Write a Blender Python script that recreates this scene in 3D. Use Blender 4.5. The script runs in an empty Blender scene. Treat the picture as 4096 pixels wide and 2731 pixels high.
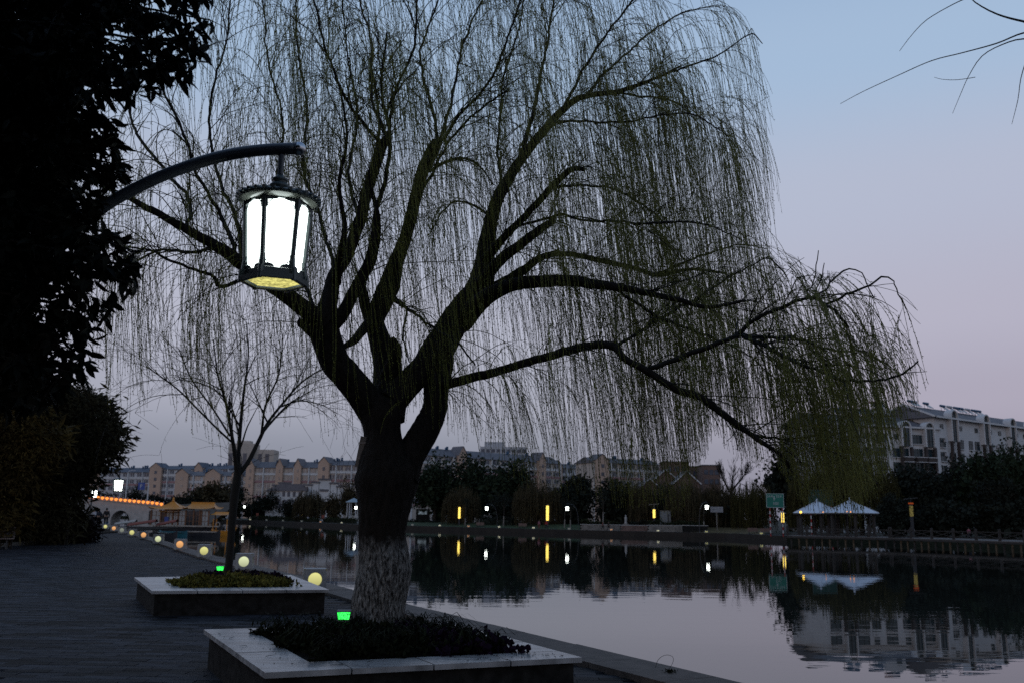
import bpy, math, random
import numpy as np
from mathutils import Vector, Matrix

random.seed(11)
RNG = np.random.default_rng(7)
R = math.radians
scene = bpy.context.scene
col = scene.collection

# ---------------------------------------------------------------- camera
F_PX, HORIZON, ROLL, EYE = 3700.0, 2060.0, R(0.8), 1.6      # in pixels of the 4096 wide photograph
PITCH = math.atan((HORIZON - 1365.5) / F_PX)
cam_data = bpy.data.cameras.new('camera')
cam = bpy.data.objects.new('camera', cam_data)
col.objects.link(cam)
cam.matrix_world = Matrix.Translation((0, 0, EYE)) @ Matrix.Rotation(math.pi / 2 + PITCH, 4, 'X') @ Matrix.Rotation(ROLL, 4, 'Z')
cam_data.sensor_width = 36.0
cam_data.lens = 36.0 * F_PX / 4096.0
cam_data.clip_start, cam_data.clip_end = 0.1, 6000
cam_data.dof.use_dof = True
cam_data.dof.focus_distance = 8.0
cam_data.dof.aperture_fstop = 3.6
scene.camera = cam

# ---------------------------------------------------------------- sky, sun, exposure
world = bpy.data.worlds.new('World')
scene.world = world
world.use_nodes = True
wn, wl = world.node_tree.nodes, world.node_tree.links
wn.clear()
SUN_DIR = Vector((-0.55, -0.83, 0.0)).normalized()           # the sun has gone down behind the camera, to the left


def wnode(kind, **kw):
    n = wn.new(kind)
    for k, v in kw.items():
        setattr(n, k, v)
    return n


sky = wnode('ShaderNodeTexSky', sky_type='NISHITA', sun_disc=False)
sky.sun_elevation = R(1.0)
sky.sun_rotation = math.atan2(SUN_DIR.x, SUN_DIR.y)
sky.air_density, sky.dust_density, sky.ozone_density = 1.0, 1.5, 2.0
tc = wnode('ShaderNodeTexCoord')
sep = wnode('ShaderNodeSeparateXYZ')
wl.new(tc.outputs['Generated'], sep.inputs[0])
ramp = wnode('ShaderNodeValToRGB')                            # dusk gradient by elevation
ramp.color_ramp.interpolation = 'EASE'
els = ramp.color_ramp.elements
stops = [(0.0, (0.185, 0.207, 0.275)), (0.06, (0.255, 0.275, 0.350)), (0.12, (0.370, 0.378, 0.465)), (0.20, (0.455, 0.462, 0.560)),
         (0.32, (0.445, 0.488, 0.610)), (0.45, (0.362, 0.482, 0.655)), (0.60, (0.262, 0.390, 0.595)), (1.0, (0.130, 0.215, 0.400))]
els[0].position, els[0].color = stops[0][0], (*stops[0][1], 1)
els[1].position, els[1].color = stops[-1][0], (*stops[-1][1], 1)
for p_, c_ in stops[1:-1]:
    e_ = els.new(p_)
    e_.color = (*c_, 1)
wl.new(sep.outputs['Z'], ramp.inputs['Fac'])
dotn = wnode('ShaderNodeVectorMath', operation='DOT_PRODUCT')  # rosy belt opposite the sunken sun
dotn.inputs[1].default_value = (0.62, 0.78, 0.0)
wl.new(tc.outputs['Generated'], dotn.inputs[0])
mr = wnode('ShaderNodeMapRange')
mr.inputs['From Min'].default_value, mr.inputs['From Max'].default_value = 0.80, 1.0
wl.new(dotn.outputs['Value'], mr.inputs['Value'])
belt = wnode('ShaderNodeValToRGB')
be = belt.color_ramp.elements
be[0].position, be[0].color = 0.0, (0.5, 0.5, 0.5, 1)
be[1].position, be[1].color = 0.42, (0, 0, 0, 1)
b2 = be.new(0.12)
b2.color = (1, 1, 1, 1)
wl.new(sep.outputs['Z'], belt.inputs['Fac'])
bm_ = wnode('ShaderNodeMath', operation='MULTIPLY')
wl.new(mr.outputs[0], bm_.inputs[0])
wl.new(belt.outputs['Color'], bm_.inputs[1])
bs = wnode('ShaderNodeMath', operation='MULTIPLY')
bs.inputs[1].default_value = 0.55
wl.new(bm_.outputs[0], bs.inputs[0])
mixp = wnode('ShaderNodeMixRGB')
mixp.inputs['Color2'].default_value = (0.420, 0.345, 0.455, 1)
wl.new(bs.outputs[0], mixp.inputs['Fac'])
wl.new(ramp.outputs['Color'], mixp.inputs['Color1'])
bg_dusk = wnode('ShaderNodeBackground')
bg_dusk.inputs['Strength'].default_value = 1.0
wl.new(mixp.outputs[0], bg_dusk.inputs['Color'])
bg_sky = wnode('ShaderNodeBackground')
bg_sky.inputs['Strength'].default_value = 0.03
wl.new(sky.outputs[0], bg_sky.inputs['Color'])
addw = wnode('ShaderNodeAddShader')
wl.new(bg_dusk.outputs[0], addw.inputs[0])
wl.new(bg_sky.outputs[0], addw.inputs[1])
wout = wnode('ShaderNodeOutputWorld')
wl.new(addw.outputs[0], wout.inputs['Surface'])

sun_data = bpy.data.lights.new('sun', 'SUN')
sun_data.energy = 0.16
sun_data.angle = R(20)
sun_data.color = (1.0, 0.86, 0.78)
sun = bpy.data.objects.new('sun', sun_data)
col.objects.link(sun)
sun.rotation_euler = (-Vector((SUN_DIR.x, SUN_DIR.y, 0.10))).to_track_quat('-Z', 'Y').to_euler()

scene.view_settings.view_transform = 'Standard'
scene.view_settings.look = 'None'
scene.view_settings.exposure = 0.0
scene.view_settings.gamma = 1.0
scene.view_settings.use_curve_mapping = False
scene.render.engine = 'CYCLES'
scene.cycles.use_denoising = False
scene.cycles.max_bounces = 6
scene.cycles.diffuse_bounces = 3
scene.cycles.glossy_bounces = 3
scene.cycles.transparent_max_bounces = 6
scene.cycles.sample_clamp_indirect = 4.0

# ---------------------------------------------------------------- pixel <-> place helpers
MROT = np.array((Matrix.Rotation(math.pi / 2 + PITCH, 3, 'X') @ Matrix.Rotation(ROLL, 3, 'Z')))


def ray(x, y):
    return MROT @ np.array([(x - 2048.0) / F_PX, -(y - 1365.5) / F_PX, -1.0])


def P(x, y, depth):
    d = ray(x, y)
    q = d * (depth / d[1])
    return Vector((q[0], q[1], q[2] + EYE))


def G(x, y, z=0.0):
    d = ray(x, y)
    q = d * ((z - EYE) / d[2])
    return Vector((q[0], q[1], z))


KV = 4096 / 2352.0


def V(x, y, depth):
    return P(x * KV, y * KV, depth)


def proj_v(p):
    """world points (n,3) -> picture coordinates in the 2352 wide frame"""
    q = (p - np.array([0, 0, EYE])) @ MROT
    w = -q[:, 2]
    return np.stack([(2048.0 + F_PX * q[:, 0] / w) / KV, (1365.5 - F_PX * q[:, 1] / w) / KV], 1)


# ---------------------------------------------------------------- materials
MATS = {}


def mat(name, color, rough=0.8, var=0.25, scale=6.0, bump=0.0, spec=0.3, metal=0.0, island=0.0, detail=5.0, stretch=None, coat=0.0):
    if name in MATS:
        return MATS[name]
    m = bpy.data.materials.new(name)
    m.use_nodes = True
    n, l = m.node_tree.nodes, m.node_tree.links
    b = n['Principled BSDF']
    b.inputs['Roughness'].default_value = rough
    b.inputs['Metallic'].default_value = metal
    b.inputs['Specular IOR Level'].default_value = spec
    b.inputs['Coat Weight'].default_value = coat
    t = n.new('ShaderNodeTexCoord')
    no = n.new('ShaderNodeTexNoise')
    no.inputs['Scale'].default_value = scale
    no.inputs['Detail'].default_value = detail
    if stretch:
        mp = n.new('ShaderNodeMapping')
        mp.inputs['Scale'].default_value = stretch
        l.new(t.outputs['Object'], mp.inputs['Vector'])
        l.new(mp.outputs[0], no.inputs['Vector'])
    else:
        l.new(t.outputs['Object'], no.inputs['Vector'])
    mr_ = n.new('ShaderNodeMapRange')
    mr_.inputs['From Min'].default_value, mr_.inputs['From Max'].default_value = 0.3, 0.7
    mr_.inputs['To Min'].default_value, mr_.inputs['To Max'].default_value = 1 - var, 1 + var
    l.new(no.outputs['Fac'], mr_.inputs['Value'])
    last = mr_.outputs[0]
    if island:
        g = n.new('ShaderNodeNewGeometry')
        oi = n.new('ShaderNodeObjectInfo')
        ad = n.new('ShaderNodeMath')
        ad.operation = 'ADD'
        l.new(g.outputs['Random Per Island'], ad.inputs[0])
        l.new(oi.outputs['Random'], ad.inputs[1])
        fr = n.new('ShaderNodeMath')
        fr.operation = 'FRACT'
        l.new(ad.outputs[0], fr.inputs[0])
        m2 = n.new('ShaderNodeMapRange')
        m2.inputs['To Min'].default_value, m2.inputs['To Max'].default_value = 1 - island, 1 + island
        l.new(fr.outputs[0], m2.inputs['Value'])
        mu = n.new('ShaderNodeMath')
        mu.operation = 'MULTIPLY'
        l.new(last, mu.inputs[0])
        l.new(m2.outputs[0], mu.inputs[1])
        last = mu.outputs[0]
    vm = n.new('ShaderNodeVectorMath')
    vm.operation = 'SCALE'
    vm.inputs[0].default_value = color
    l.new(last, vm.inputs['Scale'])
    l.new(vm.outputs[0], b.inputs['Base Color'])
    if bump:
        bp = n.new('ShaderNodeBump')
        bp.inputs['Strength'].default_value = bump
        bp.inputs['Distance'].default_value = 0.02
        l.new(no.outputs['Fac'], bp.inputs['Height'])
        l.new(bp.outputs[0], b.inputs['Normal'])
    MATS[name] = m
    return m


def glow(name, color, strength, var=0.0, scale=20.0):
    if name in MATS:
        return MATS[name]
    m = bpy.data.materials.new(name)
    m.use_nodes = True
    n, l = m.node_tree.nodes, m.node_tree.links
    n.clear()
    e = n.new('ShaderNodeEmission')
    e.inputs['Color'].default_value = (*color, 1)
    e.inputs['Strength'].default_value = strength
    if var:
        t = n.new('ShaderNodeTexCoord')
        no = n.new('ShaderNodeTexNoise')
        no.inputs['Scale'].default_value = scale
        no.inputs['Detail'].default_value = 6
        l.new(t.outputs['Object'], no.inputs['Vector'])
        mr_ = n.new('ShaderNodeMapRange')
        mr_.inputs['From Min'].default_value, mr_.inputs['From Max'].default_value = 0.35, 0.65
        mr_.inputs['To Min'].default_value, mr_.inputs['To Max'].default_value = strength * (1 - var), strength * (1 + var)
        l.new(no.outputs['Fac'], mr_.inputs['Value'])
        l.new(mr_.outputs[0], e.inputs['Strength'])
    o = n.new('ShaderNodeOutputMaterial')
    l.new(e.outputs[0], o.inputs['Surface'])
    MATS[name] = m
    return m


# ---------------------------------------------------------------- objects
def tag(o, label=None, cat=None, group=None, kind=None):
    if label:
        o['label'] = label
    if cat:
        o['category'] = cat
    if group:
        o['group'] = group
    if kind:
        o['kind'] = kind
    return o


def thing(name, label, cat, loc=(0, 0, 0), rz=0.0, group=None):
    o = bpy.data.objects.new(name, None)
    col.objects.link(o)
    o.location = loc
    o.rotation_euler = (0, 0, rz)
    o.empty_display_size = 0.2
    return tag(o, label, cat, group)


def copy_tree(o, parent=None):
    c = o.copy()
    col.objects.link(c)
    c.parent = parent
    for ch in o.children:
        copy_tree(ch, c)
    return c


def link(name, me, m, parent=None):
    me.materials.append(m)
    o = bpy.data.objects.new(name, me)
    col.objects.link(o)
    if parent is not None:
        o.parent = parent
    return o


class MB:
    """collects simple shapes into one mesh"""

    def __init__(self):
        self.v, self.f = [], []

    def add(self, vs, fs):
        b = len(self.v)
        self.v += [tuple(q) for q in vs]
        self.f += [tuple(i + b for i in q) for q in fs]
        return self

    def box(self, c, s, rz=0.0):
        cx, cy, cz = c
        sx, sy, sz = s[0] / 2, s[1] / 2, s[2] / 2
        ca, sa = math.cos(rz), math.sin(rz)
        vs = []
        for dz in (-sz, sz):
            for dx, dy in ((-sx, -sy), (sx, -sy), (sx, sy), (-sx, sy)):
                vs.append((cx + dx * ca - dy * sa, cy + dx * sa + dy * ca, cz + dz))
        return self.add(vs, [(3, 2, 1, 0), (4, 5, 6, 7), (0, 1, 5, 4), (1, 2, 6, 5), (2, 3, 7, 6), (3, 0, 4, 7)])

    def bar(self, a, b, w, h=None):
        """square bar from a to b"""
        a, b = Vector(a), Vector(b)
        h = h or w
        d = (b - a).normalized()
        up = Vector((0, 0, 1)) if abs(d.z) < 0.9 else Vector((0, 1, 0))
        s = d.cross(up).normalized() * (w / 2)
        u = s.normalized().cross(d).normalized() * (h / 2)
        vs = [p + i * s + j * u for p in (a, b) for i, j in ((-1, -1), (1, -1), (1, 1), (-1, 1))]
        return self.add(vs, [(3, 2, 1, 0), (4, 5, 6, 7), (0, 1, 5, 4), (1, 2, 6, 5), (2, 3, 7, 6), (3, 0, 4, 7)])

    def prism(self, poly, z0, z1):
        n = len(poly)
        vs = [(x, y, z0) for x, y in poly] + [(x, y, z1) for x, y in poly]
        fs = [tuple(range(n - 1, -1, -1)), tuple(range(n, 2 * n))]
        fs += [(i, (i + 1) % n, n + (i + 1) % n, n + i) for i in range(n)]
        return self.add(vs, fs)

    def vprism(self, poly, y0, y1):
        """polygon in x,z extruded along y"""
        n = len(poly)
        vs = [(x, y0, z) for x, z in poly] + [(x, y1, z) for x, z in poly]
        fs = [tuple(range(n)), tuple(range(2 * n - 1, n - 1, -1))]
        fs += [((i + 1) % n, i, n + i, n + (i + 1) % n) for i in range(n)]
        return self.add(vs, fs)

    def tube(self, pts, rad, n=8, cap=True):
        pts = [Vector(p) for p in pts]
        if not hasattr(rad, '__len__'):
            rad = [rad] * len(pts)
        vs, fs = [], []
        ref = Vector((0, 0, 1))
        d0 = (pts[1] - pts[0]).normalized()
        if abs(d0.dot(ref)) > 0.9:
            ref = Vector((0, 1, 0))
        for i, p in enumerate(pts):
            d = (pts[min(i + 1, len(pts) - 1)] - pts[max(i - 1, 0)]).normalized()
            s = d.cross(ref).normalized()
            u = s.cross(d)
            for k in range(n):
                a = 2 * math.pi * k / n
                vs.append(p + (s * math.cos(a) + u * math.sin(a)) * rad[i])
        for i in range(len(pts) - 1):
            for k in range(n):
                a, b = i * n + k, i * n + (k + 1) % n
                fs.append((a, b, b + n, a + n))
        if cap:
            fs.append(tuple(range(n - 1, -1, -1)))
            m = (len(pts) - 1) * n
            fs.append(tuple(range(m, m + n)))
        return self.add(vs, fs)

    def lathe(self, prof, n=16, c=(0, 0, 0), rot=0.0, caps=True):
        vs, fs = [], []
        for r, z in prof:
            for k in range(n):
                a = 2 * math.pi * k / n + rot
                vs.append((c[0] + r * math.cos(a), c[1] + r * math.sin(a), c[2] + z))
        for i in range(len(prof) - 1):
            for k in range(n):
                a, b = i * n + k, i * n + (k + 1) % n
                fs.append((a, b, b + n, a + n))
        if caps:
            fs.append(tuple(range(n - 1, -1, -1)))
            m = (len(prof) - 1) * n
            fs.append(tuple(range(m, m + n)))
        return self.add(vs, fs)

    def sphere(self, c, r, n=12, m=8, sz=1.0):
        prof = [(max(r * math.sin(math.pi * i / m), 1e-4), -r * sz * math.cos(math.pi * i / m)) for i in range(m + 1)]
        return self.lathe(prof, n, c)

    def disc(self, c, r, normal, n=20, thick=0.01):
        c, d = Vector(c), Vector(normal).normalized()
        return self.tube([c, c + d * thick], r, n)

    def build(self, name, m, parent=None, smooth=False, off=None):
        me = bpy.data.meshes.new(name)
        v = self.v
        if off is not None:
            v = [(x - off[0], y - off[1], z - off[2]) for x, y, z in v]
        me.from_pydata(v, [], self.f)
        me.update()
        if smooth:
            me.polygons.foreach_set('use_smooth', [True] * len(me.polygons))
        return link(name, me, m, parent)


class NB:
    """numpy triangle collector for foliage and twigs"""

    def __init__(self):
        self.v, self.t, self.n = [], [], 0

    def add(self, v, t):
        self.v.append(np.asarray(v, float).reshape(-1, 3))
        self.t.append(np.asarray(t, np.int64).reshape(-1, 3) + self.n)
        self.n += len(self.v[-1])

    def tube(self, pts, rad, n=6, bark=0.0, seed=0):
        pts = np.asarray(pts, float)
        rad = np.asarray(rad, float)
        d = np.gradient(pts, axis=0)
        d /= np.linalg.norm(d, axis=1)[:, None] + 1e-9
        s = np.zeros_like(d)
        prev = np.array([1.0, 0.15, 0.1])
        for i in range(len(d)):                               # carried along, so that the tube never twists
            q = prev - d[i] * prev.dot(d[i])
            prev = q / (np.linalg.norm(q) + 1e-9)
            s[i] = prev
        u = np.cross(d, s)
        a = np.arange(n) * 2 * math.pi / n
        rr = np.repeat(rad[:, None], n, 1)
        if bark:
            L = np.concatenate([[0], np.cumsum(np.linalg.norm(np.diff(pts, axis=0), axis=1))])[:, None]
            q = a[None, :]
            w = (np.sin(5 * q + 2.1 * np.sin(1.7 * L + seed) + seed) * 0.45 + np.sin(11 * q + 3.5 * np.sin(2.9 * L) + 2 * seed) * 0.4
                 + np.sin(2 * q + 4.3 * L + seed) * 0.5 + np.sin(3 * q - 9 * L + 1.3 * seed) * 0.35 + 0.5 * (RNG.random((len(pts), n)) - 0.5))
            rr = rr * (1 + bark * w)
        v = pts[:, None, :] + rr[:, :, None] * (np.cos(a)[None, :, None] * s[:, None, :] + np.sin(a)[None, :, None] * u[:, None, :])
        m = len(pts)
        i, k = np.meshgrid(np.arange(m - 1), np.arange(n), indexing='ij')
        A, B = i * n + k, i * n + (k + 1) % n
        t = np.concatenate([np.stack([A, B, B + n], -1).reshape(-1, 3), np.stack([A, B + n, A + n], -1).reshape(-1, 3)])
        cap = [[(m - 1) * n, (m - 1) * n + j, (m - 1) * n + j + 1] for j in range(1, n - 1)]
        self.add(v.reshape(-1, 3), np.concatenate([t, np.array(cap)]))

    def leaves(self, c, d, w, ln, wd, fold=0.0):
        """leaf diamonds: base c, direction d, side w (all n,3), length ln and width wd (n)"""
        n = len(c)
        ln, wd = np.broadcast_to(ln, n)[:, None], np.broadcast_to(wd, n)[:, None]
        up = np.cross(d, w)
        v = np.stack([c, c + d * ln * 0.45 + w * wd / 2 + up * wd * fold, c + d * ln, c + d * ln * 0.45 - w * wd / 2 + up * wd * fold], 1)
        b = np.arange(n)[:, None] * 4
        t = np.concatenate([b + np.array([0, 1, 2]), b + np.array([0, 2, 3])])
        self.add(v, t)

    def build(self, name, m, parent=None, smooth=False, off=None):
        v = np.concatenate(self.v)
        t = np.concatenate(self.t)
        if off is not None:
            v = v - np.array(off)
        me = bpy.data.meshes.new(name)
        me.vertices.add(len(v))
        me.vertices.foreach_set('co', v.astype(np.float32).ravel())
        me.loops.add(3 * len(t))
        me.loops.foreach_set('vertex_index', t.astype(np.int32).ravel())
        me.polygons.add(len(t))
        me.polygons.foreach_set('loop_start', np.arange(0, 3 * len(t), 3, dtype=np.int32))
        if smooth:
            me.polygons.foreach_set('use_smooth', np.ones(len(t), bool))
        me.update(calc_edges=True)
        return link(name, me, m, parent)


def unit(a):
    return a / (np.linalg.norm(a, axis=-1, keepdims=True) + 1e-9)


def smooth_line(pts, step):
    """Catmull-Rom through rows of numbers, resampled at about step (first three columns are the place)"""
    p = np.asarray(pts, float)
    q = np.vstack([2 * p[0] - p[1], p, 2 * p[-1] - p[-2]])
    out = []
    for i in range(1, len(q) - 2):
        a, b, c, d = q[i - 1], q[i], q[i + 1], q[i + 2]
        n = max(2, int(np.linalg.norm((c - b)[:3]) / step))
        t = (np.arange(n) / n)[:, None]
        out.append(0.5 * ((2 * b) + (c - a) * t + (2 * a - 5 * b + 4 * c - d) * t ** 2 + (3 * b - a - 3 * c + d) * t ** 3))
    out.append(p[-1:])
    return np.vstack(out)


# ================================================================ THE SETTING
WATER_Z, BANK_Z, DOCK_Z = -1.7, -0.95, -0.68
m_water = bpy.data.materials.new('still_dark_water')
m_water.use_nodes = True
_n, _l = m_water.node_tree.nodes, m_water.node_tree.links
_b = _n['Principled BSDF']
_b.inputs['Base Color'].default_value = (0.012, 0.014, 0.012, 1)
_b.inputs['Roughness'].default_value = 0.0
_b.inputs['IOR'].default_value = 1.333
_b.inputs['Specular IOR Level'].default_value = 0.5
_t = _n.new('ShaderNodeTexCoord')
_mp = _n.new('ShaderNodeMapping')
_mp.inputs['Scale'].default_value = (0.25, 1.0, 1.0)
_l.new(_t.outputs['Object'], _mp.inputs['Vector'])
_no = _n.new('ShaderNodeTexNoise')
_no.inputs['Scale'].default_value = 1.1
_no.inputs['Detail'].default_value = 3
_no.inputs['Roughness'].default_value = 0.45
_l.new(_mp.outputs[0], _no.inputs['Vector'])
_bp = _n.new('ShaderNodeBump')
_bp.inputs['Strength'].default_value = 0.065
_bp.inputs['Distance'].default_value = 0.05
_l.new(_no.outputs['Fac'], _bp.inputs['Height'])
_l.new(_bp.outputs[0], _b.inputs['Normal'])

water = MB().add([(-900, -60, 0), (900, -60, 0), (900, 420, 0), (-900, 420, 0)], [(0, 1, 2, 3)]).build('water', m_water)
water.location.z = WATER_Z
tag(water, 'dark still lake water mirroring the sky and the far bank', 'water', kind='structure')

# quay edge, as ground points from the near right corner to the far left
quay_px = [(2850, 2731), (2089, 2544), (1620, 2428), (1150, 2300), (850, 2225), (620, 2155), (480, 2112), (395, 2086)]
QUAY = [G(x, y) for x, y in quay_px]
d0 = (QUAY[0] - QUAY[1]).normalized()
QUAY = [QUAY[0] + d0 * 14] + QUAY
path_poly = [(p.x, p.y) for p in QUAY] + [(QUAY[-1].x - 30, QUAY[-1].y + 6), (-160, QUAY[-1].y), (-160, -12), (QUAY[0].x - 1, -12)]

m_path = bpy.data.materials.new('dark_slate_paving')
m_path.use_nodes = True
_n, _l = m_path.node_tree.nodes, m_path.node_tree.links
_b = _n['Principled BSDF']
_b.inputs['Roughness'].default_value = 0.8
_b.inputs['Specular IOR Level'].default_value = 0.06
_t = _n.new('ShaderNodeTexCoord')
_br = _n.new('ShaderNodeTexBrick')
_br.inputs['Scale'].default_value = 1.0
_br.inputs['Brick Width'].default_value = 0.46
_br.inputs['Row Height'].default_value = 0.155
_br.inputs['Mortar Size'].default_value = 0.006
_br.inputs['Color1'].default_value = (0.012, 0.013, 0.016, 1)
_br.inputs['Color2'].default_value = (0.024, 0.026, 0.031, 1)
_br.inputs['Mortar'].default_value = (0.011, 0.011, 0.012, 1)
_l.new(_t.outputs['Object'], _br.inputs['Vector'])
_no = _n.new('ShaderNodeTexNoise')
_no.inputs['Scale'].default_value = 0.7
_no.inputs['Detail'].default_value = 6
_l.new(_t.outputs['Object'], _no.inputs['Vector'])
_mr = _n.new('ShaderNodeMapRange')
_mr.inputs['From Min'].default_value, _mr.inputs['From Max'].default_value = 0.3, 0.7
_mr.inputs['To Min'].default_value, _mr.inputs['To Max'].default_value = 0.7, 1.3
_l.new(_no.outputs['Fac'], _mr.inputs['Value'])
_vm = _n.new('ShaderNodeVectorMath')
_vm.operation = 'SCALE'
_l.new(_br.outputs['Color'], _vm.inputs[0])
_l.new(_mr.outputs[0], _vm.inputs['Scale'])
_l.new(_vm.outputs[0], _b.inputs['Base Color'])

path = MB().prism(path_poly, -3.0, -0.012).build('path', m_path)
tag(path, 'dark slate paved lakeside promenade curving away to the bridge', 'path', kind='structure')


def quay_x(y):
    for a, b in zip(QUAY[:-1], QUAY[1:]):
        if a.y <= y <= b.y:
            return a.x + (b.x - a.x) * (y - a.y) / (b.y - a.y)
    return QUAY[0].x if y < QUAY[0].y else QUAY[-1].x


# planters: corners of the coping tops (front left, front right, back right, back left)
PLANT_Z = 0.38
PL1 = [G(x, y, PLANT_Z) for x, y in ((1057, 2689), (2334, 2627), (1803, 2487), (812, 2515))]
PL2 = [G(x, y, PLANT_Z) for x, y in ((606, 2362), (1320, 2357), (1165, 2297), (535, 2307))]


def inside(quad, x, y, grow=0.0):
    s = None
    for a, b in zip(quad, quad[1:] + quad[:1]):
        c = (b.x - a.x) * (y - a.y) - (b.y - a.y) * (x - a.x)
        if c < -grow:
            return False
    return True


# single pavers: the 300 nearest in view as pieces, the rest as one part
m_paver = mat('slate_paver', (0.017, 0.0185, 0.023), 0.7, 0.35, 5.0, 0.25, 0.06, island=0.85)
PW, PR = 0.46, 0.155
pav = []
for j in range(int(8.6 / PR), int(42 / PR)):
    y = j * PR
    sh = 0.5 * PW if j % 2 else 0.0
    x = math.floor((-0.60 * y - 0.8) / PW) * PW + sh
    while x < min(quay_x(y) - 0.75, 1.8):
        ok = not (inside(PL1, x, y, -0.9) or inside(PL2, x, y, -0.9))
        v = proj_v(np.array([[x, y, 0.0]]))[0]
        if ok and -40 < v[0] < 2400 and v[1] < 1640:
            pav.append((x, y))
        x += PW
pav.sort(key=lambda q: q[0] ** 2 + q[1] ** 2)
shared = {}
for i, (x, y) in enumerate(pav[:300]):
    if not shared:
        o = MB().box((0, 0, -0.006), (PW - 0.008, PR - 0.007, 0.012)).build('paver', m_paver, path)
        shared['m'] = o.data
    else:
        o = bpy.data.objects.new('paver', shared['m'])
        col.objects.link(o)
        o.parent = path
    o.location = (x, y, random.uniform(-0.003, 0.0015))
    o.rotation_euler = (random.uniform(-.004, .004), random.uniform(-.004, .004), 0)
rest = MB()
for x, y in pav[300:]:
    rest.box((x, y, -0.006 + random.uniform(-0.003, 0.0015)), (PW - 0.008, PR - 0.007, 0.012))
tag(rest.build('pavers', m_paver, path), kind='stuff')

# coping stones along the water
m_cope = mat('brown_granite', (0.060, 0.047, 0.040), 0.75, 0.35, 7.0, 0.4, 0.3, island=0.25)
quay_wall = tag(bpy.data.objects.new('quay_wall', None), 'granite edging along the near waterside', 'quay wall', kind='structure')
col.objects.link(quay_wall)
for a, b in zip(QUAY[:-1], QUAY[1:]):
    L = (b - a).length
    n = max(1, round(L / (1.15 if a.y < 30 else 3.0)))
    d = (b - a) / n
    u = d.normalized()
    w = Vector((-u.y, u.x, 0))
    if a.y > 60:
        n_wd = 0.7
    for i in range(n):
        p0, p1 = a + d * i + u * 0.006, a + d * (i + 1) - u * 0.006
        z1 = 0.055 + random.uniform(-0.006, 0.006)
        q = [p0 + w * 0.62, p0 - w * 0.05, p1 - w * 0.05, p1 + w * 0.62]
        MB().prism([(r_.x, r_.y) for r_ in q], -0.25, z1).build('coping_stone', m_cope, quay_wall)

# far bank
bank_px = [(1000, 2089), (1500, 2112), (2300, 2135), (2900, 2150), (3150, 2162)]
BANK = [G(x, y, WATER_Z) for x, y in bank_px]
dock_px = [(3150, 2172), (3560, 2182), (4096, 2203)]
DOCK = [G(x, y, WATER_Z) for x, y in dock_px]
BANK = [Vector((-150, 420, WATER_Z)), Vector((-120, 330, WATER_Z))] + BANK
bank_poly = [(p.x, p.y) for p in BANK] + [(BANK[-1].x + 12, BANK[-1].y - 6), (75, 118), (95, 90), (140, 60), (900, 40), (2500, 3000), (-2500, 3000), (-2500, 420)]
m_grass = mat('park_ground', (0.012, 0.015, 0.008), 0.95, 0.5, 0.15, 0.2)
ground = MB().prism(bank_poly, -3.0, BANK_Z).build('ground', m_grass)
tag(ground, 'park lawn and ground of the far bank', 'ground', kind='structure')


def bank_depth(x):
    for a, b, pa, pb in zip(bank_px[:-1], bank_px[1:], BANK[2:-1], BANK[3:]):
        if x <= b[0] or b is bank_px[-1]:
            t = (x - a[0]) / (b[0] - a[0])
            return pa.y + (pb.y - pa.y) * t
    return BANK[-1].y


def at_bank(x, back):
    """ground point of the far bank in picture column x, so many metres behind the edge"""
    dep = bank_depth(x) + back
    d = ray(x, 2100)
    return Vector((d[0] / d[1] * dep, dep, BANK_Z))


# far quay wall and walk
m_fq = mat('far_quay_stone', (0.020, 0.016, 0.013), 0.85, 0.3, 1.0)
m_walk = mat('far_walk_paving', (0.075, 0.076, 0.080), 0.7, 0.2, 0.6)
fq = MB()
wk = MB()
for a, b in zip(BANK[:-1], BANK[1:]):
    u = (b - a).normalized()
    w = Vector((-u.y, u.x, 0))
    if w.y < 0:
        w = -w
    fq.prism([((a - w * .15).x, (a - w * .15).y), ((b - w * .15).x, (b - w * .15).y), ((b + w * .5).x, (b + w * .5).y), ((a + w * .5).x, (a + w * .5).y)], -2.4, BANK_Z + 0.07)
    wk.add([(*(a + w * .5).xy, BANK_Z + .012), (*(b + w * .5).xy, BANK_Z + .012), (*(b + w * 4.5).xy, BANK_Z + .012), (*(a + w * 4.5).xy, BANK_Z + .012)], [(0, 1, 2, 3)])
tag(fq.build('far_quay_wall', m_fq), 'low stone quay wall along the far bank', 'quay wall', kind='structure')
tag(wk.build('far_walk', m_walk), 'pale paved walk along the far bank edge', 'path', kind='structure')

# ================================================================ PLANTERS
m_marble = mat('grey_marble', (0.23, 0.23, 0.232), 0.32, 0.45, 2.2, 0.08, 0.35, island=0.10, stretch=(1, 4, 1))
m_plinth = mat('dark_granite_plinth', (0.015, 0.0145, 0.014), 0.85, 0.5, 9.0, 0.2, 0.05)
m_soil = mat('dark_soil', (0.008, 0.007, 0.006), 0.95, 0.4, 9.0, 0.6, 0.03)
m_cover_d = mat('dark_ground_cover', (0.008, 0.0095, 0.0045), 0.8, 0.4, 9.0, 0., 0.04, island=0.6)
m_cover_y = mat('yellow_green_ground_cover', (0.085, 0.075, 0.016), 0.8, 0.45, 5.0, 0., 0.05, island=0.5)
m_pansy = mat('dark_purple_pansies', (0.012, 0.006, 0.015), 0.8, 0.4, 9.0, 0., 0.04, island=0.5)


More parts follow.
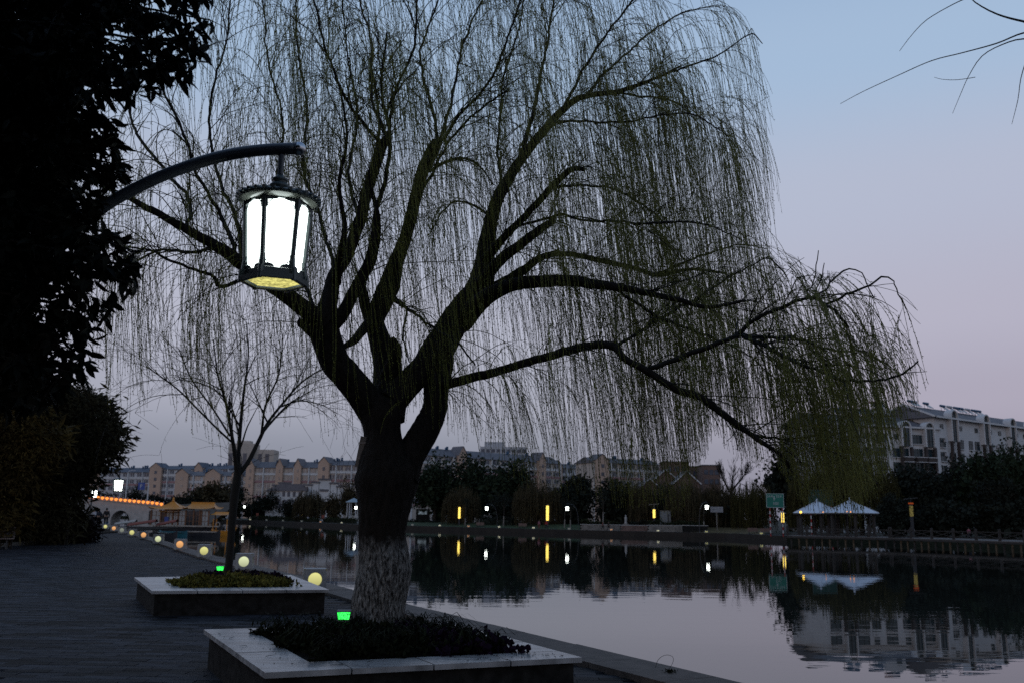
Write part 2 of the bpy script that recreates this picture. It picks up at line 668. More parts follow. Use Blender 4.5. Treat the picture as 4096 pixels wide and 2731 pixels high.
def planter(quad, label, slabs, inner):
    base = Vector((sum(q.x for q in quad) / 4, sum(q.y for q in quad) / 4, 0))
    t = thing('stone_planter', label, 'planter', base, 0, 'stone tree planters')
    A, B, C, D = [Vector((q.x - base.x, q.y - base.y, 0)) for q in quad]

    def uv(u, v):
        return (A * (1 - u) + B * u) * (1 - v) + (D * (1 - u) + C * u) * v
    e = 0.022
    ring = [uv(e, e), uv(1 - e, e), uv(1 - e, 1 - e), uv(e, 1 - e)]
    ring2 = [uv(.06, .06), uv(.94, .06), uv(.94, .94), uv(.06, .94)]
    for i in range(4):
        j = (i + 1) % 4
        MB().prism([(p.x, p.y) for p in (ring[i], ring[j], ring2[j], ring2[i])], 0.0, PLANT_Z - 0.045).build('plinth_panel', m_plinth, t)
    iu, iv = inner
    g = 0.0026
    spans = []
    for k in range(slabs):                                      # front and back rows run the full width
        a, b = k / slabs, (k + 1) / slabs
        spans += [(a, b, 0, iv), (a, b, 1 - iv, 1)]
    for k in range(slabs - 1):
        a, b = iv + (1 - 2 * iv) * k / (slabs - 1), iv + (1 - 2 * iv) * (k + 1) / (slabs - 1)
        spans += [(0, iu, a, b), (1 - iu, 1, a, b)]
    for u0, u1, v0, v1 in spans:
        q = [uv(u0 + g, v0 + g), uv(u1 - g, v0 + g), uv(u1 - g, v1 - g), uv(u0 + g, v1 - g)]
        z = PLANT_Z + random.uniform(-0.0015, 0.0015)
        MB().prism([(p.x, p.y) for p in q], PLANT_Z - 0.045, z).build('coping_slab', m_marble, t)
    so = MB()
    N = 10
    for j in range(N + 1):
        for i in range(N + 1):
            u, v = iu - .01 + (1.02 - 2 * iu) * i / N, iv - .01 + (1.02 - 2 * iv) * j / N
            p = uv(u, v)
            h = 0.10 * math.sin(math.pi * i / N) * math.sin(math.pi * j / N)
            so.v.append((p.x, p.y, PLANT_Z - 0.03 + h))
    so.f = [(j * (N + 1) + i, j * (N + 1) + i + 1, (j + 1) * (N + 1) + i + 1, (j + 1) * (N + 1) + i) for j in range(N) for i in range(N)]
    so.build('soil', m_soil, t, smooth=True)
    return t, base, uv


def cover(uv, base, n, rect, mt, name, label, h=0.10, ln=0.05, wd=0.035, seed=0, lumps=0.5, soft=True):
    rg = np.random.default_rng(seed)
    u0, u1, v0, v1 = rect
    nb = NB()
    u, v = rg.random(n * 3), rg.random(n * 3)
    if soft:                                                   # a ragged, lumpy outline
        rr = np.maximum(abs(u - .5), abs(v - .5)) * 2
        keep = rr < 0.86 + 0.14 * np.sin(17 * u + seed) * np.sin(13 * v + 2 * seed)
        u, v = u[keep][:n], v[keep][:n]
    u, v = u[:n], v[:n]
    pts = np.array([tuple(uv(u0 + (u1 - u0) * a, v0 + (v1 - v0) * b)) for a, b in zip(u, v)])
    dome = np.sin(np.pi * (iu_(u0 + (u1 - u0) * u))) * np.sin(np.pi * iu_(v0 + (v1 - v0) * v))
    lump = 1 + lumps * np.sin(9 * pts[:, 0] + seed) * np.sin(8 * pts[:, 1] + 2 * seed) + 0.5 * lumps * np.sin(23 * pts[:, 0]) * np.sin(21 * pts[:, 1])
    pts[:, 2] = PLANT_Z - 0.03 + 0.08 * np.clip(dome, 0, 1) + h * rg.random(len(pts)) * lump
    d = unit(rg.normal(size=(len(pts), 3)) + np.array([0, 0, 0.6]))
    w = unit(np.cross(d, rg.normal(size=(len(pts), 3))))
    nb.leaves(pts, d, w, ln * (0.6 + 0.8 * rg.random(len(pts))), wd * (0.6 + 0.8 * rg.random(len(pts))), 0.2)
    o = nb.build(name, mt)
    o.location = base
    return tag(o, label, 'plants', kind='stuff')


def iu_(x):
    return np.clip((x - 0.14) / 0.72, 0, 1)


pl1, b1, uv1 = planter(PL1, 'near square planter of dark granite with pale marble coping round the big willow', 4, (0.17, 0.15))
pl2, b2_, uv2 = planter(PL2, 'far square planter with marble coping round the slim young willow', 4, (0.18, 0.17))
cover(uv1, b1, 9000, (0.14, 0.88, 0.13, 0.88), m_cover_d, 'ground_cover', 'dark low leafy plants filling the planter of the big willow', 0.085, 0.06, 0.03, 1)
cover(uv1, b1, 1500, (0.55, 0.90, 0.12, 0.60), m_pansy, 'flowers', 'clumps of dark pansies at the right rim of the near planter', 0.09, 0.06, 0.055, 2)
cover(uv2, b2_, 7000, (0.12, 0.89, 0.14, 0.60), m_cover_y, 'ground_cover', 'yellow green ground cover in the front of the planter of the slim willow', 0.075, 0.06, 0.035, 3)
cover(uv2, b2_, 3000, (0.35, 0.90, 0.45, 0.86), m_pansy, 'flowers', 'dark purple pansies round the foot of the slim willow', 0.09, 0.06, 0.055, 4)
# arching grass tufts in the near planter
nb = NB()
rg = np.random.default_rng(5)
for k in range(46):
    q = uv1(0.2 + 0.66 * rg.random(), 0.2 + 0.62 * rg.random())
    for b in range(14):
        a = rg.random() * 6.28
        L = 0.13 + 0.12 * rg.random()
        p0 = np.array([q.x, q.y, PLANT_Z + 0.03]) + rg.normal(size=3) * [0.02, 0.02, 0]
        dv = np.array([math.cos(a), math.sin(a), 0])
        ps = [p0, p0 + dv * L * .25 + [0, 0, L * .6], p0 + dv * L * .7 + [0, 0, L * .72], p0 + dv * L * 1.1 + [0, 0, L * .45]]
        sd = np.array([-dv[1], dv[0], 0]) * 0.005
        v = [r_ for p_ in ps for r_ in (p_ - sd, p_ + sd)]
        nb.add(v, [[0, 1, 3], [0, 3, 2], [2, 3, 5], [2, 5, 4], [4, 5, 7], [4, 7, 6]])
o = nb.build('grass_tufts', m_cover_d)
o.location = b1
tag(o, 'arching grass tufts among the plants at the big willow', 'grass', kind='stuff')


# green uplights beside the trunks
m_black = mat('black_metal', (0.012, 0.013, 0.014), 0.45, 0.2, 20.0, 0.0, 0.5)
m_green = glow('green_lamp_glass', (0.04, 1.0, 0.11), 1.5, 0.75, 70)


def uplight(loc, rz, label):
    t = thing('spotlight', label, 'spotlight', loc, rz, 'green uplights in the planters')
    t.scale = (.78, .78, .9)
    MB().tube([(0, 0, 0), (0, 0, .12)], .012, 8).box((0, 0, .125), (.16, .05, .012)).build('stand', m_black, t)
    h = MB()
    h.add([(-.075, -.02, .14), (.075, -.02, .14), (.075, .05, .15), (-.075, .05, .15), (-.09, -.035, .235), (.09, -.035, .235), (.09, .06, .25), (-.09, .06, .25)],
          [(3, 2, 1, 0), (4, 5, 6, 7), (1, 2, 6, 5), (2, 3, 7, 6), (3, 0, 4, 7), (0, 1, 5, 4)])
    h.build('housing', m_black, t)
    MB().add([(-.068, -.030, .148), (.068, -.030, .148), (.082, -.041, .227), (-.082, -.041, .227)], [(0, 1, 2, 3)]).build('lens', m_green, t)
    return t


_g1 = P(1376, 2462, 9.55)
uplight((_g1.x, _g1.y, PLANT_Z + .05), R(4), 'green glowing spotlight beside the whitewashed trunk of the big willow')
_g2 = P(880, 2298, PL2[0].y * .42 + PL2[2].y * .58)
uplight((_g2.x, _g2.y, PLANT_Z + .04), R(4), 'green glowing spotlight beside the thin trunk in the far planter')

# ================================================================ CUBE BOLLARD LIGHTS
m_stone = mat('pale_grey_granite', (0.21, 0.205, 0.20), 0.6, 0.2, 14.0, 0.1, 0.4)
GLOBES = {'yellow': glow('globe_yellow', (0.80, 0.77, 0.30), 0.74), 'pale': glow('globe_pale', (0.80, 0.86, 0.52), 0.72),
          'orange': glow('globe_orange', (1.0, 0.50, 0.20), 0.72), 'white': glow('globe_white', (0.95, 0.92, 0.62), 1.0),
          'dim': glow('globe_dim', (0.55, 0.60, 0.50), 0.35)}
BS = 0.46


def bollard_meshes():
    b = MB()
    s, r_, n = BS / 2, 0.148, 28
    top = [(-s, -s, BS), (s, -s, BS), (s, s, BS), (-s, s, BS)]
    b.add(top, [(0, 1, 2, 3)])
    b.add([(-s, -s, .03), (s, -s, .03), (s, s, .03), (-s, s, .03)], [(3, 2, 1, 0)])
    for k in range(4):
        ca, sa = math.cos(k * math.pi / 2), math.sin(k * math.pi / 2)
        rot = lambda x, y, z: (x * ca - y * sa, x * sa + y * ca, z)
        vs, fs = [], []
        for i in range(n):
            a = 2 * math.pi * i / n
            c_, s_ = math.cos(a), math.sin(a)
            m_ = s / max(abs(c_), abs(s_))
            zc = (BS + .03) / 2
            hz = (BS - .03) / 2
            vs += [rot(c_ * m_, -s, zc + s_ * m_ / s * hz), rot(r_ * c_, -s, zc + r_ * s_), rot(r_ * c_ * .93, -s + .06, zc + r_ * s_ * .93)]
        for i in range(n):
            j = (i + 1) % n
            fs += [(3 * i, 3 * j, 3 * j + 1, 3 * i + 1), (3 * i + 1, 3 * j + 1, 3 * j + 2, 3 * i + 2)]
        b.add(vs, fs)
    b.box((0, 0, .015), (BS * .8, BS * .8, .03))
    g = MB().sphere((0, 0, (BS + .03) / 2), 0.165, 20, 12)
    return b, g


_bb, _gg = bollard_meshes()
_first = _bb.build('body', m_stone)
BODY_ME = _first.data
bpy.data.objects.remove(_first)
GLOBE_ME = {}
for m_ in GLOBES.values():                                     # the lamp sits high in the globe: its crown is brighter than its foot
    n_, l_ = m_.node_tree.nodes, m_.node_tree.links
    e_ = next(q for q in n_ if q.type == 'EMISSION')
    s_ = e_.inputs['Strength'].default_value
    t_ = n_.new('ShaderNodeTexCoord')
    x_ = n_.new('ShaderNodeSeparateXYZ')
    l_.new(t_.outputs['Object'], x_.inputs[0])
    r_ = n_.new('ShaderNodeMapRange')
    r_.inputs['From Min'].default_value, r_.inputs['From Max'].default_value = .12, .40
    r_.inputs['To Min'].default_value, r_.inputs['To Max'].default_value = .72 * s_, 1.45 * s_
    l_.new(x_.outputs['Z'], r_.inputs['Value'])
    l_.new(r_.outputs[0], e_.inputs['Strength'])
for k_, m_ in GLOBES.items():
    o = _gg.build('globe', m_, smooth=True)
    GLOBE_ME[k_] = o.data
    bpy.data.objects.remove(o)


def bollard(loc, rz, colr, label, group):
    t = thing('bollard_light', label, 'bollard light', loc, rz, group)
    for nm, me in (('body', BODY_ME), ('globe', GLOBE_ME[colr])):
        o = bpy.data.objects.new(nm, me)
        col.objects.link(o)
        o.parent = t
    return t


near_b = [(1256, 2354, 'yellow', R(8), 'cube light with yellow globe behind the far planter corner, first of the quay row'),
          (976, 2271, 'pale', 0, 'cube light with pale globe right of the thin trunk, second of the row'),
          (817, 2221, 'yellow', 0, 'cube light with a dull yellow globe, third of the quayside row'),
          (720, 2191, 'orange', 0, 'cube light with an orange globe, fourth of the quayside row'),
          (633, 2166, 'pale', 0, 'cube light with a pale globe, fifth of the quayside row'),
          (575, 2147, 'orange', 0, 'cube light with an orange globe, sixth of the quayside row'),
          (528, 2136, 'yellow', 0, 'cube light with a dull yellow globe, seventh of the quayside row'),
          (488, 2125, 'dim', 0, 'cube light with a whitish globe, eighth of the quayside row'),
          (456, 2116, 'orange', 0, 'cube light with an orange globe, ninth of the quayside row'),
          (422, 2108, 'yellow', 0, 'cube light half hidden behind the legs of the man in black')]
for x, y, c_, rz, lb in near_b:
    p = G(x, y + 8)
    face = math.atan2(-p.x, p.y)
    bollard((p.x, p.y, 0), face * 0.55 + rz, c_, lb, 'cube lights along the near quay')

far_x = [999, 1065, 1131, 1206, 1281, 1366, 1650, 1759, 1874, 1997, 2134, 2277, 2445, 2632, 2825, 3044]
far_c = ['white', 'dim', 'dim', 'dim', 'orange', 'white', 'dim', 'white', 'orange', 'white', 'white', 'dim', 'orange', 'white', 'yellow', 'yellow']
words = ['behind the stern of the yellow boat', 'right of the thin trunk', 'before the arched white house', 'below the lit column by the white house', 'before the red notice',
         'just left of the big trunk', 'just right of the big trunk', 'left of the first lit column', 'below the brown willow', 'at the foot of the arched lamp', 'left of the walkers in red',
         'before the birch stems', 'beside the walkers at the stone wall', 'before the pale stone wall', 'below the white lantern', 'before the benches at the dock']
for x, c_, w_ in zip(far_x, far_c, words):
    p = at_bank(x, 1.0)
    bollard((p.x, p.y, BANK_Z), R(45) - math.atan2(p.x, p.y), c_, 'small glowing cube light on the far quay ' + w_, 'cube lights along the far quay')

# ================================================================ STREET LAMPS
m_pole = mat('blue_grey_painted_steel', (0.020, 0.024, 0.032), 0.38, 0.12, 8.0, 0.0, 0.5)
m_frame = mat('dark_green_bronze', (0.030, 0.042, 0.042), 0.42, 0.2, 18.0, 0.0, 0.5)
m_under = mat('lacquered_roof_lining', (0.16, 0.17, 0.15), 0.22, 0.2, 18.0, 0.0, 0.6)
m_chrome = mat('polished_steel_cap', (0.45, 0.45, 0.47), 0.15, 0.05, 8.0, 0.0, 0.5, metal=1.0)
m_pane = glow('lantern_glass', (0.88, 1.0, 0.98), 4.5)
m_pane_far = glow('far_lantern_glass', (0.93, 1.0, 0.93), 7.0)
m_floor = glow('lantern_floor_glass', (0.85, 0.78, 0.24), 0.75, 0.55, 55)


def lantern(t, c, rz, detail=True, s=1.0, pane_m=None):
    """c: centre of the roof disc's rim in the lamp's own frame"""
    pane_m = pane_m or m_pane
    cx, cy, cz = c

    def hexp(r_, z, k, off=0.0):
        a = rz + (k + off) * math.pi / 3
        return Vector((cx + r_ * s * math.cos(a), cy + r_ * s * math.sin(a), cz + z * s))
    roof = MB()
    roof.lathe([(.245 * s, -.012 * s), (.250 * s, 0), (.21 * s, .022 * s), (.12 * s, .050 * s), (.045 * s, .070 * s), (.03 * s, .075 * s)], 36, c)
    if detail:
        for k in range(30):                                   # tile ends round the rim
            a = 2 * math.pi * k / 30
            d = Vector((math.cos(a), math.sin(a), 0))
            q = Vector(c) + d * .246 * s
            roof.tube([q - d * .06 * s + Vector((0, 0, .024)) * s, q + d * .014 * s + Vector((0, 0, .006)) * s], .0115 * s, 8)
    rf = roof.build('lantern_roof', m_frame, t, smooth=False)
    if detail:
        MB().lathe([(.240 * s, -.016 * s), (.205 * s, -.035 * s), (.165 * s, -.016 * s)], 36, c, caps=False).build('roof_lining', m_under, rf, smooth=True)
        MB().lathe([(.022 * s, .070 * s), (.062 * s, .082 * s), (.066 * s, .098 * s), (.050 * s, .112 * s), (.030 * s, .118 * s), (.048 * s, .130 * s), (.050 * s, .145 * s), (.026 * s, .158 * s), (.020 * s, .17 * s)], 20, c).build('finial', m_frame, rf, smooth=True)
    fr = MB()
    rt, rb = .200, .173
    zt, zb = -.020, -.485
    for k in range(6):
        fr.tube([hexp(rt, zt, k), hexp(rb, zb, k)], .0155 * s, 6)
        fr.tube([hexp(rb, zb + .10, k), hexp(rb + .012, zb - .012, k)], .018 * s, 6)
        fr.tube([hexp(rt, zt, k), hexp(rt, zt, k + 1)], .018 * s, 6)
        fr.bar(hexp(rb, zb, k), hexp(rb, zb, k + 1), .022 * s, .036 * s)
        fr.bar(hexp(rb + .022, zb - .034, k), hexp(rb + .022, zb - .034, k + 1), .030 * s, .030 * s)
        fr.tube([hexp(rb + .022, zb + .02, k), hexp(rb + .026, zb - .056, k)], .015 * s, 6)
    f = fr.build('lantern_frame', m_frame, t)
    for k in range(6):
        a, b, c2, d = hexp(rt - .012, zt, k), hexp(rt - .012, zt, k + 1), hexp(rb - .010, zb, k + 1), hexp(rb - .010, zb, k)
        MB().add([a, b, c2, d], [(0, 1, 2, 3)]).build('pane', pane_m, f)
    if detail:
        fw = MB()
        for k in range(6):                                    # stepped corner brackets and fretwork before each pane
            A, B, C, D = hexp(rt, zt - .015, k), hexp(rt, zt - .015, k + 1), hexp(rb, zb + .02, k + 1), hexp(rb, zb + .02, k)
            nrm = (A + B) / 2 - Vector((cx, cy, (A.z + B.z) / 2))
            nrm.normalize()

            def q(u, v):
                return (A * (1 - u) + B * u) * (1 - v) + (D * (1 - u) + C * u) * v + nrm * .004

            def plate(pts):
                vs = [q(u, v) for u, v in pts] + [q(u, v) + nrm * .006 for u, v in pts]
                n = len(pts)
                fw.add(vs, [tuple(range(n)), tuple(range(2 * n - 1, n - 1, -1))] + [((i + 1) % n, i, n + i, n + (i + 1) % n) for i in range(n)])
            for m_ in (0, 1):
                fx = (lambda u: u) if m_ == 0 else (lambda u: 1 - u)
                plate([(fx(.06), 0), (fx(.40), 0), (fx(.40), .02), (fx(.30), .035), (fx(.06), .045)])
                plate([(fx(.06), .0), (fx(.105), .0), (fx(.105), .15), (fx(.06), .15)])
                plate([(fx(.06), 1), (fx(.40), 1), (fx(.40), .985), (fx(.32), .955), (fx(.06), .95)])
                plate([(fx(.06), 1), (fx(.11), 1), (fx(.11), .88), (fx(.06), .88)])
                for (u0, v0), (u1, v1) in (((.13, .045), (.20, .075)), ((.20, .075), (.16, .105)), ((.16, .105), (.13, .14)), ((.20, .04), (.24, .065)), ((.24, .065), (.31, .035)), ((.20, .075), (.24, .065)),
                                           ((.13, .10), (.19, .12)), ((.19, .12), (.13, .17)), ((.20, .075), (.23, .10)), ((.23, .10), (.19, .12)), ((.26, .05), (.28, .075)), ((.28, .075), (.24, .085)),
                                           ((.14, .955), (.20, .925)), ((.20, .925), (.16, .90)), ((.16, .90), (.14, .87)), ((.22, .955), (.26, .93)), ((.26, .93), (.31, .96)), ((.20, .925), (.26, .93)), ((.14, .90), (.20, .885)), ((.20, .885), (.20, .925)), ((.20, .885), (.15, .85))):
                    fw.tube([q(fx(u0 * .85), v0 * .8 if v0 < .5 else 1 - (1 - v0) * .75), q(fx(u1 * .85), v1 * .8 if v1 < .5 else 1 - (1 - v1) * .75)], .0020, 4)
        tag(fw.build('fretwork', m_frame, f), kind='stuff')
    vs = [hexp(rb - .008, zb - .035, k) for k in range(6)]
    MB().add(vs, [tuple(range(5, -1, -1))]).build('floor_pane', m_floor if detail else m_floor, f)
    return cz + .17 * s


def street_lamp(base, tip, post_x, label, group, detail=True, hang=0.20, rad=0.034, hex_rot=0.0, s=1.0, pts=None):
    """base: foot of the arched pole; tip: world place of the roof rim centre"""
    t = thing('street_lamp', label, 'street lamp', base, 0, group)
    b = Vector(base)
    c = Vector(tip) - b
    top = c.z + .17 * s + hang
    if pts is None:
        w = c.x
        pts = [Vector((0, c.y, 0)), Vector((0.0, c.y, top * .35)), Vector((w * .05, c.y, top * .6)), Vector((w * .18, c.y, top * .80)), Vector((w * .40, c.y, top * .935)), Vector((w * .7, c.y, top * .99)), Vector((w * 1.06, c.y, top))]
        pts = [Vector(q[:3]) for q in smooth_line([tuple(q) for q in pts], .25)]
    else:
        pts = [q - b for q in pts]
    pole = MB().tube(pts, rad, 16 if detail else 7).build('pole', m_pole, t, smooth=True)
    MB().lathe([(rad * 2.6, 0), (rad * 2.6, .03), (rad * 1.6, .05), (rad * 1.4, .25), (rad * 1.02, .30)], 14, (pts[0].x, pts[0].y, pts[0].z)).build('foot', m_pole, pole)
    e = pts[-1]
    d = (pts[-1] - pts[-2]).normalized()
    if detail:
        MB().tube([e - d * .012, e + d * .014], rad * 1.12, 16).build('collar', m_pole, pole)
        MB().sphere(e + d * .012, rad * 1.16, 18, 12).build('end_cap', m_chrome, pole, smooth=True)
    hh = MB().tube([(c.x, c.y, c.z + .15 * s), (c.x, c.y, top + .0)], .013 if detail else .02, 10)
    if detail:
        hh.tube([(c.x, c.y, top - .13), (c.x, c.y, top - .0)], .0185, 12)
    hh.build('hanger', m_pole, t)
    lantern(t, tuple(c), hex_rot, detail, s, m_pane if detail else m_pane_far)
    return t


# the near lamp: its arm enters from behind the left foliage
LD = 5.45
tip = P(1115, 805, LD)
arm = [P(x, y, LD) for x, y in ((1190, 596), (1120, 597), (1040, 602), (940, 615), (840, 638), (740, 670), (640, 708), (540, 756), (450, 805), (370, 862))]
low = Vector((arm[-1].x - .42, LD, 0))
low = Vector((-3.62, LD, 0))
arm += [P(x, y, LD) for x, y in ((230, 975), (90, 1110), (-60, 1290))] + [Vector((-3.42, LD, 1.55)), Vector((-3.58, LD, .8)), low]
arm = [Vector(q[:3]) for q in smooth_line([tuple(q) for q in arm[::-1]], .05)]
street_lamp(tuple(low), tuple(tip), None, 'bright lantern street lamp on a curved steel arm before the big willow', 'lantern street lamps', True, rad=0.0365, hex_rot=R(20), s=0.985,
            hang=(P(1115, 620, LD).z - tip.z - .168), pts=arm)

# the two lamps further along the path
for x, y, dd, px, lb in ((475, 1916, 61, 372, 'lit lantern lamp arching out of the bamboo over the path'), (378, 1958, 95, 318, 'lit lantern lamp behind the bamboo above the bridge, smaller of the two by the path')):
    q = P(x, y, dd)
    bx = P(px, y, dd).x
    street_lamp((bx, q.y, 0), tuple(q), None, lb, 'lantern street lamps', False, hang=.25, rad=.05, s=1.55)
# far bank lamps
for x, y, px, lb in ((1947, 2024, 1990, 'far arched lamp before the big dark evergreens'), (2269, 2024, 2313, 'far arched lamp left of the stone wall'), (2827, 2018, 2796, 'far lamp beside the white notice board'),
                     (1424, 2022, 1452, 'far lamp peeping out at the left edge of the big trunk'), (978, 2020, 1010, 'far lamp right of the thin young trunk')):
    dep = bank_depth(x) + 5
    q = P(x, y, dep)
    bx = P(px, y, dep).x
    street_lamp((bx, q.y, BANK_Z), tuple(q), None, lb, 'lantern street lamps', False, hang=.25, rad=.045, s=1.6)

# ================================================================ THE BIG WILLOW
m_bark = bpy.data.materials.new('willow_bark')
m_bark.use_nodes = True
_n, _l = m_bark.node_tree.nodes, m_bark.node_tree.links
_b = _n['Principled BSDF']
_b.inputs['Roughness'].default_value = 0.9
_b.inputs['Specular IOR Level'].default_value = 0.15
_t = _n.new('ShaderNodeTexCoord')
_mp = _n.new('ShaderNodeMapping')
_mp.inputs['Scale'].default_value = (1, 1, 0.22)
_l.new(_t.outputs['Object'], _mp.inputs['Vector'])
_no = _n.new('ShaderNodeTexNoise')
_no.inputs['Scale'].default_value = 26
_no.inputs['Detail'].default_value = 8
_no.inputs['Roughness'].default_value = 0.65
_l.new(_mp.outputs[0], _no.inputs['Vector'])
_vo = _n.new('ShaderNodeTexVoronoi')
_vo.inputs['Scale'].default_value = 22
_l.new(_mp.outputs[0], _vo.inputs['Vector'])
_ad = _n.new('ShaderNodeMath')
_ad.operation = 'ADD'
_l.new(_no.outputs['Fac'], _ad.inputs[0])
_l.new(_vo.outputs['Distance'], _ad.inputs[1])
_cr = _n.new('ShaderNodeValToRGB')
_cr.color_ramp.elements[0].position, _cr.color_ramp.elements[0].color = .45, (0.003, 0.0026, 0.002, 1)
_cr.color_ramp.elements[1].position, _cr.color_ramp.elements[1].color = 1.15, (0.012, 0.009, 0.0068, 1)
_l.new(_ad.outputs[0], _cr.inputs['Fac'])
_wr = _n.new('ShaderNodeValToRGB')                            # worn limewash: bark shows in the cracks
_wr.color_ramp.elements[0].position, _wr.color_ramp.elements[0].color = .42, (0.010, 0.009, 0.008, 1)
_wr.color_ramp.elements[1].position, _wr.color_ramp.elements[1].color = .74, (0.34, 0.33, 0.31, 1)
_nw = _n.new('ShaderNodeTexNoise')
_nw.inputs['Scale'].default_value = 42
_nw.inputs['Detail'].default_value = 9
_nw.inputs['Roughness'].default_value = 0.72
_mpw = _n.new('ShaderNodeMapping')
_mpw.inputs['Scale'].default_value = (1, 1, 0.30)
_l.new(_t.outputs['Object'], _mpw.inputs['Vector'])
_l.new(_mpw.outputs[0], _nw.inputs['Vector'])
_l.new(_nw.outputs['Fac'], _wr.inputs['Fac'])
_sx = _n.new('ShaderNodeSeparateXYZ')
_l.new(_t.outputs['Object'], _sx.inputs[0])
_n2 = _n.new('ShaderNodeTexNoise')
_n2.inputs['Scale'].default_value = 14
_l.new(_t.outputs['Object'], _n2.inputs['Vector'])
_m1 = _n.new('ShaderNodeMath')
_m1.operation = 'MULTIPLY_ADD'
_m1.inputs[1].default_value = 0.22
_l.new(_n2.outputs['Fac'], _m1.inputs[0])
_l.new(_sx.outputs['Z'], _m1.inputs[2])
_m2 = _n.new('ShaderNodeMapRange')
_m2.inputs['From Min'].default_value, _m2.inputs['From Max'].default_value = 0.92, 1.10
_m2.inputs['To Min'].default_value, _m2.inputs['To Max'].default_value = 1, 0
_l.new(_m1.outputs[0], _m2.inputs['Value'])
_mx = _n.new('ShaderNodeMixRGB')
_l.new(_m2.outputs[0], _mx.inputs['Fac'])
_l.new(_cr.outputs['Color'], _mx.inputs['Color1'])
_l.new(_wr.outputs['Color'], _mx.inputs['Color2'])
_l.new(_mx.outputs[0], _b.inputs['Base Color'])
_bp = _n.new('ShaderNodeBump')
_bp.inputs['Strength'].default_value = 0.9
_bp.inputs['Distance'].default_value = 0.03
_l.new(_ad.outputs[0], _bp.inputs['Height'])
_l.new(_bp.outputs[0], _b.inputs['Normal'])

m_twig = mat('willow_twig_bark', (0.0075, 0.006, 0.004), 0.85, 0.3, 6.0)
m_strand = mat('budding_willow_strands', (0.100, 0.098, 0.014), 0.75, 0.25, 3.0, island=0.3)

TD = 10.0                                                     # distance of the trunk
RV = TD / (F_PX / KV)                                         # metres in one unit of the 2352 wide frame, at the trunk
TB = V(866, 1450, TD)
TB = Vector((TB.x, TD, PLANT_Z))
big = thing('willow_tree', 'big old weeping willow with whitewashed trunk in the near planter', 'tree', TB)

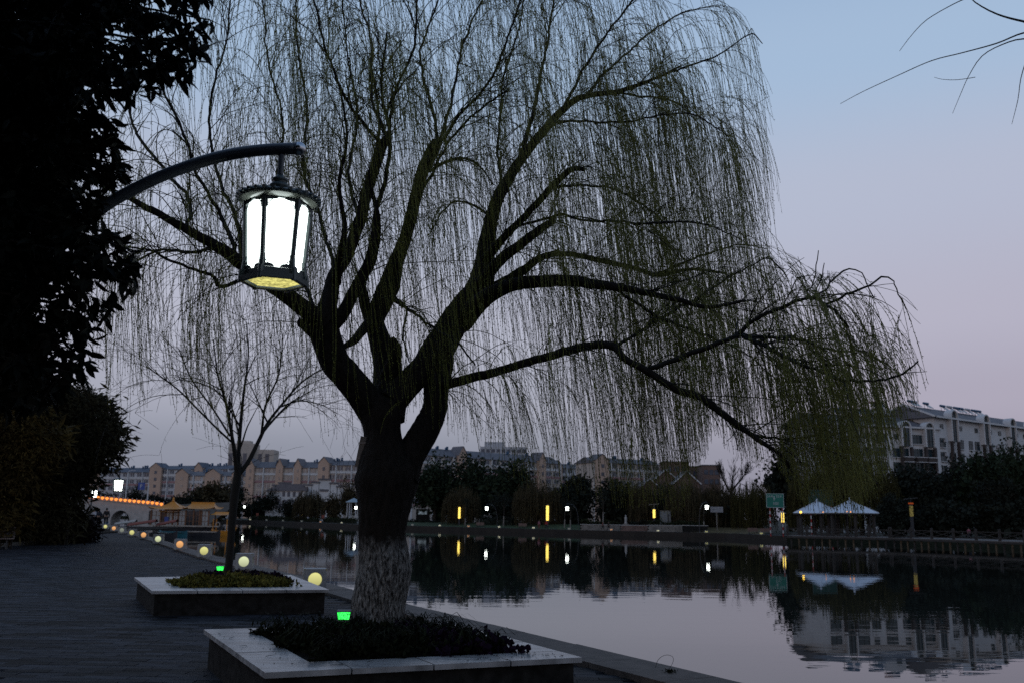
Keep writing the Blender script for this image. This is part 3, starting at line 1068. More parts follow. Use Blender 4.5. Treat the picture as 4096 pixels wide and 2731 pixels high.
THICK = {   # (x, y, depth offset, radius) in the 2352 wide frame
    'trunk': [(864, 1462, 0, 70), (866, 1436, 0, 60), (869, 1377, 0, 58), (883, 1304, 0, 58), (878, 1250, 0, 54), (876, 1223, 0, 54), (880, 1180, 0, 58), (884, 1139, 0, 65), (888, 1095, 0, 72), (882, 1050, 0, 56), (880, 1000, 0, 42), (878, 950, 0, 46), (890, 915, 0, 38)],
    'l': [(876, 985, 0, 36), (858, 940, 0, 38), (820, 895, -.1, 35), (772, 837, -.25, 34), (746, 767, -.4, 33), (742, 730, -.45, 30)],
    'la': [(744, 740, -.45, 26), (689, 701, -.6, 21), (640, 661, -.75, 19), (560, 602, -.9, 17), (500, 560, -1.0, 14), (430, 521, -1.1, 11), (340, 470, -1.2, 8), (290, 442, -1.2, 6), (235, 420, -1.2, 4)],
    'lb': [(742, 738, -.45, 28), (757, 690, -.4, 22), (768, 640, -.3, 18), (798, 590, -.2, 17), (830, 510, -.1, 17), (850, 430, 0, 16), (878, 352, 0, 15), (893, 318, 0, 12)],
    'lc': [(762, 745, -.4, 22), (790, 715, -.45, 17), (818, 662, -.5, 15), (850, 605, -.55, 12), (862, 550, -.6, 9), (868, 480, -.6, 7), (890, 400, -.6, 6), (900, 300, -.7, 5), (880, 180, -.8, 4), (890, 60, -.8, 3)],
    'lk': [(735, 770, -.4, 22), (700, 745, -.5, 15), (688, 742, -.5, 12)],
    'ls': [(772, 650, -.35, 14), (778, 600, -.55, 11), (790, 545, -.7, 8), (793, 520, -.7, 7), (780, 420, -.8, 5), (800, 320, -.9, 4), (780, 200, -1.0, 3)],
    'c': [(888, 960, .05, 44), (894, 912, .1, 40), (891, 868, .2, 35), (885, 825, .3, 32), (872, 780, .35, 28), (861, 736, .4, 25), (875, 692, .45, 27), (893, 648, .5, 27), (905, 604, .5, 22), (926, 552, .5, 19), (950, 470, .45, 18), (970, 400, .4, 18), (995, 345, .4, 19), (1008, 318, .4, 16)],
    'cs': [(893, 870, .1, 26), (904, 830, 0, 19), (908, 800, -.05, 17), (897, 778, -.08, 12)],
    'cl': [(785, 800, -.2, 7), (815, 780, -.05, 12), (835, 755, .2, 14), (861, 730, .4, 18)],
    'cd': [(868, 770, .35, 24), (845, 720, .4, 18), (836, 690, .4, 16), (832, 650, .4, 12), (856, 590, .35, 10), (868, 520, .3, 8), (850, 420, .3, 6), (862, 300, .3, 5), (845, 150, .3, 4)],
    'r': [(898, 925, 0, 34), (950, 868, .1, 31), (985, 840, .25, 37), (1009, 807, .35, 39), (1040, 754, .5, 37), (1075, 710, .6, 37), (1104, 655, .7, 32), (1113, 593, .8, 27), (1131, 502, .9, 21), (1153, 436, 1.0, 18), (1201, 355, 1.1, 16), (1248, 297, 1.2, 14), (1296, 245, 1.3, 12), (1347, 220, 1.3, 10), (1409, 212, 1.4, 9), (1464, 194, 1.4, 7), (1512, 176, 1.5, 5), (1560, 150, 1.5, 4)],
    'r2': [(918, 1090, 0, 46), (942, 1045, .05, 36), (975, 990, .1, 33), (996, 935, .15, 30), (1000, 890, .2, 30), (1006, 840, .3, 32), (1012, 800, .35, 30)],
    're': [(1060, 740, .5, 28), (1110, 690, .3, 24), (1182, 655, 0, 19), (1274, 645, -.3, 16), (1347, 646, -.5, 14), (1406, 656, -.7, 12), (1472, 668, -.8, 9), (1550, 685, -.9, 7), (1640, 705, -1.0, 5), (1720, 690, -1.0, 4)],
    'rd': [(1075, 720, .6, 26), (1120, 678, .65, 22), (1150, 655, .7, 18), (1201, 622, .8, 14), (1245, 594, .9, 11), (1296, 586, 1.0, 9), (1384, 602, 1.1, 9), (1457, 617, 1.2, 8), (1505, 632, 1.2, 8), (1585, 619, 1.3, 5), (1660, 632, 1.3, 4)],
    'rc': [(1090, 670, .6, 20), (1146, 601, .4, 16), (1201, 560, .2, 14), (1252, 520, .1, 12), (1278, 504, .05, 9)],
    'rb': [(1112, 600, .7, 16), (1157, 546, .5, 12), (1212, 494, .3, 11), (1267, 428, .1, 10), (1311, 388, 0, 9), (1344, 384, -.1, 6)],
    'h': [(990, 890, .2, 22), (1018, 884, .1, 14), (1100, 865, -.1, 13), (1200, 840, -.4, 11), (1320, 808, -.7, 11), (1405, 800, -.9, 10), (1440, 828, -1.0, 9), (1490, 858, -1.1, 9), (1560, 900, -1.2, 9), (1620, 925, -1.3, 8), (1680, 970, -1.4, 7), (1740, 1018, -1.5, 6), (1790, 1050, -1.6, 4), (1815, 1080, -1.6, 3)],
}
THIN = {
    'ru': [(1190, 372, 1.1, 11), (1237, 227, 1.2, 9), (1250, 150, 1.2, 7), (1264, 80, 1.2, 6), (1290, -60, 1.2, 5), (1330, -170, 1.2, 3)],
    's1': [(1190, 520, .4, 6), (1289, 489, .2, 6), (1347, 496, .1, 5), (1457, 491, -.2, 5), (1585, 484, -.4, 4), (1640, 498, -.4, 3), (1713, 531, -.5, 2)],
    's2': [(1267, 428, .1, 6), (1347, 432, .4, 5), (1402, 443, .5, 5), (1486, 491, .7, 4), (1530, 535, .8, 3)],
    's3': [(1255, 293, 1.2, 8), (1303, 282, 1.0, 6), (1420, 280, .8, 5), (1512, 271, .6, 4), (1578, 262, .5, 4), (1633, 289, .4, 3), (1680, 340, .4, 2)],
    's4': [(1409, 214, 1.4, 6), (1530, 227, 1.8, 5), (1585, 260, 2.0, 3), (1640, 330, 2.1, 2)],
    's5': [(1464, 194, 1.4, 6), (1540, 168, 1.2, 5), (1620, 140, 1.0, 4), (1680, 96, .9, 3), (1720, 70, .9, 3), (1745, 90, .9, 2)],
    's6': [(1296, 245, 1.3, 8), (1340, 150, 1.0, 6), (1400, 60, .8, 5), (1470, -20, .7, 4), (1540, -60, .6, 3)],
    's7': [(1347, 220, 1.3, 8), (1420, 130, 1.6, 6), (1500, 60, 1.9, 5), (1580, 10, 2.0, 4), (1640, 0, 2.0, 3)],
    'h2': [(1478, 852, -1.1, 9), (1562, 817, -1.2, 9), (1659, 779, -1.4, 8), (1690, 764, -1.4, 8), (1724, 730, -1.5, 6), (1792, 706, -1.6, 6), (1848, 688, -1.7, 5), (1881, 690, -1.7, 5), (1921, 710, -1.8, 4), (1953, 745, -1.8, 3)],
    'h3': [(1690, 766, -1.4, 6), (1768, 774, -1.2, 6), (1833, 779, -1.0, 5), (1905, 794, -.9, 4), (1985, 800, -.8, 3), (2040, 830, -.8, 2)],
    'h4': [(1700, 768, -1.4, 6), (1777, 815, -1.7, 6), (1830, 850, -1.9, 5), (1897, 871, -2.1, 4), (1953, 890, -2.2, 4), (2026, 892, -2.3, 3), (2086, 871, -2.4, 3), (2119, 845, -2.4, 2)],
    'h5': [(1895, 700, -1.7, 4), (1961, 674, -1.8, 4), (2006, 654, -1.9, 3), (2034, 634, -1.9, 3), (2062, 645, -1.9, 2), (2100, 715, -1.9, 2)],
    'h6': [(1862, 688, -1.7, 4), (1905, 650, -1.5, 3), (1935, 620, -1.4, 3), (1975, 628, -1.4, 2), (2010, 680, -1.4, 2)],
    'h7': [(1620, 925, -1.3, 6), (1700, 985, -1.1, 5), (1780, 1003, -1.0, 4), (1860, 1000, -.9, 3), (1930, 960, -.9, 2)],
    'h8': [(1405, 800, -.9, 6), (1500, 740, -.5, 6), (1580, 700, -.3, 5), (1660, 650, -.1, 4), (1720, 615, 0, 3), (1760, 600, 0, 3), (1800, 640, 0, 2)],
    'r8': [(1505, 632, 1.2, 6), (1600, 590, 1.2, 5), (1690, 560, 1.2, 3), (1760, 575, 1.2, 2)],
    'r9': [(1406, 656, -.7, 6), (1500, 720, -.6, 6), (1600, 760, -.5, 5), (1700, 800, -.5, 3), (1780, 870, -.5, 2)],
    'u1': [(1852, 690, -1.7, 2.5), (1860, 630, -1.7, 2), (1869, 572, -1.7, 1.4)],
    'u2': [(1868, 690, -1.7, 2.5), (1880, 640, -1.7, 2), (1890, 600, -1.7, 1.4)],
    'lf': [(600, 630, -.8, 8), (550, 642, -.9, 7), (495, 655, -.9, 7), (470, 622, -1.0, 6), (400, 600, -1.1, 5), (340, 575, -1.2, 4), (270, 560, -1.3, 3)],
    'l1': [(545, 595, -.9, 9), (500, 490, -.9, 7), (440, 400, -1.0, 6), (410, 320, -1.1, 5), (350, 200, -1.2, 4), (330, 60, -1.2, 3)],
    'l2': [(430, 521, -1.1, 7), (420, 440, -.8, 6), (340, 350, -.6, 6), (300, 270, -.5, 5), (295, 190, -.5, 4), (330, 90, -.5, 3)],
    'l3': [(560, 602, -.9, 8), (545, 500, -.6, 7), (500, 400, -.4, 6), (480, 260, -.3, 5), (520, 120, -.3, 4), (540, -30, -.3, 3)],
    'l4': [(720, 720, -.5, 8), (690, 600, -.1, 7), (640, 450, .2, 6), (650, 300, .4, 5), (610, 130, .5, 4), (590, -60, .5, 3)],
    'l5': [(768, 640, -.3, 8), (740, 500, .2, 7), (690, 380, .5, 6), (700, 220, .8, 5), (680, 40, .9, 4), (660, -120, .9, 3)],
    'l6': [(500, 560, -1.0, 7), (440, 580, -.6, 6), (370, 570, -.4, 5), (300, 600, -.3, 4), (250, 640, -.3, 3)],
    'a1': [(893, 330, 0, 8), (860, 220, .1, 6), (870, 100, .2, 5), (838, -20, .3, 4), (830, -160, .3, 3)],
    'a2': [(890, 330, 0, 8), (905, 220, -.2, 6), (950, 110, -.4, 5), (960, -20, -.5, 4), (990, -150, -.5, 3)],
    'a3': [(885, 340, 0, 7), (820, 260, -.3, 6), (760, 150, -.6, 5), (720, 20, -.8, 4), (690, -120, -.9, 3)],
    'b1': [(1006, 325, .4, 8), (985, 210, .4, 6), (970, 100, .5, 5), (1010, -40, .6, 4), (1020, -180, .6, 3)],
    'b2': [(1010, 325, .4, 8), (1040, 220, .7, 6), (1060, 110, 1.0, 5), (1110, -10, 1.2, 4), (1130, -150, 1.3, 3)],
    'b3': [(1003, 335, .4, 8), (1060, 260, .0, 6), (1130, 180, -.3, 5), (1180, 60, -.6, 4), (1230, -70, -.8, 3)],
    'b4': [(970, 400, .4, 7), (1060, 360, .6, 6), (1110, 380, .7, 4), (1145, 420, .8, 3)],
    'b5': [(955, 460, .4, 8), (1000, 380, 0, 6), (1050, 300, -.3, 5), (1120, 230, -.6, 4), (1180, 190, -.8, 3)],
    'r5': [(1153, 436, 1.0, 8), (1140, 330, 1.2, 6), (1150, 200, 1.4, 5), (1190, 60, 1.5, 4), (1200, -100, 1.5, 3)],
    'r6': [(1131, 502, .9, 7), (1090, 470, .6, 5), (1040, 460, .3, 4), (1000, 520, .1, 3)],
    'q1': [(830, 510, -.1, 8), (800, 400, .3, 7), (815, 280, .5, 5), (790, 130, .6, 4), (770, -30, .6, 3)],
    'cr': [(905, 690, .5, 8), (950, 720, .2, 6), (1000, 750, -.1, 5), (1060, 800, -.3, 4), (1100, 850, -.4, 3)],
    'cr2': [(905, 680, .5, 7), (930, 715, .6, 5), (925, 770, .6, 4), (940, 830, .6, 3)],
}


def to3d(rows):
    out = []
    for x, y, dz, r_ in rows:
        p = V(x, y, TD + dz * 1.25)
        out.append((p.x, p.y, p.z, r_ * RV))
    return smooth_line(out, 0.045)


wood, sticks = NB(), NB()
lines = []
for i, (k_, rows) in enumerate(THICK.items()):
    L = to3d(rows)
    L[:, 3] *= np.interp(L[:, 3] / RV, [5, 22, 30], [.78, .88, 1.0])
    if k_ != 'trunk':
        L[:, :3] += 0.010 * np.cumsum(RNG.normal(size=(len(L), 3)), axis=0) * np.clip(np.arange(len(L)) - 6, 0, 8)[:, None] / 8 * .35
    wood.tube(L[:, :3], L[:, 3], 30 if k_ == 'trunk' else (20 if rows[0][3] > 18 else 12), 0.055, i * 1.7)
    lines.append(L)
for i, (k_, rows) in enumerate(THIN.items()):
    L = to3d(rows)
    L[:, 3] = np.maximum(L[:, 3] * 0.60, 0.0026)
    L[:, :3] += 0.006 * np.cumsum(RNG.normal(size=(len(L), 3)), axis=0) * (np.arange(len(L)) > 2)[:, None]
    sticks.tube(L[:, :3], L[:, 3], 7, 0.03, i)
    lines.append(L)
wood.build('trunk', m_bark, big, smooth=True, off=TB)

XMAX_Y = [-400, 0, 70, 200, 400, 540, 560, 620, 650, 700, 760, 870, 950, 1100, 1250]
XMAX_X = [1640, 1670, 1735, 1770, 1785, 1755, 1800, 1900, 2070, 2105, 2125, 2138, 2105, 2050, 2020]
YMAX_X = [150, 235, 300, 360, 420, 520, 600, 690, 800, 940, 1100, 1200, 1350, 1560, 1600, 1640, 1700, 1790, 1850, 1980, 2060, 2130]
YMAX_Y = [700, 900, 1040, 880, 1000, 1060, 1000, 960, 1030, 960, 1040, 1120, 1150, 1190, 1110, 1000, 1060, 1090, 1170, 1190, 1080, 930]


def allowed(v, jit, side=0.0):
    return (v[:, 0] < np.interp(v[:, 1], XMAX_Y, XMAX_X) + side) & (v[:, 1] < np.interp(v[:, 0], YMAX_X, YMAX_Y) - jit)


# side branches spring from every limb, arch over and droop
sec = []
for L in lines:
    seg = np.linalg.norm(np.diff(L[:, :3], axis=0), axis=1)
    tot = seg.sum()
    cand = np.where(L[:, 3] < 17 * RV)[0]
    if len(cand) < 3:
        continue
    n = int(len(cand) * 0.045 / 0.095)
    for i in RNG.choice(cand, n):
        i = int(min(max(i, 1), len(L) - 2))
        tan = unit(L[i + 1, :3] - L[i - 1, :3])
        rnd = unit(RNG.normal(size=3))
        d = unit(tan * 0.85 + rnd * 0.7 + np.array([0, 0, 0.30]))
        sec.append((L[i, :3], d, RNG.uniform(0.35, 1.35), min(0.5 * L[i, 3], 0.0075) * RNG.uniform(.6, 1.0)))
starts, sdirs = [], []
for p, d, ln, r0 in sec:
    n = max(5, int(ln / 0.07))
    pts = [p]
    dd = d.copy()
    for k in range(n):
        dd = unit(dd + np.array([0, 0, -0.055 - 0.06 * k / n]) + RNG.normal(size=3) * 0.10)
        pts.append(pts[-1] + dd * ln / n)
    pts = np.array(pts)
    ok = allowed(proj_v(pts), 10)
    if not ok.all():
        m = int(np.argmin(ok))
        if m < 3:
            continue
        pts = pts[:m]
    m = len(pts)
    sticks.tube(pts, np.linspace(r0, 0.0022, m), 4)
    for k in range(1, m):
        for _ in range(1 if RNG.random() < .72 else 2):
            starts.append(pts[k])
            sdirs.append(unit(unit(pts[k] - pts[k - 1]) * 0.9 + RNG.normal(size=3) * 0.38))
for L in lines:                                                # and straight from the thin limbs
    for i in range(3, len(L), 2):
        if L[i, 3] < 8 * RV:
            starts.append(L[i, :3])
            sdirs.append(unit(L[i, :3] - L[i - 2, :3] + RNG.normal(size=3) * 0.06))
sticks.build('branches', m_twig, big, smooth=True, off=TB)

S0 = np.array(starts)
D0 = np.array(sdirs)
v0 = proj_v(S0)
# denser curtains where the photograph has them
stripe = 0.5 + 0.5 * np.sin(v0[:, 0] / 13.0 + 2.2 * np.sin(v0[:, 0] / 41.0) + 1.5 * np.sin(S0[:, 1] * 2.3))
dens = 0.035 + 0.33 * stripe ** 3.0
for cx, cy, sx, sy, am in ((1318, 60, 34, 200, 1.0), (1425, 200, 36, 260, .7), (1500, 300, 40, 300, .7), (1560, 500, 30, 300, .5), (1665, 220, 34, 260, .8), (1715, 260, 24, 200, .6), (1880, 740, 40, 120, .5), (1960, 820, 40, 140, .55), (1430, 760, 60, 120, .3), (1280, 820, 60, 150, .3), (1550, 860, 40, 120, .5)):
    dens += 0.55 * am * (.25 + .75 * stripe) * np.exp(-((v0[:, 0] - cx) / sx) ** 2 - ((v0[:, 1] - cy) / sy) ** 2)
dens[(v0[:, 0] > 560) & (v0[:, 0] < 1000) & (v0[:, 1] > 560)] *= 0.55
dens[(v0[:, 0] < 330)] *= 0.8
dens[(v0[:, 0] > 1700) & (v0[:, 1] > 560)] *= 2.0
dens[(v0[:, 0] > 1230) & (v0[:, 0] < 1700) & (v0[:, 1] > 560)] *= 1.3
keep = (RNG.random(len(S0)) < np.clip(dens, 0, 1)) & (v0[:, 0] > 120) & (v0[:, 1] > -420)
S0, D0, v0 = S0[keep], D0[keep], v0[keep]
rep = 1 + RNG.poisson(0.95, len(S0))                       # strands hang in small tresses
own = np.repeat(np.arange(len(S0)), rep)
S0 = S0[own] + RNG.normal(size=(len(own), 3)) * [.016, .016, .01] * (np.concatenate([[1], np.diff(own)]) == 0)[:, None]
D0 = unit(D0[own] + RNG.normal(size=(len(own), 3)) * 0.12)
v0 = v0[own]
N = len(S0)
STEP, NS = 0.075, 66
length = np.clip(RNG.gamma(3.2, 0.62, N), 0.4, 4.0)
long_ = RNG.random(N) < 0.25
length[long_] *= 1.3
curt = (v0[:, 0] > 1230) & (v0[:, 1] < 480)
length[curt] = np.clip(length[curt] * 1.5, .8, 4.9)
lowr = (v0[:, 1] > 520) & (v0[:, 0] > 1000)
length[lowr] = np.clip(length[lowr] * 1.45, .7, 4.5)
pts = np.zeros((N, NS + 1, 3))
pts[:, 0] = S0
d = D0.copy()
wind = np.array([0.030, 0.0, 0.0]) + RNG.normal(size=(N, 3)) * [0.012, 0.012, 0] + 0.02 * np.sin(S0[:, :1] * 3.1 + S0[:, 1:2] * 2.0)
for k in range(NS):
    d = unit(d + np.array([0, 0, -0.30]) + wind + RNG.normal(size=(N, 3)) * 0.028)
    pts[:, k + 1] = pts[:, k] + d * STEP
vv = proj_v(pts.reshape(-1, 3)).reshape(N, NS + 1, 2)
jit = np.abs(RNG.normal(size=N)) * 85 - 12
ok = allowed(vv.reshape(-1, 2), np.repeat(jit, NS + 1), np.repeat(RNG.normal(size=N) * 26 - 8, NS + 1)).reshape(N, NS + 1)
ok &= (np.arange(NS + 1)[None, :] * STEP) <= length[:, None]
ok = np.cumprod(ok, axis=1).astype(bool)
cnt = ok.sum(1)
good = cnt > 3
# strands that never come into the frame carry nothing the photograph shows
good &= (np.where(ok, vv[:, :, 1], -1e9).max(1) > -30)
pts, cnt, ok = pts[good], cnt[good], ok[good]
N = len(pts)
crown = NB()
rad = 0.0028 * (1 - 0.5 * np.arange(NS + 1) / np.maximum(cnt[:, None], 1))
rad = np.clip(rad, 0.0014, None)
E = np.array([[1, 0, 0.1], [-.5, .85, -.1], [-.5, -.85, 0.05]])
ring = pts[:, :, None, :] + rad[:, :, None, None] * E[None, None]
n_i, k_i = np.where(ok[:, 1:] & ok[:, :-1])
base = (n_i * (NS + 1) + k_i) * 3
tris = []
for a in range(3):
    b = (a + 1) % 3
    tris += [np.stack([base + a, base + b, base + 3 + b], 1), np.stack([base + a, base + 3 + b, base + 3 + a], 1)]
tris = np.concatenate(tris)
used = np.unique(tris)
remap = np.zeros(N * (NS + 1) * 3, np.int64)
remap[used] = np.arange(len(used))
crown.add(ring.reshape(-1, 3)[used], remap[tris])
# buds and first small leaves, two or three to a step
A = pts[n_i, k_i]
B = pts[n_i, k_i + 1]
for q in range(2):
    sel = RNG.random(len(A)) < 0.78
    a, b = A[sel], B[sel]
    c = a + (b - a) * (q / 2 + 0.5 * RNG.random((len(a), 1)))
    dr = unit(unit(b - a) + RNG.normal(size=(len(a), 3)) * 0.45)
    w = unit(np.cross(dr, RNG.normal(size=(len(a), 3))))
    crown.leaves(c, dr, w, RNG.uniform(0.016, 0.032, len(a)), RNG.uniform(0.0055, 0.0095, len(a)))
o = crown.build('crown', m_strand, big, off=TB)
print('willow strands', N, 'tris', len(o.data.polygons))

# ================================================================ THE YOUNG WILLOW
def bare_tree(name, label, base, rows, depth, unit_px, up=0.6, nsec=3, fan=0.5, levels=3, group=None, seed=3, tip=0.0025, m=None, spread=1.0, ln=(0.5, 1.0), droop=0.03, trunk_m=None, n1=9):
    rg = np.random.default_rng(seed)
    t = thing(name, label, 'tree', base, 0, group)
    tr, tw = NB(), NB()
    segs = []
    for rws in rows:
        L = smooth_line([(*V(x, y, depth + dz), r_ * unit_px * (.58 if r_ < 9.5 else .78)) for x, y, dz, r_ in rws], 0.12)
        tr.tube(L[:, :3], L[:, 3], 10, 0.03, seed)
        segs.append(L)
    tr.build('trunk', trunk_m or m_twig, t, smooth=True, off=base)
    cur = segs
    for lv in range(levels):
        nxt = []
        for L in cur:
            n = n1 if lv == 0 else nsec
            for i in rg.integers(int(len(L) * (.15 if lv else .30)), len(L), n):
                i = int(min(max(i, 1), len(L) - 1))
                tan = unit(L[i, :3] - L[i - 1, :3])
                d = unit(tan + unit(rg.normal(size=3)) * fan * spread + np.array([0, 0, up * .35]))
                ll = rg.uniform(*ln) * (0.72 ** lv)
                k = max(4, int(ll / 0.12))
                p, q = [L[i, :3]], d
                for j in range(k):
                    q = unit(q + rg.normal(size=3) * 0.05 + np.array([0, 0, up * 0.03 - min(droop * j, .10)]))
                    p.append(p[-1] + q * ll / k)
                p = np.array(p)
                r0 = max(min(L[i, 3] * 0.6, 0.02), tip)
                rr = np.linspace(r0, tip, len(p))
                tw.tube(p, rr, 4)
                nxt.append(np.column_stack([p, rr]))
        cur = nxt
    tw.build('crown', m or m_twig, t, off=base)
    return t


YD = PL2[0].y * 0.42 + PL2[2].y * 0.58
yb = V(523, 1330, YD)
yb = Vector((yb.x, YD, PLANT_Z))
UY = YD / (F_PX / KV)
bare_tree('willow_tree', 'slim young bare willow in the far planter', yb,
          [[(523, 1335, 0, 12), (527, 1280, 0, 11), (533, 1200, 0, 11), (538, 1140, 0, 12), (545, 1095, 0, 12), (548, 1040, 0, 8), (552, 980, .1, 7), (560, 900, .2, 5), (570, 820, .3, 3), (566, 740, .3, 2)],
           [(545, 1100, 0, 9), (540, 1050, -.1, 8), (532, 1000, -.2, 6), (520, 930, -.4, 5), (500, 860, -.6, 3), (490, 780, -.7, 2)],
           [(533, 1015, -.2, 4), (500, 985, -.4, 4), (455, 940, -.7, 3.5), (410, 895, -1.0, 3), (370, 865, -1.2, 2.5), (335, 840, -1.3, 1.5)],
           [(528, 1000, -.2, 4), (490, 940, 0, 3.5), (440, 870, .3, 3), (410, 800, .5, 2)],
           [(548, 1090, 0, 9), (570, 1060, .1, 9), (595, 1010, .3, 8), (615, 970, .5, 6), (650, 925, .7, 5), (690, 880, .9, 4), (735, 850, 1.1, 3), (790, 830, 1.3, 1.5)],
           [(600, 1000, .3, 5), (610, 930, 0, 4), (640, 860, -.2, 3), (650, 780, -.3, 2)],
           [(640, 935, .6, 4), (690, 920, 1.2, 3), (740, 930, 1.6, 2), (775, 950, 1.9, 1.2)]],
          YD, UY, up=0.45, nsec=3, n1=12, fan=0.95, levels=3, ln=(0.6, 1.5), seed=8, tip=0.0022, droop=.035)

# the dark board fixed to the left side of the big trunk, and a weed on the coping
bb = V(832, 1030, TD - .05)
t = thing('board', 'dark narrow board strapped to the left side of the big willow trunk', 'board', tuple(bb), R(-15))
MB().add([(-.065, -.03, -.19), (.09, -.03, -.19), (.09, .03, -.19), (-.065, .03, -.19), (-.01, -.03, .135), (.09, -.03, .12), (.09, .03, .12), (-.01, .03, .135)], [(3, 2, 1, 0), (4, 5, 6, 7), (0, 1, 5, 4), (1, 2, 6, 5), (2, 3, 7, 6), (3, 0, 4, 7)]).build('panel', m_black, t)
MB().box((.04, -.036, -.10), (.14, .012, .02)).box((.04, -.036, .06), (.12, .012, .02)).build('strap', m_pole, t)
wd = G(2680, 2690, .055)
t = thing('weed', 'small weed with one curled dry stem on the granite edging', 'weed', tuple(wd))
nb = NB()
lp_ = np.array([tuple(V(x / KV, y / KV, wd.y)) for x, y in ((2672, 2678), (2688, 2655), (2694, 2632), (2680, 2619), (2655, 2620), (2632, 2638), (2622, 2668))])
nb.tube(smooth_line(np.column_stack([lp_, np.full(len(lp_), .0022)]), .02)[:, :3], np.full(len(smooth_line(np.column_stack([lp_, np.full(len(lp_), .0022)]), .02)), .0022), 4)
nb.build('stem', m_twig, t, off=wd)
nb = NB()
rg = np.random.default_rng(9)
c = np.array(wd) + np.column_stack([rg.normal(size=70) * .03, rg.normal(size=70) * .03, rg.random(70) * .02])
d = unit(rg.normal(size=c.shape) + np.array([0, 0, .8]))
nb.leaves(c, d, unit(np.cross(d, rg.normal(size=c.shape))), .03, .012)
nb.build('leaves', m_cover_d, t, off=wd)

# soil crumbs and broken twigs spilled on the near coping
nb = NB()
rg = np.random.default_rng(31)
for k in range(90):
    q = uv1(rg.uniform(.60, .95), rg.uniform(.02, .14)) if k < 70 else uv1(rg.uniform(.02, .15), rg.uniform(.1, .9))
    s = rg.uniform(.004, .011)
    c = np.array([[q.x + b1.x, q.y + b1.y, PLANT_Z + .002]])
    v = c + s * unit(rg.normal(size=(6, 3))) * [1, 1, .6] + [0, 0, s * .4]
    nb.add(v, [[0, 1, 2], [0, 2, 3], [0, 3, 4], [1, 2, 5], [2, 3, 5], [3, 4, 5], [4, 1, 5], [0, 4, 1]])
for k in range(9):
    q = uv1(rg.uniform(.1, .95), rg.uniform(.03, .12)) if k < 5 else uv1(rg.uniform(.03, .14), rg.uniform(.15, .8))
    a = rg.random() * 6.28
    p0 = np.array([q.x + b1.x, q.y + b1.y, PLANT_Z + .006])
    d = np.array([math.cos(a), math.sin(a), 0]) * rg.uniform(.04, .12)
    nb.tube(np.array([p0, p0 + d * .5 + [.01, 0, .004], p0 + d]), [.0025, .002, .001], 4)
tag(nb.build('soil_crumbs', m_soil), 'soil crumbs and broken twigs spilled on the near planter coping', 'soil', kind='stuff')

# ================================================================ LEFT FOREGROUND EVERGREEN
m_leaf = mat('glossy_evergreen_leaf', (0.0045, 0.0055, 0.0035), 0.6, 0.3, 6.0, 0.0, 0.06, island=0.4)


def leaf_mesh(nb, c, d, up, ln, wd):
    """broad pointed leaves, folded along the middle and bent at the tip (6 triangles each)"""
    n = len(c)
    s = unit(np.cross(d, up))
    u = unit(np.cross(s, d))
    ln, wd = ln[:, None], wd[:, None]
    m1 = c + d * ln * .28 - u * ln * .01
    m2 = c + d * ln * .65 - u * ln * .07
    e = c + d * ln * .97 - u * ln * .22
    v = np.stack([c, m1 + s * wd * .42 + u * wd * .12, m1, m1 - s * wd * .42 + u * wd * .12, m2 + s * wd * .36 + u * wd * .10, m2, m2 - s * wd * .36 + u * wd * .10, e], 1)
    b = np.arange(n)[:, None] * 8
    t = np.concatenate([b + np.array(q) for q in ([0, 2, 1], [0, 3, 2], [1, 2, 5], [1, 5, 4], [2, 3, 6], [2, 6, 5], [4, 5, 7], [5, 6, 7])])
    nb.add(v, t)


ev_base = Vector((-4.35, 4.9, 0))
ev = thing('evergreen_tree', 'dark broad leaved evergreen hanging into the left edge before the lamp', 'tree', ev_base)
wb = NB()
L = smooth_line([(-4.35, 4.9, 0, .13), (-4.3, 4.9, 1.2, .11), (-4.22, 4.85, 2.4, .10), (-4.1, 4.8, 3.4, .08), (-3.9, 4.7, 4.4, .06), (-3.7, 4.6, 5.3, .04)], .1)
wb.tube(L[:, :3], L[:, 3], 14, .04, 2)
rg = np.random.default_rng(21)
# branch targets in picture coordinates (2352 frame) and depth: the spray's tip
tips = [(500, 60, 4.3), (490, 20, 4.2), (440, 100, 4.4), (480, 130, 4.2), (425, 175, 4.3), (395, 160, 4.2), (350, 215, 4.4), (300, 190, 4.5), (260, 210, 4.3), (420, -30, 4.5), (330, 60, 4.6), (220, 120, 4.6), (300, -40, 4.4),
        (285, 300, 4.5), (310, 350, 4.6), (300, 395, 4.5), (255, 330, 4.6), (240, 400, 4.7), (265, 430, 4.6), (200, 260, 4.5), (180, 330, 4.7), (150, 420, 4.8),
        (325, 590, 4.6), (318, 625, 4.5), (290, 560, 4.7), (270, 640, 4.6), (240, 600, 4.7), (260, 530, 4.8), (225, 690, 4.6), (300, 660, 4.5), (205, 560, 4.8), (180, 640, 4.7), (150, 540, 4.8), (235, 770, 4.6), (200, 760, 4.7), (175, 720, 4.6),
        (200, 840, 4.6), (190, 870, 4.5), (160, 810, 4.6), (140, 880, 4.5), (100, 850, 4.7), (60, 900, 4.6), (90, 760, 4.7), (30, 820, 4.7), (60, 660, 4.8), (10, 900, 4.6), (120, 640, 4.8),
        (40, 100, 4.6), (110, 40, 4.7), (60, 250, 4.7), (100, 180, 4.6), (20, 380, 4.7), (80, 340, 4.8), (60, 480, 4.8), (120, 280, 4.6), (10, 560, 4.8), (100, 560, 4.9), (200, 40, 4.6), (170, 180, 4.7), (20, 180, 4.5), (120, 470, 4.7), (0, 20, 4.6), (0, 680, 4.7), (30, 740, 4.6), (190, 470, 4.7), (230, 480, 4.8)]
C_, D_, U_ = [], [], []
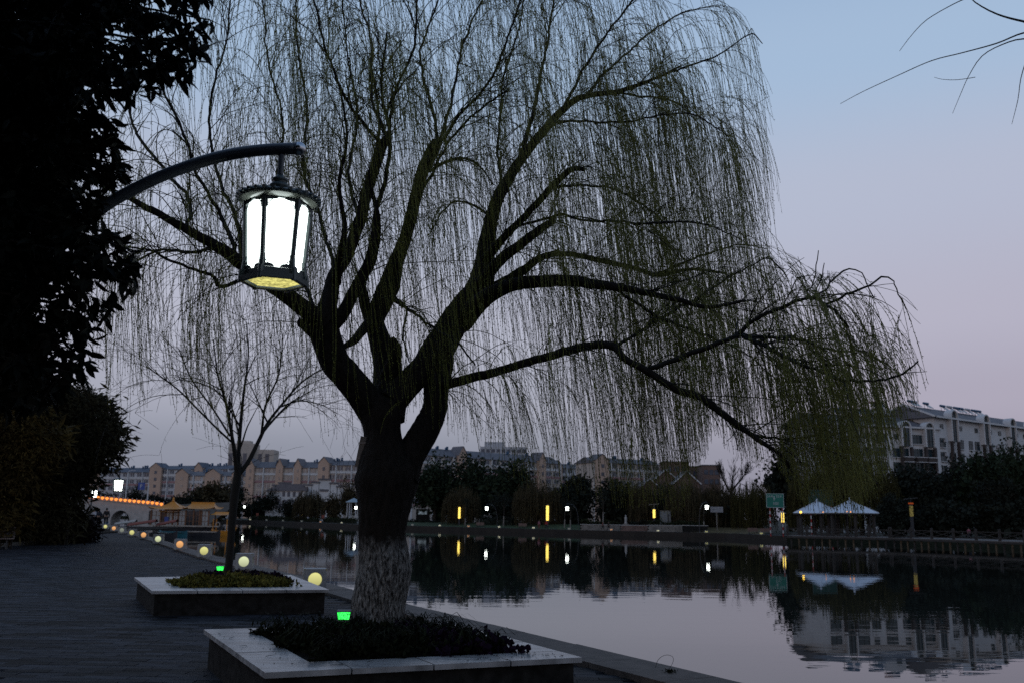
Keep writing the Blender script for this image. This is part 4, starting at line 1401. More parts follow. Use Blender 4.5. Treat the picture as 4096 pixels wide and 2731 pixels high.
for x, y, dd in tips:
    T = np.array(V(x - 18, y - 14, dd))
    zz = np.clip(T[2] + rg.uniform(-.15, .45), .8, 5.2)
    k = int(np.argmin(abs(L[:, 2] - zz)))
    A = L[k, :3]
    mid = (A + T) / 2 + np.array([0, 0, .12 + .1 * rg.random()]) + rg.normal(size=3) * .06
    B = smooth_line(np.column_stack([np.array([A, mid, T]), [.022, .013, .004]]), .06)
    wb.tube(B[:, :3], B[:, 3], 5)
    m = len(B)
    for j in range(int(m * .35), m):                           # side twigs, leafy toward their ends
        for _ in range(2):
            p = B[j, :3]
            d = unit(unit(B[min(j + 1, m - 1), :3] - B[j - 1, :3]) * .8 + rg.normal(size=3) * .55)
            l2 = rg.uniform(.06, .22)
            q = [p + d * l2 * s_ - np.array([0, 0, .05 * s_ * s_]) for s_ in (0, .5, 1.0)]
            if rg.random() < .6:
                wb.tube(np.array(q), [.003, .0025, .0015], 4)
            for s_ in (rg.random(5) * .7 + .3):
                C_.append(p + d * l2 * s_)
                D_.append(unit(d * .5 + rg.normal(size=3) * .6 + np.array([.12, 0, -.55])))
C_, D_ = np.array(C_), np.array(D_)
vv_ = proj_v(C_)
okk = (vv_[:, 0] < np.interp(vv_[:, 1], [0, 60, 120, 185, 215, 240, 300, 400, 440, 470, 520, 560, 650, 700, 760, 870, 905, 960], [490, 490, 478, 415, 330, 235, 270, 285, 250, 215, 225, 310, 312, 255, 225, 195, 150, 60]))
C_, D_ = C_[okk], D_[okk]
lv = NB()
leaf_mesh(lv, C_, D_, unit(rg.normal(size=(len(C_), 3)) + np.array([0, -.3, .5])), rg.uniform(.065, .115, len(C_)), rg.uniform(.028, .046, len(C_)))
# the body of the crown farther left and behind, where no sky gets through
n = 16000
bx = np.array([tuple(V(a, b, c)) for a, b, c in zip(rg.uniform(-260, 260, n), rg.uniform(-120, 940, n), rg.uniform(4.9, 6.0, n))])
bv = proj_v(bx)
kk = bv[:, 0] < np.interp(bv[:, 1], [0, 100, 230, 330, 420, 470, 560, 640, 720, 800, 860, 940], [230, 215, 190, 200, 170, 120, 110, 90, 80, 60, 110, 90]) + 26 * np.sin(bv[:, 1] / 23.) + 18 * rg.normal(size=n)
bx = bx[kk]
leaf_mesh(lv, bx, unit(rg.normal(size=bx.shape) + np.array([0, 0, -.4])), unit(rg.normal(size=bx.shape)), rg.uniform(.07, .12, len(bx)), rg.uniform(.035, .055, len(bx)))
# unseen leaf mass added above and behind the camera to shade the promenade
n = 15000
cx_ = np.column_stack([rg.uniform(-10, 2.2, n), rg.uniform(-8, 3.6, n), rg.uniform(3.2, 8.5, n)])
ell = ((cx_[:, 0] + 4.2) / 6.2) ** 2 + ((cx_[:, 1] + 2.2) / 6.2) ** 2 + ((cx_[:, 2] - 5.4) / 3.2) ** 2
vis = (cx_[:, 1] > -.3) & (cx_[:, 2] < 2.6 + .75 * cx_[:, 1])
cx_ = cx_[(ell < 1) & ~vis]
leaf_mesh(lv, cx_, unit(rg.normal(size=cx_.shape)), unit(rg.normal(size=cx_.shape)), rg.uniform(.25, .5, len(cx_)), rg.uniform(.14, .3, len(cx_)))
for k in range(9):
    a_ = k * .7 + 1.6
    wb.tube(smooth_line([(-4.1, 4.8, 3.3, .05), (-4.2 + 1.5 * math.cos(a_), 2.5 + 1.2 * math.sin(a_), 4.8, .035), (-4.2 + 4 * math.cos(a_), -1.5 + 4 * math.sin(a_) - 1.5, 5.8, .012)], .2)[:, :3], np.linspace(.05, .012, len(smooth_line([(-4.1, 4.8, 3.3, .05), (-4.2 + 1.5 * math.cos(a_), 2.5 + 1.2 * math.sin(a_), 4.8, .035), (-4.2 + 4 * math.cos(a_), -1.5 + 4 * math.sin(a_) - 1.5, 5.8, .012)], .2))), 6)
wb.build('trunk', m_twig, ev, smooth=True, off=ev_base)
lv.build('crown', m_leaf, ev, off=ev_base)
print('evergreen leaves', len(C_) + len(bx))

# twigs reaching in at the top right, from a bare tree beside the camera
tw_base = Vector((4.6, 3.1, 0))
m_twig2 = mat('reddish_bare_twig', (0.020, 0.013, 0.010), 0.8, 0.3, 9.0)
tt = thing('bare_tree', 'bare tree out of frame whose thin drooping twigs cross the top corner of the sky', 'tree', tw_base)
nb = NB()
L = smooth_line([(4.6, 3.1, 0, .10), (4.55, 3.15, 1.5, .09), (4.4, 3.3, 3.0, .075), (4.1, 3.6, 4.4, .05), (3.8, 3.9, 5.3, .03)], .1)
nb.tube(L[:, :3], L[:, 3], 12, .04, 5)
TWD = 5.2
A0 = tuple(L[-12, :3])
twig_px = [[(2420, 60, 3.5), (2352, 50, 3.0), (2290, 33, 2.2), (2240, 6, 1.6), (2215, -20, 1)],
           [(2420, 70, 3), (2352, 76, 2.2), (2290, 100, 1.8), (2210, 122, 1.4), (2140, 140, 1.2), (2060, 175, 1.0), (1980, 212, .8), (1930, 239, .6)],
           [(2420, 100, 3), (2352, 90, 2), (2300, 104, 1.5), (2255, 130, 1.2), (2225, 175, .9), (2205, 220, .7), (2188, 261, .5)],
           [(2235, -10, 1.6), (2190, 10, 1.2), (2130, 45, 1.0), (2095, 80, .8), (2066, 118, .6)],
           [(2360, 130, 1.4), (2345, 180, 1.1), (2338, 230, .9), (2324, 286, .5)],
           [(2240, 178, .9), (2200, 184, .8), (2165, 183, .6), (2146, 178, .5)]]
for rows in twig_px:
    pts_ = [(*V(x, y, TWD), r_ * TWD / (F_PX / KV)) for x, y, r_ in rows]
    if rows[0][0] > 2400:
        pts_ = [(*A0, .012), ((A0[0] + pts_[0][0]) / 2, (A0[1] + pts_[0][1]) / 2, max(A0[2], pts_[0][2]) + .1, .009)] + pts_
    B = smooth_line(pts_, .04)
    nb.tube(B[:, :3], np.maximum(B[:, 3], .0011), 5)
nb.build('trunk', m_twig2, tt, smooth=True, off=tw_base)

# ================================================================ FOLIAGE MAKERS
m_trunk_far = mat('far_trunk', (0.022, 0.018, 0.014), 0.9, 0.3, 3.0)
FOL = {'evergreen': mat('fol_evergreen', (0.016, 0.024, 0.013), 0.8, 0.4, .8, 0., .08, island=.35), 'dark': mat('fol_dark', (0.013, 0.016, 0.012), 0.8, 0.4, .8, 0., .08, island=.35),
       'brown': mat('fol_brown', (0.040, 0.032, 0.017), 0.8, 0.35, .8, 0., .08, island=.3), 'bamboo': mat('fol_bamboo', (0.020, 0.0165, 0.0075), 0.85, 0.5, .5, 0., .08, island=.4), 'olive': mat('fol_olive', (0.036, 0.032, 0.011), 0.8, 0.35, .8, 0., .08, island=.3),
       'yellow': mat('fol_yellow', (0.034, 0.023, 0.006), 0.85, 0.6, .6, 0., .08, island=.4), 'hedge': mat('fol_hedge', (0.016, 0.020, 0.009), 0.85, 0.4, 2., 0., .08, island=.35),
       'red': mat('fol_red', (0.006, 0.0030, 0.0028), 0.85, 0.4, 2., 0., .08, island=.35)}


def blob_leaves(nb, c, r_, n, leaf, rg, clumps=14, flat=0.5):
    """leafy clumps spread through an uneven ellipsoid"""
    c, r_ = np.array(c), np.array(r_)
    cc = unit(rg.normal(size=(clumps, 3))) * (rg.random((clumps, 1)) ** .45) * .78
    cr = rg.uniform(.28, .5, clumps)
    k = rg.integers(0, clumps, n)
    p = cc[k] + unit(rg.normal(size=(n, 3))) * (rg.random((n, 1)) ** .4) * cr[k][:, None]
    p = c + p * r_
    d = unit(rg.normal(size=(n, 3)))
    w = unit(np.cross(d, rg.normal(size=(n, 3))))
    nb.leaves(p, d, w, leaf * rg.uniform(.6, 1.4, n), leaf * rg.uniform(.4, .9, n), .1)


def round_tree(x, top, width, dep, kind, label, base_z=BANK_Z, n=2600, group='trees on the far bank', seed=None, low=0.25, name='round_tree', leaf=None):
    """x, top, width in photo pixels; dep in metres"""
    rg = np.random.default_rng(seed if seed is not None else int(x * 7 + top))
    T = P(x, top, dep)
    h = T.z - base_z
    r_ = width / 2 / F_PX * dep
    b = Vector((T.x, dep, base_z))
    t = thing(name, label, 'tree', b, 0, group)
    tr = NB()
    tr.tube(np.array([[0, 0, 0], [.05, 0, h * .3], [0, .05, h * .6], [.03, 0, h * .85]]), [h * .030, h * .024, h * .017, h * .006], 8, .05, x)
    for k in range(7):
        a = k * 2.4 + x
        z = h * (.32 + .06 * k)
        tr.tube(np.array([[0, 0, z], [math.cos(a) * r_ * .35, math.sin(a) * r_ * .35, z + h * .12], [math.cos(a) * r_ * .7, math.sin(a) * r_ * .7, z + h * .2]]), [h * .012, h * .008, h * .003], 5)
    tr.build('trunk', m_trunk_far, t)
    nb = NB()
    low *= .30
    blob_leaves(nb, (0, 0, h * (low + (1 - low) / 2)), (r_ * 1.15, r_ * 1.15, h * (1 - low) / 2 * 1.06), n, leaf or max(.34, r_ * .13), rg, 26)
    blob_leaves(nb, (0, 0, h * .42), (r_ * .9, r_ * .8, h * .42), n // 3, max(.8, r_ * .30), rg, 14)
    nb.build('crown', FOL[kind], t)
    return t


def weeping_tree(x, top, width, dep, kind, label, base_z=BANK_Z, n=1100, group='trees on the far bank', low=.06, name='far_willow'):
    rg = np.random.default_rng(int(x * 3 + top))
    T = P(x, top, dep)
    h = T.z - base_z
    r_ = width / 2 / F_PX * dep
    b = Vector((T.x, dep, base_z))
    t = thing(name, label, 'tree', b, 0, group)
    tr, nb = NB(), NB()
    tr.tube(np.array([[0, 0, 0], [.06, 0, h * .25], [0, .05, h * .5], [.03, 0, h * .7]]), [h * .030, h * .025, h * .018, h * .006], 8, .05, x)
    for k in range(10):
        a = k * 2.4 + x
        z = h * (.3 + .04 * k)
        tr.tube(np.array([[0, 0, z], [math.cos(a) * r_ * .35, math.sin(a) * r_ * .35, z + h * .18], [math.cos(a) * r_ * .7, math.sin(a) * r_ * .7, z + h * .24]]), [h * .012, h * .008, h * .003], 5)
    tr.build('trunk', m_trunk_far, t)
    u = unit(rg.normal(size=(n, 3)) * [1, 1, .6])
    u[:, 2] = abs(u[:, 2])
    rr = rg.random((n, 1)) ** .45
    s = np.array([0, 0, h * .55]) + u * rr * np.array([r_, r_, h * .45])
    K = 7
    ln = np.minimum(h * rg.uniform(.22, .62, n), s[:, 2] - h * low * rg.uniform(.5, 1.6, n))
    ln = np.clip(ln, .3, None)
    pts_ = np.zeros((n, K + 1, 3))
    for k in range(K + 1):
        f = k / K
        pts_[:, k] = s + np.stack([u[:, 0] * r_ * .10 * f ** .5, u[:, 1] * r_ * .10 * f ** .5, -ln * f], 1) + rg.normal(size=(n, 3)) * .05 * r_ * .3
    side = unit(np.stack([rg.normal(size=n), rg.normal(size=n), np.zeros(n)], 1)) * (dep * .00022)[..., None] if hasattr(dep, '__len__') else unit(np.stack([rg.normal(size=n), rg.normal(size=n), np.zeros(n)], 1)) * max(.025, dep * .00020)
    A_, B_ = pts_ - side[:, None], pts_ + side[:, None]
    v = np.stack([A_, B_], 2).reshape(-1, 3)
    b0 = (np.arange(n)[:, None] * (K + 1) + np.arange(K)[None]).reshape(-1, 1) * 2
    nb.add(v, np.concatenate([b0 + np.array([0, 1, 3]), b0 + np.array([0, 3, 2])]))
    c = pts_[:, 1:].reshape(-1, 3)
    dd = unit(rg.normal(size=c.shape) + np.array([0, 0, -1.0]))
    w = unit(np.cross(dd, rg.normal(size=c.shape)))
    nb.leaves(c, dd, w, max(.2, r_ * .09), max(.06, r_ * .025))
    nb.build('crown', FOL[kind], t)
    return t


# ================================================================ LEFT BED: BAMBOO, HEDGE, KERB, BENCH
def feathery(x0, x1, y0, y1, dep, kind, label, n, name, leaf=.16, thick=2.5, seed=1, base_y=None, edge=None, stems=14):
    """clump of fine hanging sprays filling a part of the picture at a given distance"""
    rg = np.random.default_rng(seed)
    c0, c1 = P(x0, y1, dep), P(x1, y0, dep)
    b = Vector(((c0.x + c1.x) / 2, dep, 0))
    t = thing(name, label, 'bush', b, 0)
    st, nb = NB(), NB()
    hh, ww = c1.z, (c1.x - c0.x)
    for k in range(stems):
        bx_ = rg.uniform(-.35, .25) * ww
        tx = bx_ + rg.uniform(-.2, .25) * ww
        st.tube(np.array([[bx_, rg.uniform(-.5, .5), 0], [bx_ * .8 + tx * .2, 0, hh * .45], [tx, 0, hh * .85], [tx + .08 * ww, 0, hh * .93]]), [.035, .03, .018, .006], 6)
    st.build('stems', m_trunk_far, t)
    m = n // 22
    px = rg.uniform(x0, x1, m * 3)
    py = rg.uniform(y0, y1, m * 3)
    lim = np.interp(py, [e[1] for e in edge], [e[0] for e in edge]) if edge else np.full(len(px), x1)
    low = np.interp(px, [e[0] for e in edge[::-1]], [e[1] for e in edge[::-1]]) if edge else 0
    kk_ = px < lim - 34 + 13 * rg.normal(size=len(px))
    px, py = px[kk_][:m], py[kk_][:m]
    cs = np.array([tuple(P(a, b_, dep + q)) for a, b_, q in zip(px, py, rg.uniform(-thick / 2, thick / 2, len(px)))])
    cs[:, 2] = np.maximum(cs[:, 2], .15)
    sp = np.repeat(cs, 22, 0) + rg.normal(size=(len(cs) * 22, 3)) * [leaf * 1.6, leaf * 1.6, leaf * 1.1]
    sp[:, 2] = np.maximum(sp[:, 2], .05)
    d = unit(rg.normal(size=sp.shape) * .8 + np.array([.45, 0, -.25]))
    w = unit(np.cross(d, rg.normal(size=sp.shape)))
    core = rg.random(len(sp)) < .25                             # coarser leaves deep inside keep the clump closed
    sz = np.where(core, 2.2, 1.0)
    sp[core, 1] += thick * .3
    nb.leaves(sp - np.array(b), d, w, sz * leaf * rg.uniform(.7, 1.6, len(sp)), sz * leaf * rg.uniform(.20, .40, len(sp)))
    nb.build('crown', FOL[kind], t)
    return t


feathery(-150, 500, 1535, 2140, 44, 'bamboo', 'dark feathery bamboo clump leaning over the left of the path', 62000, 'bamboo_clump', .20, 4.0, 4,
         edge=[(250, 1535), (340, 1560), (430, 1600), (440, 1640), (465, 1690), (485, 1730), (455, 1770), (475, 1810), (415, 1850), (360, 1890), (350, 1910), (315, 1950), (295, 2000), (290, 2050), (290, 2140)])
feathery(-150, 260, 1520, 2120, 38, 'yellow', 'yellowish bush in front of the bamboo at the left edge', 26000, 'yellow_bush', .18, 3.0, 6,
         edge=[(10, 1520), (60, 1580), (150, 1610), (190, 1660), (225, 1740), (240, 1800), (190, 1860), (110, 1940), (60, 2060), (40, 2120)], stems=5)
feathery(-150, 385, 2050, 2168, 47, 'red', 'low dark red hedge at the foot of the bamboo', 30000, 'red_hedge', .16, 3.0, 8,
         edge=[(300, 2050), (340, 2075), (362, 2100), (368, 2120), (360, 2150), (345, 2168)], stems=20)
m_kerb = mat('pale_kerb_stone', (0.085, 0.08, 0.072), 0.8, 0.25, 3.0)
kerb = tag(bpy.data.objects.new('kerb', None), 'stone kerb round the planting bed on the left of the path', 'kerb', kind='structure')
col.objects.link(kerb)
kp = [G(x, y) for x, y in ((-200, 2205), (60, 2180), (160, 2170), (260, 2160), (350, 2151), (372, 2135))]
for a, b in zip(kp[:-1], kp[1:]):
    n = max(1, round((b - a).length / 2.2))
    for i in range(n):
        p, q = a + (b - a) * (i / n), a + (b - a) * ((i + 1) / n)
        u = (q - p).normalized()
        MB().bar(p + u * .01 + Vector((0, 0, .06)), q - u * .01 + Vector((0, 0, .06)), .14, .16).build('kerb_stone', m_kerb, kerb)
bed = MB().prism([(p.x, p.y) for p in kp] + [(kp[-1].x - 4, kp[-1].y + 30), (-110, 90), (-110, 20)], -.005, .05).build('planting_bed', m_soil)
tag(bed, 'dark soil bed under the bamboo', 'flower bed', kind='structure')

m_wood = mat('worn_bench_wood', (0.20, 0.155, 0.14), 0.65, 0.3, 4.0, stretch=(1, 12, 12))
bp_ = G(30, 2196)
bench = thing('park_bench', 'worn slatted wooden bench cut by the left edge of the picture', 'bench', (bp_.x - .75, bp_.y, 0), R(22))
for k in range(4):
    MB().box((0, .27 + .028 * k, .50 + .105 * k), (1.7, .03, .075)).build('back_slat', m_wood, bench)
for k in range(4):
    MB().box((0, -.22 + .13 * k, .42), (1.7, .10, .035)).build('seat_slat', m_wood, bench)
for s_ in (-.62, .62):
    MB().tube([(s_, -.24, 0), (s_, -.2, .4)], .022, 6).tube([(s_, .22, 0), (s_, .24, .4), (s_, .38, .88)], .022, 6).bar((s_, -.24, .385), (s_, .26, .385), .03).build('leg_frame', m_black, bench)
    MB().tube([(s_, -.24, .40), (s_, -.26, .62), (s_, .29, .64)], .02, 6).build('armrest', m_black, bench)

# ================================================================ PEOPLE
SKIN = mat('skin', (0.20, 0.12, 0.085), 0.6, 0.1, 8.0)
HAIR = mat('black_hair', (0.008, 0.007, 0.006), 0.5, 0.2, 30.0)


def cloth(name, c):
    return mat('cloth_' + name, c, 0.9, 0.2, 12.0, 0.1)


def person(loc, rz, h, label, top, legs, pose='stand', lean=0.0):
    """one continuous skinned body; coat and trousers are shells that follow it, hair a cap on the head"""
    t = thing('person', label, 'person', loc, rz, None)
    s = h / 1.72
    st = {'stand': (0.02, -.02, .05, .03), 'walk': (.26, -.24, .18, -.16)}[pose]
    fl, fr, al, ar = st
    J = {'pel': (0, 0, .95), 'sp': (0, .01, 1.16), 'ch': (0, .0, 1.36), 'nk': (0, -.01, 1.50), 'hd': (0, -.03, 1.585), 'tp': (0, -.02, 1.70),
         'hl': (.095, 0, .90), 'kl': (.10, -fl * .6 - .03, .50), 'al': (.10, -fl * .75, .09), 'tl': (.11, -fl * .75 - .15, .035),
         'hr': (-.095, 0, .90), 'kr': (-.10, -fr * .6 - .03, .50), 'ar': (-.10, -fr * .75 + .02, .09), 'tr': (-.11, -fr * .75 - .13, .035),
         'sl': (.17, 0, 1.42), 'el': (.235, .05 - al * .4, 1.16), 'wl': (.23, -.05 - al, .93), 'fl': (.22, -.09 - al, .83),
         'sr': (-.17, 0, 1.42), 'er': (-.235, .05 - ar * .4, 1.16), 'wr': (-.23, -.05 - ar, .93), 'fr': (-.22, -.09 - ar, .83)}
    RD = {'pel': .145, 'sp': .135, 'ch': .155, 'nk': .055, 'hd': .092, 'tp': .07, 'hl': .095, 'kl': .062, 'al': .042, 'tl': .035, 'hr': .095, 'kr': .062, 'ar': .042, 'tr': .035,
          'sl': .07, 'el': .045, 'wl': .032, 'fl': .028, 'sr': .07, 'er': .045, 'wr': .032, 'fr': .028}
    E_ = [('pel', 'sp'), ('sp', 'ch'), ('ch', 'nk'), ('nk', 'hd'), ('hd', 'tp'), ('pel', 'hl'), ('hl', 'kl'), ('kl', 'al'), ('al', 'tl'), ('pel', 'hr'), ('hr', 'kr'), ('kr', 'ar'), ('ar', 'tr'),
          ('ch', 'sl'), ('sl', 'el'), ('el', 'wl'), ('wl', 'fl'), ('ch', 'sr'), ('sr', 'er'), ('er', 'wr'), ('wr', 'fr')]

    def skin(keys, grow, name, m, root, parent):
        ks = [k for k in J if k in keys]
        me = bpy.data.meshes.new(name)
        me.from_pydata([tuple(c * s for c in J[k]) for k in ks], [(ks.index(a), ks.index(b)) for a, b in E_ if a in keys and b in keys], [])
        o = link(name, me, m, parent)
        md = o.modifiers.new('skin', 'SKIN')
        for i, k in enumerate(ks):
            r_ = (RD[k] + grow) * s
            me.skin_vertices[0].data[i].radius = (r_, r_ * (.75 if k in ('ch', 'sp', 'pel') else 1))
            me.skin_vertices[0].data[i].use_root = (k == root)
        sb = o.modifiers.new('sub', 'SUBSURF')
        sb.levels = sb.render_levels = 1
        return o
    body = skin(set(J), 0, 'body', SKIN, 'pel', t)
    skin({'pel', 'sp', 'ch', 'sl', 'el', 'wl', 'sr', 'er', 'wr'}, .018, 'coat', top, 'pel', t)
    skin({'pel', 'hl', 'kl', 'al', 'hr', 'kr', 'ar'}, .012, 'trousers', legs, 'pel', t)
    MB().sphere((0, .012 * s, 1.655 * s), .105 * s, 12, 8, 1.0).build('hair', HAIR, t, smooth=True)
    for sd in (-1, 1):
        q = J['al'] if sd > 0 else J['ar']
        MB().sphere((q[0] * s, (q[1] - .06) * s, .05 * s), .10 * s, 10, 6, .5).build('shoe', m_black, t, smooth=True)
    return t


_blk, _wht, _red, _dred, _nav, _pnk = cloth('black', (.010, .010, .012)), cloth('white', (.30, .30, .32)), cloth('red', (.26, .018, .016)), cloth('dull_red', (.12, .035, .03)), cloth('navy', (.014, .016, .026)), cloth('pink', (.20, .07, .10))
q = G(421, 2110)
person((q.x, q.y, 0), R(190), 1.76, 'man in black coat and trousers standing on the path by the quay', _blk, _blk)
q = G(374, 2112)
person((q.x - .1, q.y, 0), R(175), 1.66, 'person in white sleeves and dark vest walking away along the path', _wht, _blk, 'walk')
q = G(352, 2108)
person((q.x, q.y + 2, 0), R(170), 1.66, 'person in dark clothes half hidden by the red hedge', _nav, _blk)
for x, back, rz, lb, tp, lg, ps in ((2185, 2.0, 20, 'walker in a bright red jacket on the far bank', _red, _blk, 'walk'), (2156, 3.4, -15, 'walker in a dull red and pink coat left of the red jacket', _pnk, _dred, 'stand'),
                                    (2411, 2.2, 80, 'walker in a dull red top before the stone wall', _dred, _blk, 'walk'), (2434, 2.4, 80, 'walker all in black before the stone wall', _blk, _blk, 'walk'),
                                    (1230, 4.0, 40, 'small figure in white near the far lit column', _wht, _nav, 'stand'), (3870, 14, 10, 'small figure in pink under the dark trees at the dock', _pnk, _nav, 'stand')):
    p = at_bank(x, back) if x < 3300 else None
    if p is None:
        d_ = ray(x, 2060)
        p = Vector((d_[0] / d_[1] * 142, 142, BANK_Z))
    person(tuple(p), R(rz), 1.68, lb, tp, lg, ps)

# ================================================================ BRIDGE
m_bridge = mat('grey_bridge_stone', (0.30, 0.29, 0.28), 0.8, 0.15, .8)
m_lant = glow('orange_bridge_lantern', (1.0, 0.30, 0.06), 1.5)
BD = 250.0
br_o = P(420, 2080, BD)
br_o = Vector((br_o.x, BD, WATER_Z))
bridge = thing('stone_bridge', 'grey stone arch bridge with a row of orange lanterns on its parapet', 'bridge', br_o)


def bx_(x):
    return P(x, 2050, BD).x - br_o.x


def bz_(x, y):
    return P(x, y, BD).z - br_o.z


top_px = [(150, 1982), (260, 1984), (330, 1989), (420, 1998), (520, 2008), (620, 2017), (720, 2036), (760, 2046)]
arches = [(225, 40), (378, 42), (483, 38)]                     # centre and half width, photo pixels
poly = []
for cx_, hw in arches[1:]:
    poly.append((cx_, hw))
upper = [(bx_(x), bz_(x, y)) for x, y in top_px]
lower = [(bx_(760), -.5)]
for cx_, hw in sorted(arches, reverse=True):
    x1_, x0_ = bx_(cx_ + hw), bx_(cx_ - hw)
    rr_ = (x1_ - x0_) / 2
    ctr = (x0_ + x1_) / 2
    lower += [(x1_, -.5)] + [(ctr + rr_ * math.cos(a), .4 + rr_ * 1.12 * math.sin(a)) for a in np.linspace(0, math.pi, 17)] + [(x0_, -.5)]
lower += [(bx_(150), -.5)]
MB().vprism(lower[::-1] + upper[::-1], 0, 6.0).build('body', m_bridge, bridge)
for cx_, hw in arches:
    rr_ = (bx_(cx_ + hw) - bx_(cx_ - hw)) / 2
    ctr = bx_(cx_)
    o_ = [(ctr + (rr_ + .28) * math.cos(a), .4 + (rr_ * 1.12 + .28) * math.sin(a)) for a in np.linspace(0, math.pi, 17)]
    i_ = [(ctr + (rr_ - .02) * math.cos(a), .4 + (rr_ * 1.12 - .02) * math.sin(a)) for a in np.linspace(0, math.pi, 17)]
    MB().vprism(o_ + i_[::-1], -.08, .06).build('arch_ring', m_bridge, bridge)
MB().vprism([(a, b + .06) for a, b in upper] + [(a, b - .22) for a, b in upper[::-1]], -.18, .10).build('cornice', m_bridge, bridge)
xs = np.linspace(250, 650, 23)
for i, x in enumerate(xs):
    y = np.interp(x, [a for a, b in top_px], [b for a, b in top_px])
    x_, z_ = bx_(x), bz_(x, y)
    MB().box((x_, .2, z_ + .50), (.22, .22, 1.0)).lathe([(.14, 0), (.16, .08), (.05, .2)], 8, (x_, .2, z_ + 1.0)).build('railing_post', m_bridge, bridge)
    if i < len(xs) - 1:
        x2 = xs[i + 1]
        y2 = np.interp(x2, [a for a, b in top_px], [b for a, b in top_px])
        X2, Z2 = bx_(x2), bz_(x2, y2)
        MB().vprism([(x_ + .11, z_ + .08), (X2 - .11, Z2 + .08), (X2 - .11, Z2 + .75), (x_ + .11, z_ + .75)], .12, .26).build('railing_panel', m_bridge, bridge)
ORD = 'first second third fourth fifth sixth seventh eighth ninth tenth eleventh twelfth thirteenth fourteenth fifteenth sixteenth seventeenth'.split()
for i, x in enumerate(np.linspace(352, 645, 17)):
    y = np.interp(x, [a for a, b in top_px], [b for a, b in top_px])
    x_, z_ = bx_(x), bz_(x, y) + .45
    L_ = thing('lantern', ORD[i] + ' orange lantern of the row on the bridge parapet, counted from the bamboo', 'lantern', (br_o.x + x_, BD - .42, br_o.z + z_), 0, 'orange lanterns on the bridge')
    MB().lathe([(.05, -.42), (.22, -.30), (.40, -.08), (.44, .10), (.34, .28), (.16, .36)], 12).build('globe', m_lant, L_, smooth=True)
    MB().lathe([(.12, .355), (.12, .42), (.02, .5)], 8).build('cap', m_black, L_)
# slope and small pier by the bridge end
m_earth = mat('bare_earth', (0.055, 0.042, 0.032), 0.95, 0.3, .5)
sl = MB()
e0, e1 = P(520, 2075, 238), P(760, 2075, 238)
sl.add([(e0.x, 232, WATER_Z - .3), (e1.x + 8, 226, WATER_Z - .3), (e1.x + 8, 252, 4.2), (e1.x - 9, 250, 3.2), (e0.x + 5, 249, .2), (e0.x, 249, WATER_Z - .3)], [(0, 1, 2, 3, 4, 5)])
tag(sl.build('bank_slope', m_earth), 'bare brown earth slope at the end of the bridge', 'slope', kind='structure')

m_white_p = mat('white_paint', (0.42, 0.43, 0.45), 0.5, 0.08, 3.0)
m_blue_s = mat('blue_sign', (0.015, 0.05, 0.22), 0.4, 0.1, 3.0)
q = P(588, 2010, 262)
sp_ = thing('sign_pole', 'white pole with a blue square traffic sign above the bridge', 'sign', (q.x, 262, 2.2))
topz = P(588, 1932, 262).z - 2.2
MB().tube([(0, 0, 0), (0, 0, topz)], [.22, .15], 10).bar((.1, 0, topz), (-2.4, 0, topz), .16).build('pole', m_white_p, sp_)
sb_ = MB().box((-1.9, -.12, topz - .75), (1.9, .08, 2.0)).build('panel', m_blue_s, sp_)
MB().box((-2.15, -.175, topz - .75), (.16, .02, 1.1)).box((-1.75, -.175, topz - .45), (.16, .02, .5)).box((-1.95, -.175, topz - .24), (.5, .02, .14)).box((-1.9, -.175, topz - .70), (.4, .02, .14)).build('symbol', m_white_p, sb_)
q = P(500, 2010, 262)
lp = thing('lamp_pole', 'plain white street light pole standing on the bridge', 'street lamp', (q.x, 262, 2.2))
tz = P(500, 1890, 262).z - 2.2
MB().tube([(0, 0, 0), (0, 0, tz), (.5, -.3, tz + .5), (1.6, -.6, tz + .7)], [.16, .11, .09, .08], 8).build('pole', m_white_p, lp)
MB().box((1.9, -.7, tz + .72), (.9, .32, .14)).build('lamp_head', m_white_p, lp)

# ================================================================ BOATS
m_tile = mat('yellow_glazed_tile', (0.42, 0.17, 0.020), 0.4, 0.2, 6.0)
m_hullw = mat('cream_boat_paint', (0.26, 0.23, 0.20), 0.5, 0.15, 2.0)
m_hullb = mat('teal_boat_paint', (0.012, 0.085, 0.11), 0.45, 0.15, 2.0)
m_hulld = mat('dark_boat_hull', (0.022, 0.022, 0.026), 0.5, 0.2, 2.0)
m_redp = mat('red_lacquer', (0.13, 0.060, 0.032), 0.5, 0.2, 4.0)
m_glassd = mat('dark_window_glass', (0.02, 0.026, 0.030), 0.08, 0.1, 2.0, 0.0, 0.6)
m_glassp = mat('pale_curtained_glass', (0.26, 0.27, 0.27), 0.15, 0.2, 3.0, 0.0, 0.6)
m_redroof = mat('red_canvas', (0.16, 0.045, 0.030), 0.8, 0.2, 3.0)
PX = lambda d: d / F_PX                                       # metres to a photo pixel at distance d


